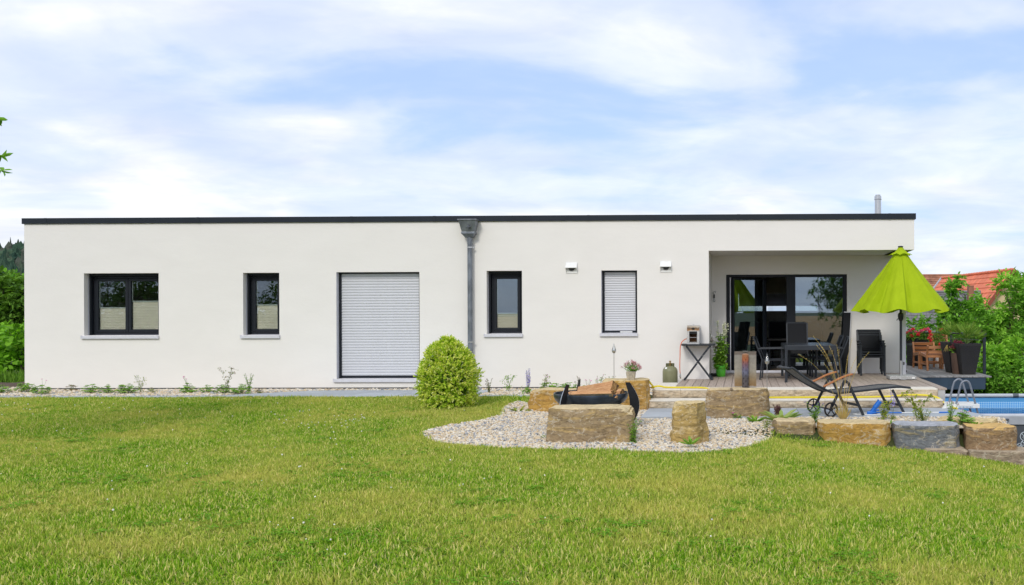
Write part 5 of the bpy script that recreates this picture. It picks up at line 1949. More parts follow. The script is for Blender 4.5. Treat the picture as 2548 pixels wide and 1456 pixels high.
def canopy(r0, z0, r1, z1, nr, sag, drop, crease, seed):
    """cloth between r0,z0 and r1,z1, drawn tight on 8 ribs and slack between them"""
    vs_, fs_ = [], []
    na = 96
    for j in range(nr + 1):
        tt = j / nr
        for i in range(na):
            a = 2 * math.pi * i / na
            ph = ((a - ribs_a[0]) / (math.pi / 4)) % 1.0
            s1 = math.sin(math.pi * ph)
            sl = 1 - sag * (s1 ** 1.2) * (0.25 + 0.75 * tt)
            fold = crease * (math.exp(-((ph - 0.16) / 0.07) ** 2) - 0.8 * math.exp(-((ph - 0.30) / 0.08) ** 2) + 0.5 * math.exp(-((ph - 0.80) / 0.09) ** 2)) * tt ** 0.7 * (1 - 0.45 * tt)
            wob = 0.03 * fbm((math.cos(a) * 3 + seed, math.sin(a) * 3, tt * 2), 3)
            r_ = (r0 + (r1 - r0) * (tt ** 1.04)) * sl * (1 + fold) + wob * tt
            z_ = z0 + (z1 - z0) * tt - drop * s1 ** 1.3 * tt ** 3 - 0.02 * math.sin(math.pi * tt)
            vs_.append((r_ * math.cos(a), r_ * math.sin(a), z_))
    for j in range(nr):
        for i in range(na):
            a, b_ = j * na + i, j * na + (i + 1) % na
            fs_.append((a, b_, b_ + na, a + na))
    return MB().add(vs_, fs_)


cp = canopy(0.10, ztop - 0.10, RC, zbot, 22, 0.12, 0.085, 0.24, 1).build('canopy', 'canopy', ps, smooth=True)
# stitched valance hem at the lower edge
hem = MB()
na = 96
vs_, fs_ = [], []
ring = cp.data.vertices
for i in range(na):
    p = ring[22 * na + i].co
    q = Vector((p.x * 0.95, p.y * 0.95, p.z - 0.004))
    vs_ += [tuple(p), tuple(q)]
for i in range(na):
    a, b_ = 2 * i, 2 * ((i + 1) % na)
    fs_.append((a, b_, b_ + 1, a + 1))
hem.add(vs_, fs_).build('hem', 'canopy', cp, smooth=True)
canopy(0.045, ztop - 0.015, 0.235, ztop - 0.185, 8, 0.10, -0.035, 0.05, 4).build('vent_flap', 'canopy', ps, smooth=True)
for a in ribs_a:
    MB().tube([(0.05 * math.cos(a), 0.05 * math.sin(a), ztop - 0.13), ((RC - .06) * math.cos(a), (RC - .06) * math.sin(a), zbot + 0.01)], 0.007, 6).build('rib', 'alu_dark', ps)
    MB().tube([(0.04 * math.cos(a), 0.04 * math.sin(a), zbot + 0.25), (0.5 * RC * math.cos(a), 0.5 * RC * math.sin(a), (ztop + zbot) / 2 - 0.05)], 0.006, 6).build('strut', 'alu_dark', ps)
MB().tube([(0, 0, zbot + 0.22), (0, 0, zbot + 0.30)], 0.05, 12).build('runner', 'black_plastic', ps)

# slim galvanised corner column of the roof, part of the house
cpx = at(2248.8, 860, 0.6)
MB().box(cpx.x - 0.04, cpx.x + 0.04, 0.56, 0.64, DECK - 0.02, ZSOF + 0.01).build('corner_column', 'alu', house, bevel=0.004)
MB().tube([(cpx.x + 0.042, 0.57, DECK + 0.12), (cpx.x + 0.055, 0.57, DECK + 0.12)], 0.022, 10).build('column_plug', 'black_plastic', house)

# ================================================================== LOUNGER
LB = on(2065, 1037.5, ZP)
lrot = R(20)
lo = thing('sun_lounger', 'black wheeled sun lounger with wooden armrests on the patio', 'sun lounger', (LB.x - math.sin(lrot) * 0.30, LB.y + math.cos(lrot) * 0.30, ZP), lrot)
hw = 0.30
BM = 'alu_dark'
for sy_ in (-1, 1):
    y = sy_ * hw
    yi = sy_ * (hw - 0.05)
    # A-shaped side legs
    MB().bar((0.27, y, 0.585), (0.02, y, 0.14), 0.026, 0.045).build('leg', BM, lo, bevel=0.006)
    MB().bar((0.27, y, 0.585), (0.33, y, 0.545), 0.026, 0.045).build('leg_bend', BM, lo, bevel=0.006)
    MB().bar((0.33, y, 0.555), (0.61, y, 0.0), 0.026, 0.045).build('leg', BM, lo, bevel=0.006)
    MB().bar((1.18, yi, 0.40), (1.40, yi, 0.0), 0.026, 0.045).build('leg', BM, lo, bevel=0.006)
    # side rails of seat and back, tubular and gently bent
    prof = [(-0.66, 0.805), (-0.62, 0.80), (-0.40, 0.64), (-0.15, 0.49), (0.03, 0.405), (0.14, 0.375), (0.25, 0.38), (0.8, 0.415), (1.25, 0.445), (1.50, 0.425)]
    MB().tube(cat([(a, yi, c_) for a, c_ in prof], 4), 0.019, 10).build('side_rail', BM, lo, smooth=True)
    # armrest, bowed timber
    ar = [(-0.11, 0.50), (0.02, 0.555), (0.2, 0.632), (0.34, 0.675), (0.41, 0.685)]
    top_ = [(a, c_ + 0.014) for a, c_ in ar]
    poly = [(a, y - 0.028, c_ - 0.014) for a, c_ in ar] + [(a, y - 0.028, c_) for a, c_ in top_[::-1]]
    MB().prism(poly, (0, 0.056, 0)).build('armrest', 'armrest_wood', lo, bevel=0.008)
    # wheel
    wh = bpy.data.objects.new('wheel', None)
    COL.objects.link(wh)
    wh.parent = lo
    wh.location = (0.0, y + sy_ * 0.045, 0.122)
    rw = 0.122
    tp = [(rw - 0.022, -0.018), (rw - 0.004, -0.02), (rw, -0.010), (rw, 0.010), (rw - 0.004, 0.02), (rw - 0.022, 0.018), (rw - 0.022, -0.018)]
    MB().lathe(tp, 36).build('tyre', 'black_plastic', wh, smooth=True).matrix_local = Matrix.Rotation(R(90), 4, 'X')
    MB().lathe([(0.0, -0.02), (0.028, -0.02), (0.028, 0.02), (0.0, 0.02)], 16).build('hub', 'black_plastic', wh).matrix_local = Matrix.Rotation(R(90), 4, 'X')
    sp_ = MB()
    for k in range(5):
        a = 2 * math.pi * k / 5 + 0.3
        sp_.bar((0.02 * math.cos(a), 0, 0.02 * math.sin(a)), ((rw - .02) * math.cos(a), 0, (rw - .02) * math.sin(a)), 0.014, 0.018)
    sp_.build('spokes', 'black_plastic', wh, bevel=0.003)
MB().tube([(0, -hw - 0.05, 0.122), (0, hw + 0.05, 0.122)], 0.012, 8).build('axle', BM, lo)
MB().bar((0.52, -hw, 0.17), (0.52, hw, 0.17), 0.022, 0.04, (1, 0, 0)).build('crossbar', BM, lo)
MB().bar((1.325, -hw + .05, 0.14), (1.325, hw - .05, 0.14), 0.022, 0.04, (1, 0, 0)).build('crossbar', BM, lo)
MB().tube([(1.50, -hw + .05, 0.425), (1.53, -hw + .07, 0.42), (1.53, hw - .07, 0.42), (1.50, hw - .05, 0.425)], 0.019, 10).build('foot_rail', BM, lo, smooth=True)
MB().tube([(-0.66, -hw + .05, 0.805), (-0.70, -hw + .07, 0.80), (-0.70, hw - .07, 0.80), (-0.66, hw - .05, 0.805)], 0.019, 10).build('head_rail', BM, lo, smooth=True)


def sling(pr, nm, sub):
    pts = cat([(a, 0, c_) for a, c_ in pr], 6)
    vs_, fs_ = [], []
    for p in pts:
        for y in (-hw + .055, hw - .055):
            for dz in (0.008, 0.002):
                vs_.append((p.x, y, p.z + dz))
    for i in range(len(pts) - 1):
        a = i * 4
        fs_ += [(a, a + 2, a + 6, a + 4), (a + 1, a + 5, a + 7, a + 3), (a, a + 4, a + 5, a + 1), (a + 2, a + 3, a + 7, a + 6)]
    MB().add(vs_, fs_).build(nm, 'sling_mesh', lo, smooth=True)


m, t, b = new_mat('sling_mesh')
wv = t.nodes.new('ShaderNodeTexWave')
wv.wave_type = 'BANDS'
wv.bands_direction = 'X'
wv.inputs['Scale'].default_value = 14
wv.inputs['Distortion'].default_value = 2.2
wv.inputs['Detail'].default_value = 1
wv.inputs['Detail Scale'].default_value = 3
L(t, objco(t), wv.inputs['Vector'])
L(t, ramp(t, wv.outputs['Fac'], [(0.35, (0.028, 0.026, 0.026)), (0.75, (0.20, 0.195, 0.19))]), b.inputs['Base Color'])
b.inputs['Roughness'].default_value = 0.6
MATS['sling_mesh'] = m
sling([(-0.68, 0.80), (-0.62, 0.795), (-0.40, 0.635), (-0.15, 0.485), (0.03, 0.40)], 'back_sling', 0)
sling([(0.06, 0.392), (0.14, 0.37), (0.25, 0.375), (0.8, 0.41), (1.25, 0.44), (1.49, 0.425)], 'seat_sling', 0)

# ================================================================== POOL VACUUM, HOSE, LADDER, POOL
vb = on(2168, 1031, ZP)
vc = thing('pool_vacuum', 'blue plastic pool vacuum head lying by the lounger', 'pool vacuum', (vb.x, vb.y, ZP))
MB().tube([(0.0, 0, 0.035), (0.045, 0.0, 0.09), (0.06, 0, 0.115), (0.062, 0, 0.118), (0.135, 0, 0.205), (0.137, 0, 0.207), (0.15, 0, 0.222)], [0.034, 0.034, 0.036, 0.042, 0.042, 0.050, 0.048], 18).build('nozzle', 'pool_blue_plastic', vc, smooth=True)
MB().tube([(-0.02, -0.05, 0.028), (0.075, 0.03, 0.03)], 0.026, 14).build('swivel', 'pool_blue_plastic', vc, smooth=True)
MB().prism([(-0.085, -0.08, 0.0), (0.0, -0.085, 0.0), (0.01, 0.05, 0.0), (-0.05, 0.06, 0.0)], (0, 0, 0.055)).build('brush_head', 'pool_blue_plastic', vc, bevel=0.01)
MB().tube([(0.03, 0, 0.075), (0.09, 0, 0.07), (0.13, 0, 0.07)], 0.014, 10).build('grip', 'pool_blue_plastic', vc, smooth=True)
MB().lathe([(0.235, 0.0), (0.24, 0.006), (0.235, 0.012), (0.22, 0.012), (0.22, 0.0), (0.235, 0.0)], 36, (-0.07, -0.02, 0.001), 1.0, 0.5).build('lint_ring', 'white_plastic', vc)
pe = on(2362, 1028.0, ZP)
pl_ = thing('pool_pole', 'blue and white telescopic pole lying across the patio', 'pole', (vb.x + 0.06, vb.y + 0.03, ZP + 0.013))
d = Vector((pe.x - vb.x - 0.06, pe.y - vb.y - 0.03, 0))
MB().tube([(0, 0, 0.012), tuple(d * 0.36 + Vector((0, 0, 0.004)))], 0.011, 10).build('blue_section', 'pool_blue_plastic', pl_)
MB().tube([tuple(d * 0.36 + Vector((0, 0, 0.004))), tuple(d * 0.86)], 0.0085, 10).build('white_section', 'white_plastic', pl_)
MB().tube([tuple(d * 0.86), tuple(d)], 0.012, 10).build('blue_section', 'pool_blue_plastic', pl_)

# yellow garden hose: over the flower-pot boulder, down the steps, along the lower tread to the pool
zr4 = 0.385
hpts = [at(1553, 956, -2.62), at(1572, 950, -2.6), at(1600, 945.5, -2.65), at(1612, 947, -2.7), at(1621, 957, -2.62), at(1627, 964.5, -2.50), at(1621, 964, -2.40), at(1640, 961, -2.32)]
hpts = [Vector(p) for p in hpts]
hpts += [Vector((-1.42, -2.30, DECK + 0.02)), Vector((-1.0, -2.36, DECK + 0.02)), Vector((-0.72, -2.44, DECK + 0.018)), Vector((-0.50, -2.53, DECK - 0.04)), Vector((-0.30, -2.62, 0.055)), Vector((-0.05, -2.66, 0.02)),
         Vector((0.5, -2.62, 0.018)), Vector((1.2, -2.60, 0.018)), Vector((2.0, -2.61, 0.018)), Vector((2.6, -2.60, 0.03)), Vector((3.0, -2.62, 0.06)), Vector((3.35, -2.66, 0.05)), Vector((3.52, -2.72, 0.0)), Vector((3.60, -2.80, -0.09)), Vector((3.66, -2.95, ZP + 0.018)), Vector((3.72, -3.2, ZP + 0.018))]
hz_ = thing('garden_hose', 'yellow garden hose snaking over the boulder and along the steps', 'hose', hpts[0])
crv = cat(hpts, 8)
MB().tube([p - hpts[0] for p in crv], 0.0165, 10).build('hose', 'hose_yellow', hz_, smooth=True)
MB().tube([p - hpts[0] + Vector((0, -0.0155, 0.004)) for p in crv], 0.0035, 5).build('stripe', 'hose_stripe', hz_)

# pool
PX0, PX1, PY0, PY1, PZ = 3.72, 9.5, -3.42, 0.35, -0.20
pool = thing('pool', 'rectangular above-ground frame pool with blue liner beside the patio', 'pool', (0, 0, 0))
m, t, b = new_mat('pool_liner')
co = objco(t)
sp = t.nodes.new('ShaderNodeSeparateXYZ')
L(t, co, sp.inputs[0])
fx_ = math_node(t, 'FRACT', math_node(t, 'MULTIPLY', math_node(t, 'ADD', sp.outputs[0], sp.outputs[1]), 26.0))
fz_ = math_node(t, 'FRACT', math_node(t, 'MULTIPLY', sp.outputs[2], 26.0))
gx_ = math_node(t, 'GREATER_THAN', fx_, 0.24)
gz_ = math_node(t, 'GREATER_THAN', fz_, 0.24)
til = math_node(t, 'MULTIPLY', gx_, gz_)
below = math_node(t, 'LESS_THAN', sp.outputs[2], PZ - 0.165)
tilec = mixc(t, til, (0.50, 0.78, 0.98), (0.035, 0.34, 0.88))
L(t, mixc(t, below, (0.10, 0.36, 0.70), tilec), b.inputs['Base Color'])
b.inputs['Roughness'].default_value = 0.45
MATS['pool_liner'] = m
mb = MB()
zf_ = -1.25
mb.add([(PX0, PY0, zf_), (PX1, PY0, zf_), (PX1, PY1, zf_), (PX0, PY1, zf_), (PX0, PY0, PZ - .02), (PX1, PY0, PZ - .02), (PX1, PY1, PZ - .02), (PX0, PY1, PZ - .02)],
       [(0, 1, 2, 3), (0, 1, 5, 4), (1, 2, 6, 5), (2, 3, 7, 6), (3, 0, 4, 7)])
me = bpy.data.meshes.new('liner')
me.from_pydata(mb.v, [], mb.f)
link('liner', me, 'pool_liner', pool)
for (xa, xb, ya, yb) in ((PX0 - .012, PX1 + .012, PY0 - .016, PY0 - .004), (PX0 - .012, PX1 + .012, PY1 + .004, PY1 + .016), (PX0 - .016, PX0 - .004, PY0, PY1), (PX1 + .004, PX1 + .016, PY0, PY1)):
    MB().box(xa, xb, ya, yb, -1.28, PZ - 0.13).build('outer_wall', 'pool_liner_out', pool)
for (pa, pb) in (((PX0, PY0), (PX1, PY0)), ((PX0, PY1), (PX1, PY1)), ((PX0, PY0), (PX0, PY1)), ((PX1, PY0), (PX1, PY1))):
    dx_, dy_ = pb[0] - pa[0], pb[1] - pa[1]
    ln = math.hypot(dx_, dy_)
    ux, uy = dx_ / ln, dy_ / ln
    MB().tube([(pa[0] + ux * .05, pa[1] + uy * .05, PZ - 0.035), (pb[0] - ux * .05, pb[1] - uy * .05, PZ - 0.035)], 0.042, 16).build('rim_tube', 'pool_rim', pool, smooth=True)
# outer sleeve of the near side, and its legs
MB().box(PX0, PX1, PY0 - .046, PY0 - .040, PZ - 0.175, PZ - 0.035).build('rim_sleeve', 'pool_grey', pool)
MB().box(PX0, PX1, PY1 - .042, PY1 - .036, PZ - 0.14, PZ - 0.04).build('rim_sleeve', 'pool_liner_blue', pool) if False else None
for xq in (at(2503, 1050, PY0 - 0.06).x, at(2503, 1050, PY0 - 0.06).x + 1.1, at(2503, 1050, PY0 - 0.06).x + 2.2):
    MB().tube([(xq, PY0 - 0.058, PZ - 0.095), (xq, PY0 - 0.11, PZ - 0.35), (xq, PY0 - 0.20, -1.25)], 0.027, 12).build('leg', 'pool_leg', pool, smooth=True)
    MB().lathe([(0.055, 0), (0.055, 0.02), (0.03, 0.026)], 16, (xq, PY0 - 0.058, PZ - 0.095)).build('leg_collar', 'pool_leg', pool)
MB().tube([(PX0 + 2.02, PY1, PZ - 0.035), (PX0 + 2.14, PY1, PZ - 0.035)], 0.046, 16).build('rim_joint', 'pool_leg', pool, smooth=True)
# safety pictograms on the outer wall
for k, (u, v, r_) in enumerate(((2549, 1086, 11.5), (2551, 1106, 12), (2537, 1110, 7.5), (2541, 1122, 8.5))):
    c_ = at(u, v, PY0 - 0.018)
    rr = r_ / 148.0
    mb = MB()
    n = 24
    vs_, fs_ = [], []
    for i in range(n):
        a = 2 * math.pi * i / n
        for q in (rr, rr * 0.84):
            vs_.append((c_.x + q * math.cos(a), PY0 - 0.0185, c_.z + q * math.sin(a)))
    for i in range(n):
        a, b_ = 2 * i, 2 * ((i + 1) % n)
        fs_.append((a, b_, b_ + 1, a + 1))
    mb.add(vs_, fs_)
    mb.bar((c_.x - rr * .62, PY0 - 0.0187, c_.z + rr * .62), (c_.x + rr * .62, PY0 - 0.0187, c_.z - rr * .62), 0.0004, rr * 0.14)
    mb.bar((c_.x - rr * .1, PY0 - 0.0187, c_.z - rr * .5), (c_.x + rr * .25, PY0 - 0.0187, c_.z + rr * .35), 0.0004, rr * 0.2)
    mb.bar((c_.x - rr * .4, PY0 - 0.0187, c_.z - rr * .2), (c_.x + rr * .3, PY0 - 0.0187, c_.z + rr * .1), 0.0004, rr * 0.14)
    mb.build('pictogram', 'white_print', pool)
wtr = MB().box(PX0 + .003, PX1 - .003, PY0 + .003, PY1 - .003, PZ - 0.30, PZ - 0.295)
wm = bpy.data.meshes.new('water')
wm.from_pydata([(PX0 + .003, PY0 + .003, PZ - 0.30), (PX1 - .003, PY0 + .003, PZ - 0.30), (PX1 - .003, PY1 - .003, PZ - 0.30), (PX0 + .003, PY1 - .003, PZ - 0.30)], [], [(0, 1, 2, 3)])
wo_ = link('water_surface', wm, 'water', pool)

# ladder
ld = thing('pool_ladder', 'grey tube pool ladder with white step tray beside the patio edge', 'ladder', (3.9, -2.8, ZP))
zt_ = -0.09 - ZP
for yy, dx_ in ((-0.20, 0.0), (0.20, -0.03)):
    x0_, x1_ = -0.155 + dx_, 0.20 + dx_
    topz = zt_ + 0.43
    pts = [(x0_ - 0.06, yy, 0.0), (x0_, yy, zt_), (x0_ + 0.085, yy, topz - 0.09), (x0_ + 0.13, yy, topz - 0.02), (x0_ + 0.185, yy, topz), (x0_ + 0.235, yy, topz - 0.03), (x0_ + 0.265, yy, topz - 0.11), (x1_, yy, zt_), (x1_ + 0.12, yy, -0.45), (x1_ + 0.22, yy, -1.0)]
    MB().tube(cat(pts, 5), 0.0185, 12).build('side_tube', 'tube_grey', ld, smooth=True)
mb = MB().box(-0.33, 0.26, -0.245, 0.245, zt_ + 0.002, zt_ + 0.022).box(-0.33, 0.26, -0.245, -0.235, zt_ - 0.05, zt_ + 0.0015).box(-0.33, 0.26, 0.235, 0.245, zt_ - 0.05, zt_ + 0.0015)
mb.build('step_tray', 'white_plastic', ld, bevel=0.006)
for xa in (-0.37, -0.34):
    pass
MB().prism([(-0.40, -0.245, zt_ - .055), (-0.325, -0.245, zt_ - .055), (-0.31, -0.245, zt_ + .022), (-0.345, -0.245, zt_ + .022)], (0, 0.07, 0)).build('tray_foot', 'white_plastic', ld, bevel=0.004)
MB().prism([(-0.40, 0.175, zt_ - .055), (-0.325, 0.175, zt_ - .055), (-0.31, 0.175, zt_ + .022), (-0.345, 0.175, zt_ + .022)], (0, 0.07, 0)).build('tray_foot', 'white_plastic', ld, bevel=0.004)
MB().box(-0.12, 0.14, -0.2475, -0.2455, zt_ - 0.042, zt_ - 0.008).build('warning_strip', 'white_print', ld)
for k in range(4):
    xq = -0.10 + k * 0.062
    mb = MB().bar((xq, -0.2485, zt_ - .036), (xq + .012, -0.2485, zt_ - .014), 0.0008, 0.004).bar((xq, -0.2485, zt_ - .034), (xq + .024, -0.2485, zt_ - .034), 0.0008, 0.004)
    mb.build('warning_mark', 'grille', ld)
for k, z_ in enumerate((-0.35, -0.62)):
    MB().box(0.20 - z_ * 0.12, 0.28 - z_ * 0.12, -0.2, 0.2, z_, z_ + 0.03).build('rung', 'white_plastic', ld)

# ================================================================== SIDE DECK, RAILING AND WHAT STANDS THERE
side = bpy.data.objects.new('side_deck', None)
COL.objects.link(side)
structure(side)
SD_Y0 = 0.68
ZS = DECK
x = 3.735
wmesh = {}
rr_ = random.Random(5)
while x < 5.27:
    e_ = rr_.uniform(-0.012, 0.012)
    y1 = 5.9 + e_
    o = link('plank', MB().box(0, 0.131, SD_Y0 + e_, y1, -0.03, 0).mesh('plank'), 'larch_grey', side, bevel=0.003, loc=(x, 0, ZS))
    x += 0.138
MB().box(3.70, 5.26, SD_Y0 + 0.03, SD_Y0 + 0.09, ZS - 0.29, ZS - 0.032).build('fascia_beam', 'beam_blue', side)
MB().box(5.20, 5.26, SD_Y0 + 0.092, 5.9, ZS - 0.29, ZS - 0.032).build('fascia_beam', 'beam_blue', side)
for (px, py) in ((4.95, 1.0), (4.95, 3.9), (3.9, 3.9)):
    MB().box(px - .06, px + .06, py - .06, py + .06, -2.2, ZS - 0.292).build('support_post', 'beam_blue', side)
MB().box(3.62, 3.733, 0.66, 5.9, DECK - 0.06, DECK - 0.001).build('plank', 'larch_grey', side)

rl = thing('railing', 'dark steel railing with thin wire cables round the side deck', 'railing', (0, 0, 0))
RA = at(2449, 831, 1.55)
RBp = at(2296, 829, 5.2)
RCc = Vector((3.95, 4.35, RBp.z))
zrail = 1.095
A_, B_, C_ = Vector((RA.x, 1.55, 1.06)), Vector((RBp.x, 5.2, 1.0)), Vector((3.66, 5.7, 1.0))
zrail = 1.0
MB().tube([A_ + Vector((0.03, -0.02, 0)), B_], 0.024, 12).build('top_rail', 'rail_paint', rl, smooth=True)
MB().tube([B_, C_], 0.024, 12).build('top_rail', 'rail_paint', rl, smooth=True)
MB().box(A_.x - .03, A_.x + .03, A_.y - .03, A_.y + .03, ZS - 0.23, A_.z - 0.01).build('post', 'rail_paint', rl)
for f_ in (0.5, 1.0):
    q = A_.lerp(B_, f_)
    MB().box(q.x - .022, q.x + .022, q.y - .022, q.y + .022, ZS, zrail - 0.02).build('post', 'rail_paint', rl)
MB().box(C_.x - .022, C_.x + .022, C_.y - .022, C_.y + .022, ZS, zrail - 0.02).build('post', 'rail_paint', rl)
for k in range(6):
    z_ = ZS + 0.12 + k * 0.125
    MB().tube([(A_.x, A_.y, z_), (B_.x, B_.y, z_)], 0.006, 6).build('cable', 'cable', rl)
    MB().tube([(B_.x, B_.y, z_), (C_.x, C_.y, z_)], 0.006, 6).build('cable', 'cable', rl)


def garden_chair(label, x, y, rz, w=0.66, back=True, bh=0.70):
    c = thing('wooden_chair', label, 'chair', (x, y, ZS), rz, 'low slatted wooden garden chairs on the side deck')
    hw_ = w / 2
    for sx_ in (-1, 1):
        xx = sx_ * (hw_ - 0.03)
        MB().bar((xx, -0.27, 0), (xx, -0.25, 0.36), 0.045, 0.05, (1, 0, 0)).build('leg', 'acacia', c, bevel=0.005)
        MB().bar((xx, 0.33, 0), (xx, 0.25, 0.36), 0.045, 0.05, (1, 0, 0)).build('leg', 'acacia', c, bevel=0.005)
        MB().bar((xx, -0.30, 0.385), (xx, 0.30, 0.335), 0.04, 0.075, (1, 0, 0)).build('side_rail', 'acacia', c, bevel=0.005)
        MB().bar((xx, 0.24, 0.30), (xx, 0.36, bh), 0.04, 0.05, (1, 0, 0)).build('back_post', 'acacia', c, bevel=0.005)
        MB().bar((xx, -0.26, 0.15), (xx, 0.29, 0.15), 0.025, 0.04, (1, 0, 0)).build('stretcher', 'acacia', c)
    for k in range(6):
        yy = -0.27 + k * 0.09
        z_ = 0.42 - k * 0.0075
        MB().box(-hw_ + .055, hw_ - .055, yy, yy + 0.07, z_ - 0.02, z_).build('seat_slat', 'acacia', c, bevel=0.003)
    for k in range(3):
        z_ = bh - 0.045 - k * 0.105
        yy = 0.24 + (z_ - 0.30) / (bh - 0.30) * 0.12
        MB().bar((-hw_ + .052, yy, z_), (hw_ - .052, yy, z_), 0.02, 0.075, (0, 1, 0.28)).build('back_slat', 'acacia', c, bevel=0.003)
    MB().bar((-hw_ + .055, 0.0, 0.16), (hw_ - .055, 0.0, 0.16), 0.04, 0.03, (0, 1, 0)).build('cross_stretcher', 'acacia', c)
    return c


def sdp(u, v):
    return on(u, v, ZS)


garden_chair('low slatted wooden chair facing the pool, in front of the black storage box', 4.55, 3.46, R(3), 0.58, True, 0.64)
garden_chair('low slatted wooden chair with its back to the pool', 4.61, 2.82, R(183), 0.58, True, 0.60)
garden_chair('tall-backed slatted wooden chair at the railing', at(2343, 870, 4.3).x, 4.05, R(8), 0.46, True, 0.86)

sb = thing('storage_box', 'black slatted plastic storage box with lid on the side deck', 'storage box', (4.57, 4.55, ZS), R(6))
bw2, bd2, bh2 = 0.25, 0.26, 0.57
MB().box(-bw2, bw2, -bd2, bd2, 0.0, bh2 - 0.04).build('body', 'pot_black', sb)
for k in range(10):
    z_ = 0.02 + k * 0.05
    for c_ in range(3):
        a = -bw2 + 0.012 + c_ * (2 * bw2 - .012) / 3
        MB().hexa([(a, -bd2 - .002, z_), (a + .15, -bd2 - .002, z_), (a + .15, -bd2 - .0005, z_), (a, -bd2 - .0005, z_), (a, -bd2 - .016, z_ + .04), (a + .15, -bd2 - .016, z_ + .04), (a + .15, -bd2 - .0005, z_ + .04), (a, -bd2 - .0005, z_ + .04)]).build('slat', 'pot_black', sb)
        MB().hexa([(-bw2 - .002, a, z_), (-bw2 - .0005, a, z_), (-bw2 - .0005, a + .15, z_), (-bw2 - .002, a + .15, z_), (-bw2 - .016, a, z_ + .04), (-bw2 - .0005, a, z_ + .04), (-bw2 - .0005, a + .15, z_ + .04), (-bw2 - .016, a + .15, z_ + .04)]).build('slat', 'pot_black', sb)
MB().box(-bw2 - .025, bw2 + .025, -bd2 - .025, bd2 + .025, bh2 - 0.039, bh2).build('lid', 'alu_dark', sb, bevel=0.01)


def square_pot(label, x, y, h, wt, wb, mat, ridges=True, name='planter', rz=0.0):
    o = thing(name, label, 'planter', (x, y, ZS), rz)
    a, b_ = wt / 2, wb / 2
    t_ = 0.02
    MB().hexa([(-b_, -b_, 0), (b_, -b_, 0), (b_, b_, 0), (-b_, b_, 0), (-a, -a, h - 0.03), (a, -a, h - 0.03), (a, a, h - 0.03), (-a, a, h - 0.03)]).build('body', mat, o, bevel=0.01)
    mb = MB().box(-a - .004, a + .004, -a - .004, -a + t_, h - 0.0295, h).box(-a - .004, a + .004, a - t_, a + .004, h - 0.0295, h).box(-a - .004, -a + t_, -a + t_, a - t_, h - 0.0295, h).box(a - t_, a + .004, -a + t_, a - t_, h - 0.0295, h)
    mb.build('rim', mat, o, bevel=0.004)
    MB().box(-a + t_, a - t_, -a + t_, a - t_, h - 0.028, h - 0.02).build('soil', 'soil', o)
    if ridges:
        rg = MB()
        nr = 34
        for k in range(nr):
            tt = (k + 0.5) / nr
            s_ = b_ + (a - b_) * tt * (h / (h - 0.03)) * 0.97
            z_ = tt * (h - 0.04)
            rg.box(-s_ - .0035, s_ + .0035, -s_ - .0035, s_ + .0035, z_ - .004, z_ + .004)
        rg.build('ribbing', mat, o)
    return o


q = sdp(2409, 932.5)
PLX, PLY = q.x, q.y + 0.15
plh = at(2411, 855, PLY - 0.2).z - ZS
P1 = square_pot('tall black tapered planter nearest the deck corner', PLX, PLY, plh, 0.50, 0.30, 'pot_black', rz=R(8))
q = sdp(2377, 929)
P2 = square_pot('tall black tapered planter half behind the nearer one', q.x + 0.05, q.y + 0.28, plh + 0.01, 0.50, 0.30, 'pot_black', rz=R(10))
P2X, P2Y = q.x + 0.05, q.y + 0.28
q = sdp(2383.5, 930.5)
bp = thing('flower_pot', 'brown round pot between the two black planters', 'pot', (q.x - 0.01, q.y + 0.02, ZS))
BPX, BPY = q.x - 0.01, q.y + 0.02
bph = at(2383, 878, BPY).z - ZS
MB().lathe([(0.105, 0), (0.11, 0.01), (0.145, bph - .02), (0.15, bph), (0.135, bph), (0.13, bph - .03), (0.0, bph - .03)], 28).build('pot', 'pot_brown', bp, smooth=True)
q = sdp(2336, 916)
wp = thing('flower_pot', 'white round pot under the wooden chairs', 'pot', (q.x, q.y + 0.45, ZS))
MB().lathe([(0.13, 0), (0.135, 0.01), (0.165, 0.29), (0.18, 0.295), (0.18, 0.33), (0.165, 0.33), (0.16, 0.28), (0.0, 0.28)], 28).build('pot', 'white_plastic', wp, smooth=True)
WPX, WPY = q.x, q.y + 0.45
q = at(2276, 848, 5.1)
fb = thing('flower_box', 'black trough hung on the railing, full of red and pink geraniums', 'flower box', (q.x - 0.02, 5.1, q.z - 0.10), R(-14))
MB().hexa([(-0.36, -0.07, 0), (0.36, -0.07, 0), (0.36, 0.07, 0), (-0.36, 0.07, 0), (-0.38, -0.10, 0.17), (0.38, -0.10, 0.17), (0.38, 0.10, 0.17), (-0.38, 0.10, 0.17)]).build('trough', 'pot_black', fb, bevel=0.006)
MB().box(-0.40, 0.40, -0.02, 0.02, 0.171, 0.176).build('soil', 'soil', fb)
for sx_ in (-0.25, 0.25):
    MB().bar((sx_, 0.11, 0.02), (sx_, 0.11, 0.22), 0.02, 0.006, (1, 0, 0)).build('hook', 'rail_paint', fb)


# ================================================================== VEGETATION
def leaf_obj(name, V, F, mat, parent=None):
    me = np_mesh(name, V, F)
    o = link(name, me, mat, parent)
    me.polygons.foreach_set('use_smooth', [True] * len(me.polygons))
    return o


def nearest_branch(twigs, skel):
    d = np.linalg.norm(twigs[:, None, :] - skel[None, :, :], axis=2)
    return np.argmin(d, axis=1)


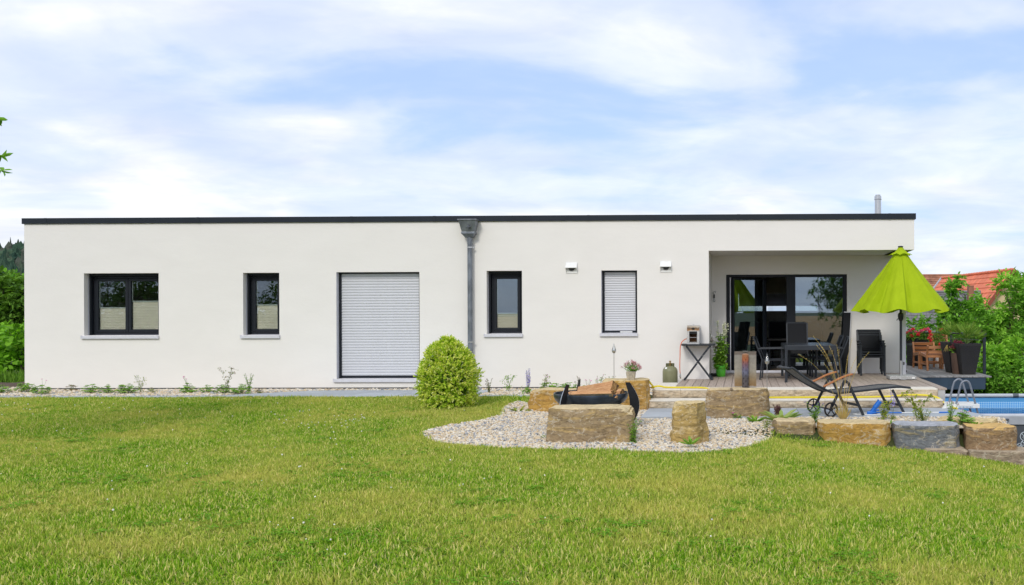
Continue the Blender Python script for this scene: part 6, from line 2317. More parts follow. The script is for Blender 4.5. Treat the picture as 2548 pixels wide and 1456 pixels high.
def tree(name, label, base, centre, radii, seed, mat, n_twig=260, leaf=(0.11, 0.055), compound=True, per=4, limbs=9, group=None, cat_='tree', trunk_r=0.06, gap=0.42, gscale=1.6, shoots=10, trunk_mat='bark', droop=0.25):
    """crown = ellipsoid of twigs with holes; every twig carries sprays of leaves"""
    rg = np.random.default_rng(seed)
    o = thing(name, label, cat_, base, group=group)
    base = Vector(base)
    c = np.array(centre) - np.array(base)
    rad = np.array(radii)
    # trunk and limbs
    mb = MB()
    skel = []
    top = c + np.array([0, 0, rad[2] * 0.15])
    tr_pts = [np.zeros(3)]
    for k in range(1, 6):
        tt = k / 5
        tr_pts.append(top * tt + rg.normal(0, 0.05, 3) * np.array([1, 1, 0.2]) * np.linalg.norm(top) * 0.25)
    mb.tube(cat([tuple(p) for p in tr_pts], 3), [trunk_r * (1 - 0.75 * i / 15) for i in range(16)], 8)
    skel += [np.array(p) for p in cat([tuple(p) for p in tr_pts], 3)][4:]
    for k in range(limbs):
        a = 2 * math.pi * (k + rg.random() * 0.6) / limbs
        el = rg.uniform(-0.35, 0.95)
        tgt = c + rad * np.array([math.cos(a) * math.cos(el), math.sin(a) * math.cos(el), math.sin(el)]) * rg.uniform(0.65, 0.9)
        st_ = skel[rg.integers(0, len(skel))]
        mid = (st_ + tgt) / 2 + rg.normal(0, 0.08, 3) * np.linalg.norm(tgt - st_) + np.array([0, 0, 0.06])
        crv_ = cat([tuple(st_), tuple(mid), tuple(tgt)], 4)
        mb.tube(crv_, [trunk_r * 0.42 * (1 - 0.8 * i / (len(crv_) - 1)) for i in range(len(crv_))], 6)
        skel += [np.array(p) for p in crv_[1:]]
    # twigs
    tw = []
    tries = 0
    while len(tw) < n_twig and tries < n_twig * 40:
        tries += 1
        d = rg.normal(size=3)
        d /= np.linalg.norm(d)
        r_ = rg.random() ** 0.45
        p = c + rad * d * r_
        nz = 0.5 + 0.5 * mnoise.noise(Vector(p * gscale) + Vector((seed, 0, 0)))
        if nz < gap * (0.6 + 0.6 * r_):
            continue
        if p[2] < 0.05:
            continue
        tw.append(p)
    for k in range(shoots):
        a = rg.uniform(0, 2 * math.pi)
        q = rg.random() ** 0.7
        p0 = c + rad * np.array([math.cos(a) * q * 0.85, math.sin(a) * q * 0.85, math.sqrt(max(0, 1 - q * q * 0.72)) * 0.95])
        for s_ in range(3):
            tw.append(p0 + np.array([rg.normal(0, 0.02), rg.normal(0, 0.02), s_ * 0.11 * rad[2] / 1.2]))
    tw = np.array(tw)
    sk = np.array(skel)
    nb = nearest_branch(tw, sk)
    axis0 = unit(tw - sk[nb] + rg.normal(0, 0.15, tw.shape))
    for i in range(0, len(tw)):
        if i % 2 == 0:
            mb.tube([tuple(sk[nb[i]]), tuple((sk[nb[i]] + tw[i]) / 2 + rg.normal(0, 0.02, 3)), tuple(tw[i])], [trunk_r * 0.11 + 0.003, trunk_r * 0.07 + 0.002, 0.002], 4, cap=False)
    mb.build('trunk', trunk_mat, o, smooth=True)
    # leaves
    pos, ax, nr, ln = [], [], [], []
    for i, p in enumerate(tw):
        for k in range(per):
            d = axis0[i] * 0.5 + rg.normal(0, 0.75, 3) + np.array([0, 0, 0.15])
            d /= np.linalg.norm(d)
            if compound:
                rl_ = leaf[0] * rg.uniform(1.6, 2.6)
                side_ = np.cross(d, np.array([0, 0, 1.0]))
                side_ /= max(1e-6, np.linalg.norm(side_))
                upv = np.cross(side_, d)
                nl = 3
                for q in range(nl):
                    bp_ = p + d * rl_ * (0.25 + 0.6 * q / nl) - np.array([0, 0, 1]) * rl_ * 0.15 * (q / nl) ** 2
                    for sg in (-1, 1):
                        la_ = d * 0.55 + side_ * sg * 0.85 - np.array([0, 0, 0.25]) + rg.normal(0, 0.12, 3)
                        pos.append(bp_)
                        ax.append(la_)
                        nr.append(upv + rg.normal(0, 0.25, 3))
                        ln.append(leaf[0] * rg.uniform(0.7, 1.15))
                pos.append(p + d * rl_ * 0.9 - np.array([0, 0, 1]) * rl_ * 0.15)
                ax.append(d - np.array([0, 0, 0.3]))
                nr.append(upv)
                ln.append(leaf[0] * rg.uniform(0.9, 1.3))
            else:
                for q in range(3):
                    dd = d + rg.normal(0, 0.5, 3)
                    pos.append(p + rg.normal(0, 0.35, 3) * leaf[0] * 1.2 + d * leaf[0] * 0.6 * q)
                    ax.append(dd - np.array([0, 0, 0.2]))
                    nr.append(np.array([0, 0, 1.0]) + rg.normal(0, 0.5, 3))
                    ln.append(leaf[0] * rg.uniform(0.65, 1.25))
    ln = np.array(ln)
    V, F = leaves(np.array(pos), np.array(ax), np.array(nr), ln, ln * leaf[1] / leaf[0], 0.18, 'ellipse', droop)
    leaf_obj('crown', V, F, mat, o)
    return o


def zt(x, y):
    return terrain(x, y) - 0.05


GT = 'leafy trees beyond the side deck'
def right_tree(label, u, vtop, vmid, y, rw, seed, mat='leaf_walnut', n=230, **kw):
    p = at(u, vmid, y)
    ptop = at(u, vtop, y)
    rz = ptop.z - p.z
    b_ = (p.x, y, zt(p.x, y))
    return tree('walnut_tree', label, b_, (p.x, y, p.z), (rw, rw * 0.8, rz), seed, mat, n, group=GT, **kw)


right_tree('leafy tree rising highest before the red roof', 2390, 712, 835, 8.2, 0.72, 1, n=270, leaf=(0.125, 0.062), shoots=7)
right_tree('leafy tree before the cream gable at the right edge', 2518, 705, 850, 7.2, 1.0, 2, 'leaf_walnut_young', 340, leaf=(0.125, 0.062), shoots=9)
right_tree('lower leafy tree between the parasol and the tallest tree', 2312, 795, 870, 8.0, 0.95, 3, n=280, leaf=(0.115, 0.058), shoots=5)
right_tree('leafy tree at the far right, partly outside the picture', 2590, 700, 850, 6.6, 1.1, 4, n=260, leaf=(0.125, 0.062))
right_tree('dense bush of leaves behind the railing post', 2448, 790, 890, 6.2, 0.85, 5, 'leaf_walnut', 330, leaf=(0.115, 0.058), shoots=5, gap=0.3)
right_tree('dense bush of leaves just behind the far pool rim', 2520, 850, 925, 3.4, 0.80, 6, 'leaf_walnut_young', 260, leaf=(0.105, 0.052), shoots=4, gap=0.25)
right_tree('bushy growth below the side deck corner', 2462, 905, 950, 2.6, 0.55, 7, 'leaf_walnut', 170, leaf=(0.085, 0.045), shoots=2, gap=0.2)
right_tree('bushy growth behind the wooden chairs', 2335, 850, 900, 6.4, 0.75, 8, 'leaf_walnut', 220, leaf=(0.105, 0.052), shoots=2, gap=0.25)
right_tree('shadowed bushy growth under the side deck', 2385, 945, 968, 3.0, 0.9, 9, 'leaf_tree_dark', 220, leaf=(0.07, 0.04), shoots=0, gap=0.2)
right_tree('bush filling the gap at the right edge above the pool', 2590, 880, 945, 2.2, 0.7, 10, 'leaf_walnut', 200, leaf=(0.095, 0.05), shoots=0, gap=0.2)

# clipped variegated globe bush on the lawn
p = ter(1109, 1016)
GBX, GBY, GBZ = p.x, p.y + 0.12, terrain(p.x, p.y)
bush = thing('globe_bush', 'round yellow-green variegated bush on the lawn before the shuttered door', 'bush', (GBX, GBY, GBZ))
rg = np.random.default_rng(21)
bh_ = at(1108, 852, GBY).z - GBZ
cz_ = bh_ * 0.51
def bush_r(f_):
    return np.interp(f_, [0, 0.12, 0.38, 0.6, 0.78, 0.9, 1.0], [0.33, 0.41, 0.452, 0.42, 0.325, 0.21, 0.0])


def bush_pts(n, depth):
    f_ = rg.random(n) ** 0.92
    a = rg.uniform(0, 6.2832, n)
    lm = np.array([0.97 + 0.17 * mnoise.noise(Vector((math.cos(q) * 2.2, math.sin(q) * 2.2, w * 5))) + 0.07 * mnoise.noise(Vector((math.cos(q) * 6, math.sin(q) * 6, w * 13))) for q, w in zip(a, f_)])
    r_ = bush_r(f_) * lm * (1 - depth * rg.random(n))
    P = np.stack([r_ * np.cos(a), r_ * np.sin(a), f_ * bh_ * (0.93 + 0.07 * lm)], 1)
    out = unit(np.stack([np.cos(a), np.sin(a), np.clip((f_ - 0.45) * 2.2, -0.6, 1.6)], 1))
    return P, out


# dim inner filling
P, D = bush_pts(7000, 0.55)
P *= np.array([0.86, 0.86, 0.93])
V, F = leaves(P, D * 0.5 + rg.normal(0, 0.7, P.shape), unit(D + rg.normal(0, 0.5, P.shape)), rg.uniform(0.04, 0.06, len(P)), rg.uniform(0.022, 0.032, len(P)), 0.12, 'ellipse')
leaf_obj('inner_foliage', V, F, 'leaf_shrub', bush)
# leafy sprigs over the whole surface
for nm, mt, ns, ln0 in (('foliage', 'leaf_variegated', 1300, 0.041), ('young_shoots', 'leaf_variegated_tip', 1250, 0.040)):
    P, D = bush_pts(ns, 0.10)
    pos, ax, nr = [], [], []
    for k in range(ns):
        dk = D[k] * 0.8 + rg.normal(0, 0.35, 3) + np.array([0, 0, 0.25])
        dk /= np.linalg.norm(dk)
        nl = rg.integers(7, 12)
        for q in range(nl):
            pos.append(P[k] + dk * 0.0125 * q)
            t_ = rg.normal(0, 1, 3)
            t_ -= dk * t_.dot(dk)
            ax.append(dk * (0.45 + 0.1 * q) + t_ * 0.8)
            nr.append(dk + np.array([0, 0, 0.6]))
    n = len(pos)
    l_ = ln0 * rg.uniform(0.75, 1.25, n)
    V, F = leaves(np.array(pos), np.array(ax), np.array(nr), l_, l_ * 0.46, 0.14, 'ellipse')
    leaf_obj(nm, V, F, mt, bush)
mb = MB()
for k in range(40):
    dd = rand_dirs(rg, 1, 0.5)[0]
    mb.tube([(0, 0, 0.0), (dd[0] * 0.15, dd[1] * 0.15, cz_ * 0.6), (dd[0] * 0.38, dd[1] * 0.36, cz_ + dd[2] * 0.42)], [0.008, 0.006, 0.003], 5, cap=False)
mb.build('stems', 'twig', bush)


# ---- small garden plants
def herb(name, label, loc, kind, size, seed, mat='leaf_herb', flower=None, fcount=5, tall=None, cat_='plant', group=None):
    rg = np.random.default_rng(seed)
    o = thing(name, label, cat_, loc, group=group)
    if group and 'boulder wall' in group and kind in ('upright', 'airy', 'whorl', 'clump'):
        size, tall = size * 1.35, tall and tall * 1.15
    sm = MB()
    pos, ax, nr, ln, wd = [], [], [], [], []
    fl_pts = []
    if kind == 'clump':            # mound of round lobed leaves on stalks
        n = int(46 * (size / 0.2) ** 1.2)
        for k in range(n):
            a = rg.uniform(0, 6.28)
            r0 = size * rg.random() ** 0.6
            h = size * rg.uniform(0.3, 1.25) * (1 - 0.45 * (r0 / size) ** 2)
            tip = np.array([r0 * math.cos(a), r0 * math.sin(a) * 0.8, h])
            sm.tube([(0.02 * math.cos(a), 0.02 * math.sin(a), 0), tuple(tip * np.array([0.7, 0.7, 0.6])), tuple(tip)], 0.0022, 4, cap=False)
            for q in range(5):
                b_ = a + (q - 2) * 0.95
                dirv = np.array([math.cos(b_), math.sin(b_), rg.uniform(-0.25, 0.25)])
                pos.append(tip)
                ax.append(dirv)
                nr.append(np.array([0.35 * math.cos(a), 0.35 * math.sin(a) - 0.2, 1.0]))
                l_ = size * rg.uniform(0.20, 0.32)
                ln.append(l_)
                wd.append(l_ * 0.75)
        top = tall or size * 1.4
        for k in range(fcount if flower else 0):
            a = rg.uniform(0, 6.28)
            p2 = np.array([size * 0.55 * math.cos(a), size * 0.4 * math.sin(a), top * rg.uniform(0.75, 1.0)])
            sm.tube([(0, 0, 0), tuple(p2 * np.array([0.4, 0.4, 0.6])), tuple(p2)], 0.0022, 4, cap=False)
            fl_pts.append((p2, 0.016))
    elif kind == 'upright':        # several leafy stems
        n = 7
        top = tall or size
        for k in range(n):
            a = rg.uniform(0, 6.28)
            lean = rg.uniform(0.1, 0.4)
            hh = top * rg.uniform(0.65, 1.0)
            end = np.array([size * lean * math.cos(a), size * lean * math.sin(a), hh])
            pts = cat([(0, 0, 0), tuple(end * np.array([0.35, 0.35, 0.5])), tuple(end)], 5)
            sm.tube(pts, 0.0028, 5, cap=False)
            for q in range(22):
                tt = 0.12 + 0.86 * q / 22
                pq = np.array(pts[min(len(pts) - 1, int(tt * (len(pts) - 1)))]) + rg.normal(0, 0.004, 3)
                b_ = q * 2.4 + k
                pos.append(pq)
                ax.append(np.array([math.cos(b_), math.sin(b_), 0.35 + rg.normal(0, 0.2)]))
                nr.append(np.array([0, 0, 1.0]) + rg.normal(0, 0.3, 3))
                l_ = size * 0.17 * (1.1 - 0.5 * tt) * rg.uniform(0.8, 1.2)
                ln.append(l_)
                wd.append(l_ * 0.42)
            if flower:
                for q in range(fcount):
                    fl_pts.append((end + np.array([rg.normal(0, 0.008), rg.normal(0, 0.008), 0.005 + 0.013 * q - 0.03]), 0.010))
    elif kind == 'airy':           # a few thin branching stems, small leaves
        top = tall or size
        for k in range(5):
            a = rg.uniform(0, 6.28)
            end = np.array([size * 0.4 * math.cos(a), size * 0.3 * math.sin(a), top * rg.uniform(0.6, 1.0)])
            pts = cat([(0, 0, 0), tuple(end * np.array([0.3, 0.3, 0.55]) + rg.normal(0, 0.01, 3)), tuple(end)], 5)
            sm.tube(pts, 0.0022, 4, cap=False)
            for q in range(13):
                pq = np.array(pts[rg.integers(2, len(pts))])
                e2 = pq + rg.normal(0, 0.035, 3) * np.array([1, 1, 0.6])
                sm.tube([tuple(pq), tuple(e2)], 0.0012, 3, cap=False)
                for w in range(3):
                    pos.append(e2)
                    ax.append(rg.normal(0, 1, 3))
                    nr.append(np.array([0, 0, 1.0]) + rg.normal(0, 0.4, 3))
                    l_ = size * rg.uniform(0.05, 0.1)
                    ln.append(l_)
                    wd.append(l_ * 0.7)
            if flower:
                for q in range(fcount):
                    fl_pts.append((end + rg.normal(0, 0.012, 3), 0.009))
    elif kind == 'rosette':        # long strap leaves from the ground
        n = 14
        for k in range(n):
            a = 2 * math.pi * k / n + rg.normal(0, 0.2)
            pos.append(np.array([0.01 * math.cos(a), 0.01 * math.sin(a), 0.005]))
            up = rg.uniform(0.5, 1.4)
            ax.append(np.array([math.cos(a), math.sin(a) * 0.8, up]))
            nr.append(np.array([-math.cos(a) * up, -math.sin(a) * up, 1.0]))
            l_ = size * rg.uniform(0.65, 1.1)
            ln.append(l_)
            wd.append(l_ * 0.24)
    elif kind == 'whorl':          # spurge: stems with dense narrow leaves all round
        for k in range(9):
            a = rg.uniform(0, 6.28)
            lean = rg.uniform(0.1, 0.75)
            end = np.array([size * lean * math.cos(a), size * lean * math.sin(a) * 0.8, size * rg.uniform(0.6, 1.0)])
            pts = cat([(0, 0, 0), tuple(end * np.array([0.4, 0.4, 0.5])), tuple(end)], 6)
            sm.tube(pts, 0.003, 4, cap=False)
            for q in range(34):
                tt = 0.3 + 0.7 * q / 34
                b_ = q * 2.4
                pos.append(np.array(pts[min(len(pts) - 1, int(tt * (len(pts) - 1)))]))
                ax.append(np.array([math.cos(b_), math.sin(b_), 0.5]))
                nr.append(np.array([0, 0, 1.0]) + rg.normal(0, 0.2, 3))
                l_ = size * 0.20 * rg.uniform(0.8, 1.1)
                ln.append(l_)
                wd.append(l_ * 0.2)
    elif kind == 'spires':         # upright flower spikes over a leafy foot
        top = tall or size * 2.4
        for k in range(24):
            a = rg.uniform(0, 6.28)
            tip = np.array([size * 0.8 * math.cos(a) * rg.random(), size * 0.7 * math.sin(a) * rg.random(), size * rg.uniform(0.2, 0.75)])
            for q in range(4):
                pos.append(tip * rg.uniform(0.6, 1.0))
                ax.append(rg.normal(0, 1, 3) + np.array([0, 0, 0.3]))
                nr.append(np.array([0, 0, 1.0]) + rg.normal(0, 0.4, 3))
                l_ = size * rg.uniform(0.16, 0.26)
                ln.append(l_)
                wd.append(l_ * 0.5)
        for k in range(fcount):
            a = rg.uniform(0, 6.28)
            end = np.array([size * 0.6 * math.cos(a) * rg.random(), size * 0.6 * math.sin(a) * rg.random(), top * rg.uniform(0.6, 1.0)])
            sm.tube([(0, 0, 0), tuple(end * np.array([0.6, 0.6, 0.5])), tuple(end)], 0.0025, 4, cap=False)
            for q in range(24):
                tt = 0.42 + 0.58 * q / 24
                fl_pts.append((end * np.array([tt, tt, tt]) + rg.normal(0, 0.017 * (1.3 - tt), 3), 0.013 * (1.35 - 0.6 * tt)))
    elif kind == 'blades':         # tuft of fine straw and green blades
        n = 75
        for k in range(n):
            a = rg.uniform(0, 6.28)
            e = 0.62 * rg.random()
            pos.append(np.array([0.03 * math.cos(a), 0.025 * math.sin(a), 0.0]))
            ax.append(np.array([math.cos(a) * e, math.sin(a) * e, 1.0]))
            nr.append(np.array([-math.cos(a), -math.sin(a), e]))
            ln.append(size * rg.uniform(0.5, 1.0))
            wd.append(0.0045)
    if pos:
        V, F = leaves(np.array(pos), np.array(ax), np.array(nr), np.array(ln), np.array(wd), 0.12, 'strap' if kind in ('rosette', 'blades') else 'ellipse', 0.35 if kind == 'rosette' else 0.1)
        leaf_obj('foliage', V, F, mat, o)
    if sm.v:
        sm.build('stems', 'stem_green', o)
    if fl_pts:
        fp, fa, fn, fs_ = [], [], [], []
        for p_, s_ in fl_pts:
            for q in range(5):
                a = q * 1.2566 + rg.random()
                fp.append(p_)
                fa.append(np.array([math.cos(a), math.sin(a), 0.35 + rg.normal(0, 0.3)]))
                fn.append(np.array([0, -0.5, 1.0]))
                fs_.append(s_ * rg.uniform(0.85, 1.3))
        fs_ = np.array(fs_)
        V, F = leaves(np.array(fp), np.array(fa), np.array(fn), fs_, fs_ * 0.8, 0.1, 'round')
        leaf_obj('blossom', V, F, flower, o)
    return o


GH = 'small plants in the gravel along the house wall'


def bedp(u, v):
    p = on(u, v, ZB + 0.003)
    return (p.x, p.y, p.z)


BP = [(8, 980, 'clump', 0.16, 'leaf_herb', None, 0, None, 'pale green low clump at the far left end of the gravel band'),
      (66, 978, 'clump', 0.19, 'leaf_herb', None, 0, None, 'rounded green clump just left of the house corner'),
      (106, 983, 'clump', 0.16, 'leaf_herb', 'petal_pink', 2, 0.33, 'green clump with one magenta blossom by the left house corner'),
      (177, 974, 'clump', 0.12, 'leaf_herb_red', None, 0, None, 'dull reddish low plant under the wide window'),
      (226, 980, 'clump', 0.16, 'leaf_herb', None, 0, None, 'bushy green clump under the wide window'),
      (271, 980, 'clump', 0.15, 'leaf_herb', None, 0, None, 'dense low green clump under the wide window mullion'),
      (316, 981, 'clump', 0.19, 'leaf_herb', None, 0, None, 'broad flat-topped green clump under the wide window'),
      (349, 978, 'airy', 0.22, 'leaf_yellowgreen', None, 0, 0.42, 'thin yellow-green seedling under the right half of the wide window'),
      (377, 979, 'clump', 0.10, 'leaf_yellowgreen', None, 0, None, 'sparse yellowing plant right of the wide window'),
      (469, 979, 'clump', 0.17, 'leaf_herb', 'petal_pink', 4, 0.36, 'green clump with pink blossoms between the two left windows'),
      (516, 979, 'clump', 0.14, 'leaf_herb', None, 0, None, 'low green clump left of the tall seed stalk'),
      (563, 980, 'airy', 0.28, 'leaf_herb_red', 'seed_brown', 5, 0.58, 'tall thin seed stalk with reddish leaves under the narrow window'),
      (556, 981, 'clump', 0.16, 'leaf_herb', None, 0, None, 'green leaf mound at the foot of the tall seed stalk'),
      (620, 977, 'upright', 0.30, 'leaf_herb', None, 0, 0.42, 'upright leafy stem under the narrow left window'),
      (600, 981, 'clump', 0.17, 'leaf_herb', None, 0, None, 'spreading green clump beside the upright leafy stem'),
      (645, 979, 'clump', 0.09, 'leaf_herb_red', None, 0, None, 'tiny brownish tuft where the paving begins'),
      (1217, 979, 'upright', 0.22, 'leaf_herb_red', 'seed_brown', 3, 0.30, 'reddish-green plant right of the globe bush'),
      (1183, 982, 'clump', 0.12, 'leaf_herb', None, 0, None, 'small green tuft touching the globe bush'),
      (1266, 976, 'airy', 0.30, 'leaf_herb', None, 0, 0.36, 'bushy light green plant under the window by the downpipe'),
      (1313, 982, 'spires', 0.20, 'leaf_herb', 'petal_lilac', 7, 0.55, 'tall lilac flower spike before the house wall'),
      (1352, 980, 'airy', 0.26, 'leaf_yellowgreen', 'petal_pink', 3, 0.42, 'yellow-green stalks with pink blossoms behind the ochre boulder'),
      (1370, 979, 'clump', 0.20, 'leaf_herb', None, 0, None, 'large fresh green clump behind the ochre boulder'),
      (1413, 978, 'clump', 0.18, 'leaf_herb', None, 0, None, 'fresh green clump behind the left crescent leg of the bowl'),
      (1441, 976, 'upright', 0.24, 'leaf_herb_red', 'seed_brown', 3, 0.33, 'reddish leafy plant behind the fire bowl'),
      (1462, 977, 'clump', 0.13, 'leaf_herb', 'petal_pink', 5, 0.30, 'low green plant with pink blossoms behind the logs'),
      (1492, 974, 'airy', 0.24, 'leaf_herb', 'petal_pink', 3, 0.36, 'loose stalks with pink blossoms left of the stake light'),
      (1517, 974, 'airy', 0.18, 'leaf_herb', 'seed_brown', 2, 0.30, 'thin weedy stalk beside the stake light')]
for k, (u, v, kind, sz, mt, fl, fc, tall, lab) in enumerate(BP):
    herb('bed_plant', lab, bedp(u, v), kind, sz * 1.02, 100 + k, mt, fl, fc, tall, group=GH)

GR = 'plants in the gravel by the boulder wall'


def rkp(u, v, z=None):
    p = on(u, v, ZP - 0.01) if z is None else on(u, v, z)
    return (p.x, p.y, p.z)


herb('mullein', 'plant with long pale strap leaves left of the wall boulders', rkp(1944, 1053), 'rosette', 0.36, 201, 'leaf_mullein', group=GR)
herb('heath', 'dark wine-red spiky little shrub beside the banded boulder', rkp(1935, 1038), 'spires', 0.12, 202, 'leaf_herb_red', 'seed_brown', 20, 0.22, group=GR)
herb('sage', 'light green bushy plant with violet blossoms by the lounger wheel', rkp(2026, 1053), 'upright', 0.30, 203, 'leaf_herb', 'petal_violet', 4, 0.30, group=GR)
fg = herb('feather_grass', 'straw-coloured feather grass tuft with long arching stalks', rkp(2098, 1047), 'blades', 0.30, 204, 'straw', group=GR)
rg = np.random.default_rng(77)
base_ = Vector(rkp(2098, 1047))
mb, hd_ = MB(), []
for (u, v) in ((1988, 883), (2024, 838), (2032, 860), (2040, 858), (2064, 862), (2082, 860), (2120, 845), (2132, 888), (2150, 892), (2162, 878), (2050, 905), (2110, 885)):
    e = at(u, v, base_.y + rg.uniform(-0.05, 0.05)) - base_
    pts = cat([(0, 0, 0), (e.x * 0.28, e.y * 0.4, e.z * 0.5), (e.x * 0.62, e.y * 0.7, e.z * 0.82), tuple(e)], 6)
    mb.tube(pts, [0.0026 - 0.0014 * i / len(pts) for i in range(len(pts))], 5, cap=False)
    hd_ += [np.array(p) for p in pts[-7:]]
mb.build('stalks', 'straw', fg)
hp_ = np.repeat(np.array(hd_), 5, axis=0) + rg.normal(0, 0.004, (len(hd_) * 5, 3))
V, F = leaves(hp_, rg.normal(0, 0.4, hp_.shape) + np.array([0, 0, 1]), rand_dirs(rg, len(hp_)), 0.018, 0.003, 0.1, 'strap')
leaf_obj('seed_heads', V, F, 'straw', fg)
herb('tansy', 'yellow-leaved plant right of the pool vacuum', rkp(2196, 1046), 'airy', 0.34, 205, 'leaf_yellowgreen', 'petal_yellow', 2, 0.30, group=GR)
herb('catmint', 'thin stalk with lilac blossoms before the lounger foot', rkp(2222, 1044), 'spires', 0.10, 206, 'leaf_yellowgreen', 'petal_lilac', 2, 0.62, group=GR)
herb('spurge', 'spurge with dense whorled leaves above the slate boulder', rkp(2299, 1058), 'whorl', 0.20, 207, 'leaf_yellowgreen', group=GR)
herb('airy_herb', 'airy yellow-green herb behind the spurge', rkp(2282, 1048), 'airy', 0.42, 208, 'leaf_yellowgreen', None, 0, 0.42, group=GR)
herb('stonecrop', 'leafy plant with reddish tips above the slate boulder', rkp(2364, 1056), 'upright', 0.26, 209, 'leaf_herb', 'petal_dusty', 3, 0.32, group=GR)
herb('stonecrop', 'light green leafy plant with pink tips beside the flat slab of rock', rkp(2396, 1058), 'clump', 0.13, 210, 'leaf_herb', 'petal_dusty', 6, 0.20, group=GR)
herb('seedling', 'small green seedling on the flat slab of rock', rkp(2429, 1062), 'rosette', 0.12, 211, 'leaf_herb', group=GR)
herb('seedling', 'tiny green seedling near the right end boulder', rkp(2446, 1062), 'rosette', 0.06, 212, 'leaf_herb', group=GR)
herb('seedling', 'flat green plant between lounger and slate boulder', rkp(2215, 1056), 'rosette', 0.10, 213, 'leaf_herb', group=GR)
herb('weed', 'low green weed in the gravel right of the banded boulder', rkp(1880, 1052, -0.19), 'rosette', 0.20, 214, 'leaf_herb', group=GR)
herb('weed', 'creeping weed in the gravel left of the wall boulders', rkp(1905, 1070, -0.2), 'airy', 0.16, 215, 'leaf_yellowgreen', None, 0, 0.14, group=GR)
herb('weed', 'small spreading weed at the foot of the upright ochre boulder', rkp(1718, 1108, -0.17), 'rosette', 0.16, 216, 'leaf_herb', group=GR)
herb('weed', 'bright green sprig growing beside the long front boulder', rkp(1575, 1106, -0.2), 'upright', 0.24, 217, 'leaf_herb', None, 0, 0.34, group=GR)
herb('weed', 'tiny green seedling left of the long front boulder', rkp(1350, 1093, -0.2), 'rosette', 0.08, 218, 'leaf_herb', group=GR)
herb('weed', 'small green weed at the foot of the banded boulder', rkp(1831, 1044, -0.19), 'clump', 0.07, 219, 'leaf_herb', 'petal_pink', 1, 0.1, group=GR)
herb('weed', 'yellow-leaved weed at the left foot of the ochre boulder', rkp(1292, 1030, -0.17), 'rosette', 0.20, 220, 'leaf_yellowgreen', group=GR)
herb('weed', 'light green tuft at the foot of the flower-pot boulder', rkp(1588, 1020, -0.18), 'clump', 0.06, 221, 'leaf_yellowgreen', group=GR)

# potted stonecrop on the boulder
q = at(1571.5, 943, -2.72)
zr4 = at(1571, 945.5, -2.8).z
fp = thing('flower_pot', 'small square stone pot of dusty pink blossom on the ochre boulder', 'pot', (q.x, -2.80, zr4))
MB().hexa([(-.065, -.065, 0), (.065, -.065, 0), (.065, .065, 0), (-.065, .065, 0), (-.082, -.082, .155), (.082, -.082, .155), (.082, .082, .155), (-.082, .082, .155)]).build('pot', 'pot_stone', fp, bevel=0.006)
rg = np.random.default_rng(5)
pos, ax = [], []
hpos = []
mb = MB()
for k in range(46):
    a, e = rg.uniform(0, 6.28), rg.random() ** 0.6
    tip = np.array([0.19 * e * math.cos(a), 0.16 * e * math.sin(a), 0.16 + 0.17 * (1 - 0.75 * e * e) + rg.normal(0, 0.012)])
    mb.tube([(0, 0, 0.14), tuple(tip * np.array([0.5, 0.5, 0.85])), tuple(tip)], 0.0025, 4, cap=False)
    hpos += [tip + rg.normal(0, 0.011, 3) for _ in range(20)]
    for q_ in range(7):
        tt = rg.uniform(0.3, 0.95)
        pos.append(np.array([0, 0, 0.14]) * (1 - tt) + tip * tt)
        ax.append(rg.normal(0, 1, 3))
mb.build('stems', 'stem_green', fp)
V, F = leaves(np.array(pos), np.array(ax), rand_dirs(rg, len(pos), 1), 0.035, 0.014, 0.1)
leaf_obj('foliage', V, F, 'leaf_herb', fp)
V, F = leaves(np.array(hpos), rand_dirs(rg, len(hpos), 0.6), rand_dirs(rg, len(hpos), 1), 0.012, 0.009, 0.1, 'round')
leaf_obj('blossom', V, F, 'petal_dusty', fp)

# perennials in the green paper-wrapped pot on the deck
q = on(1793.5, 938, DECK)
PXg, PYg = q.x, q.y + 0.12
gp = thing('potted_flowers', 'tall flowering perennials in a green wrapped pot by the terrace wall', 'plant', (PXg, PYg, DECK))
rg = np.random.default_rng(9)
vs_, fs_ = [], []
na = 40
prof = [(0.088, 0.0), (0.098, 0.02), (0.108, 0.13), (0.102, 0.175), (0.115, 0.18), (0.125, 0.22), (0.118, 0.262), (0.108, 0.255), (0.09, 0.20)]
for j, (r_, z_) in enumerate(prof):
    for i in range(na):
        a = 2 * math.pi * i / na
        w = 1 + (0.05 + 0.05 * (j > 3)) * mnoise.noise(Vector((math.cos(a) * 2.4, math.sin(a) * 2.4, z_ * 9)))
        vs_.append((r_ * w * math.cos(a), r_ * w * math.sin(a), z_ + (0.035 * mnoise.noise(Vector((math.cos(a) * 1.6, math.sin(a) * 1.6, 4))) if j > 4 else 0)))
for j in range(len(prof) - 1):
    for i in range(na):
        a, b_ = j * na + i, j * na + (i + 1) % na
        fs_.append((a, b_, b_ + na, a + na))
fs_.append(tuple(range(na))[::-1])
MB().add(vs_, fs_).build('wrapped_pot', 'wrap_green', gp, smooth=True)
MB().lathe([(0.0, 0.0), (0.10, 0.0)], 20, (0, 0, 0.20)).build('soil', 'soil', gp)
mb = MB()
pos, ax, nr, ln = [], [], [], []
cream, wine, white = [], [], []
H_ = at(1793, 796, PYg).z - DECK
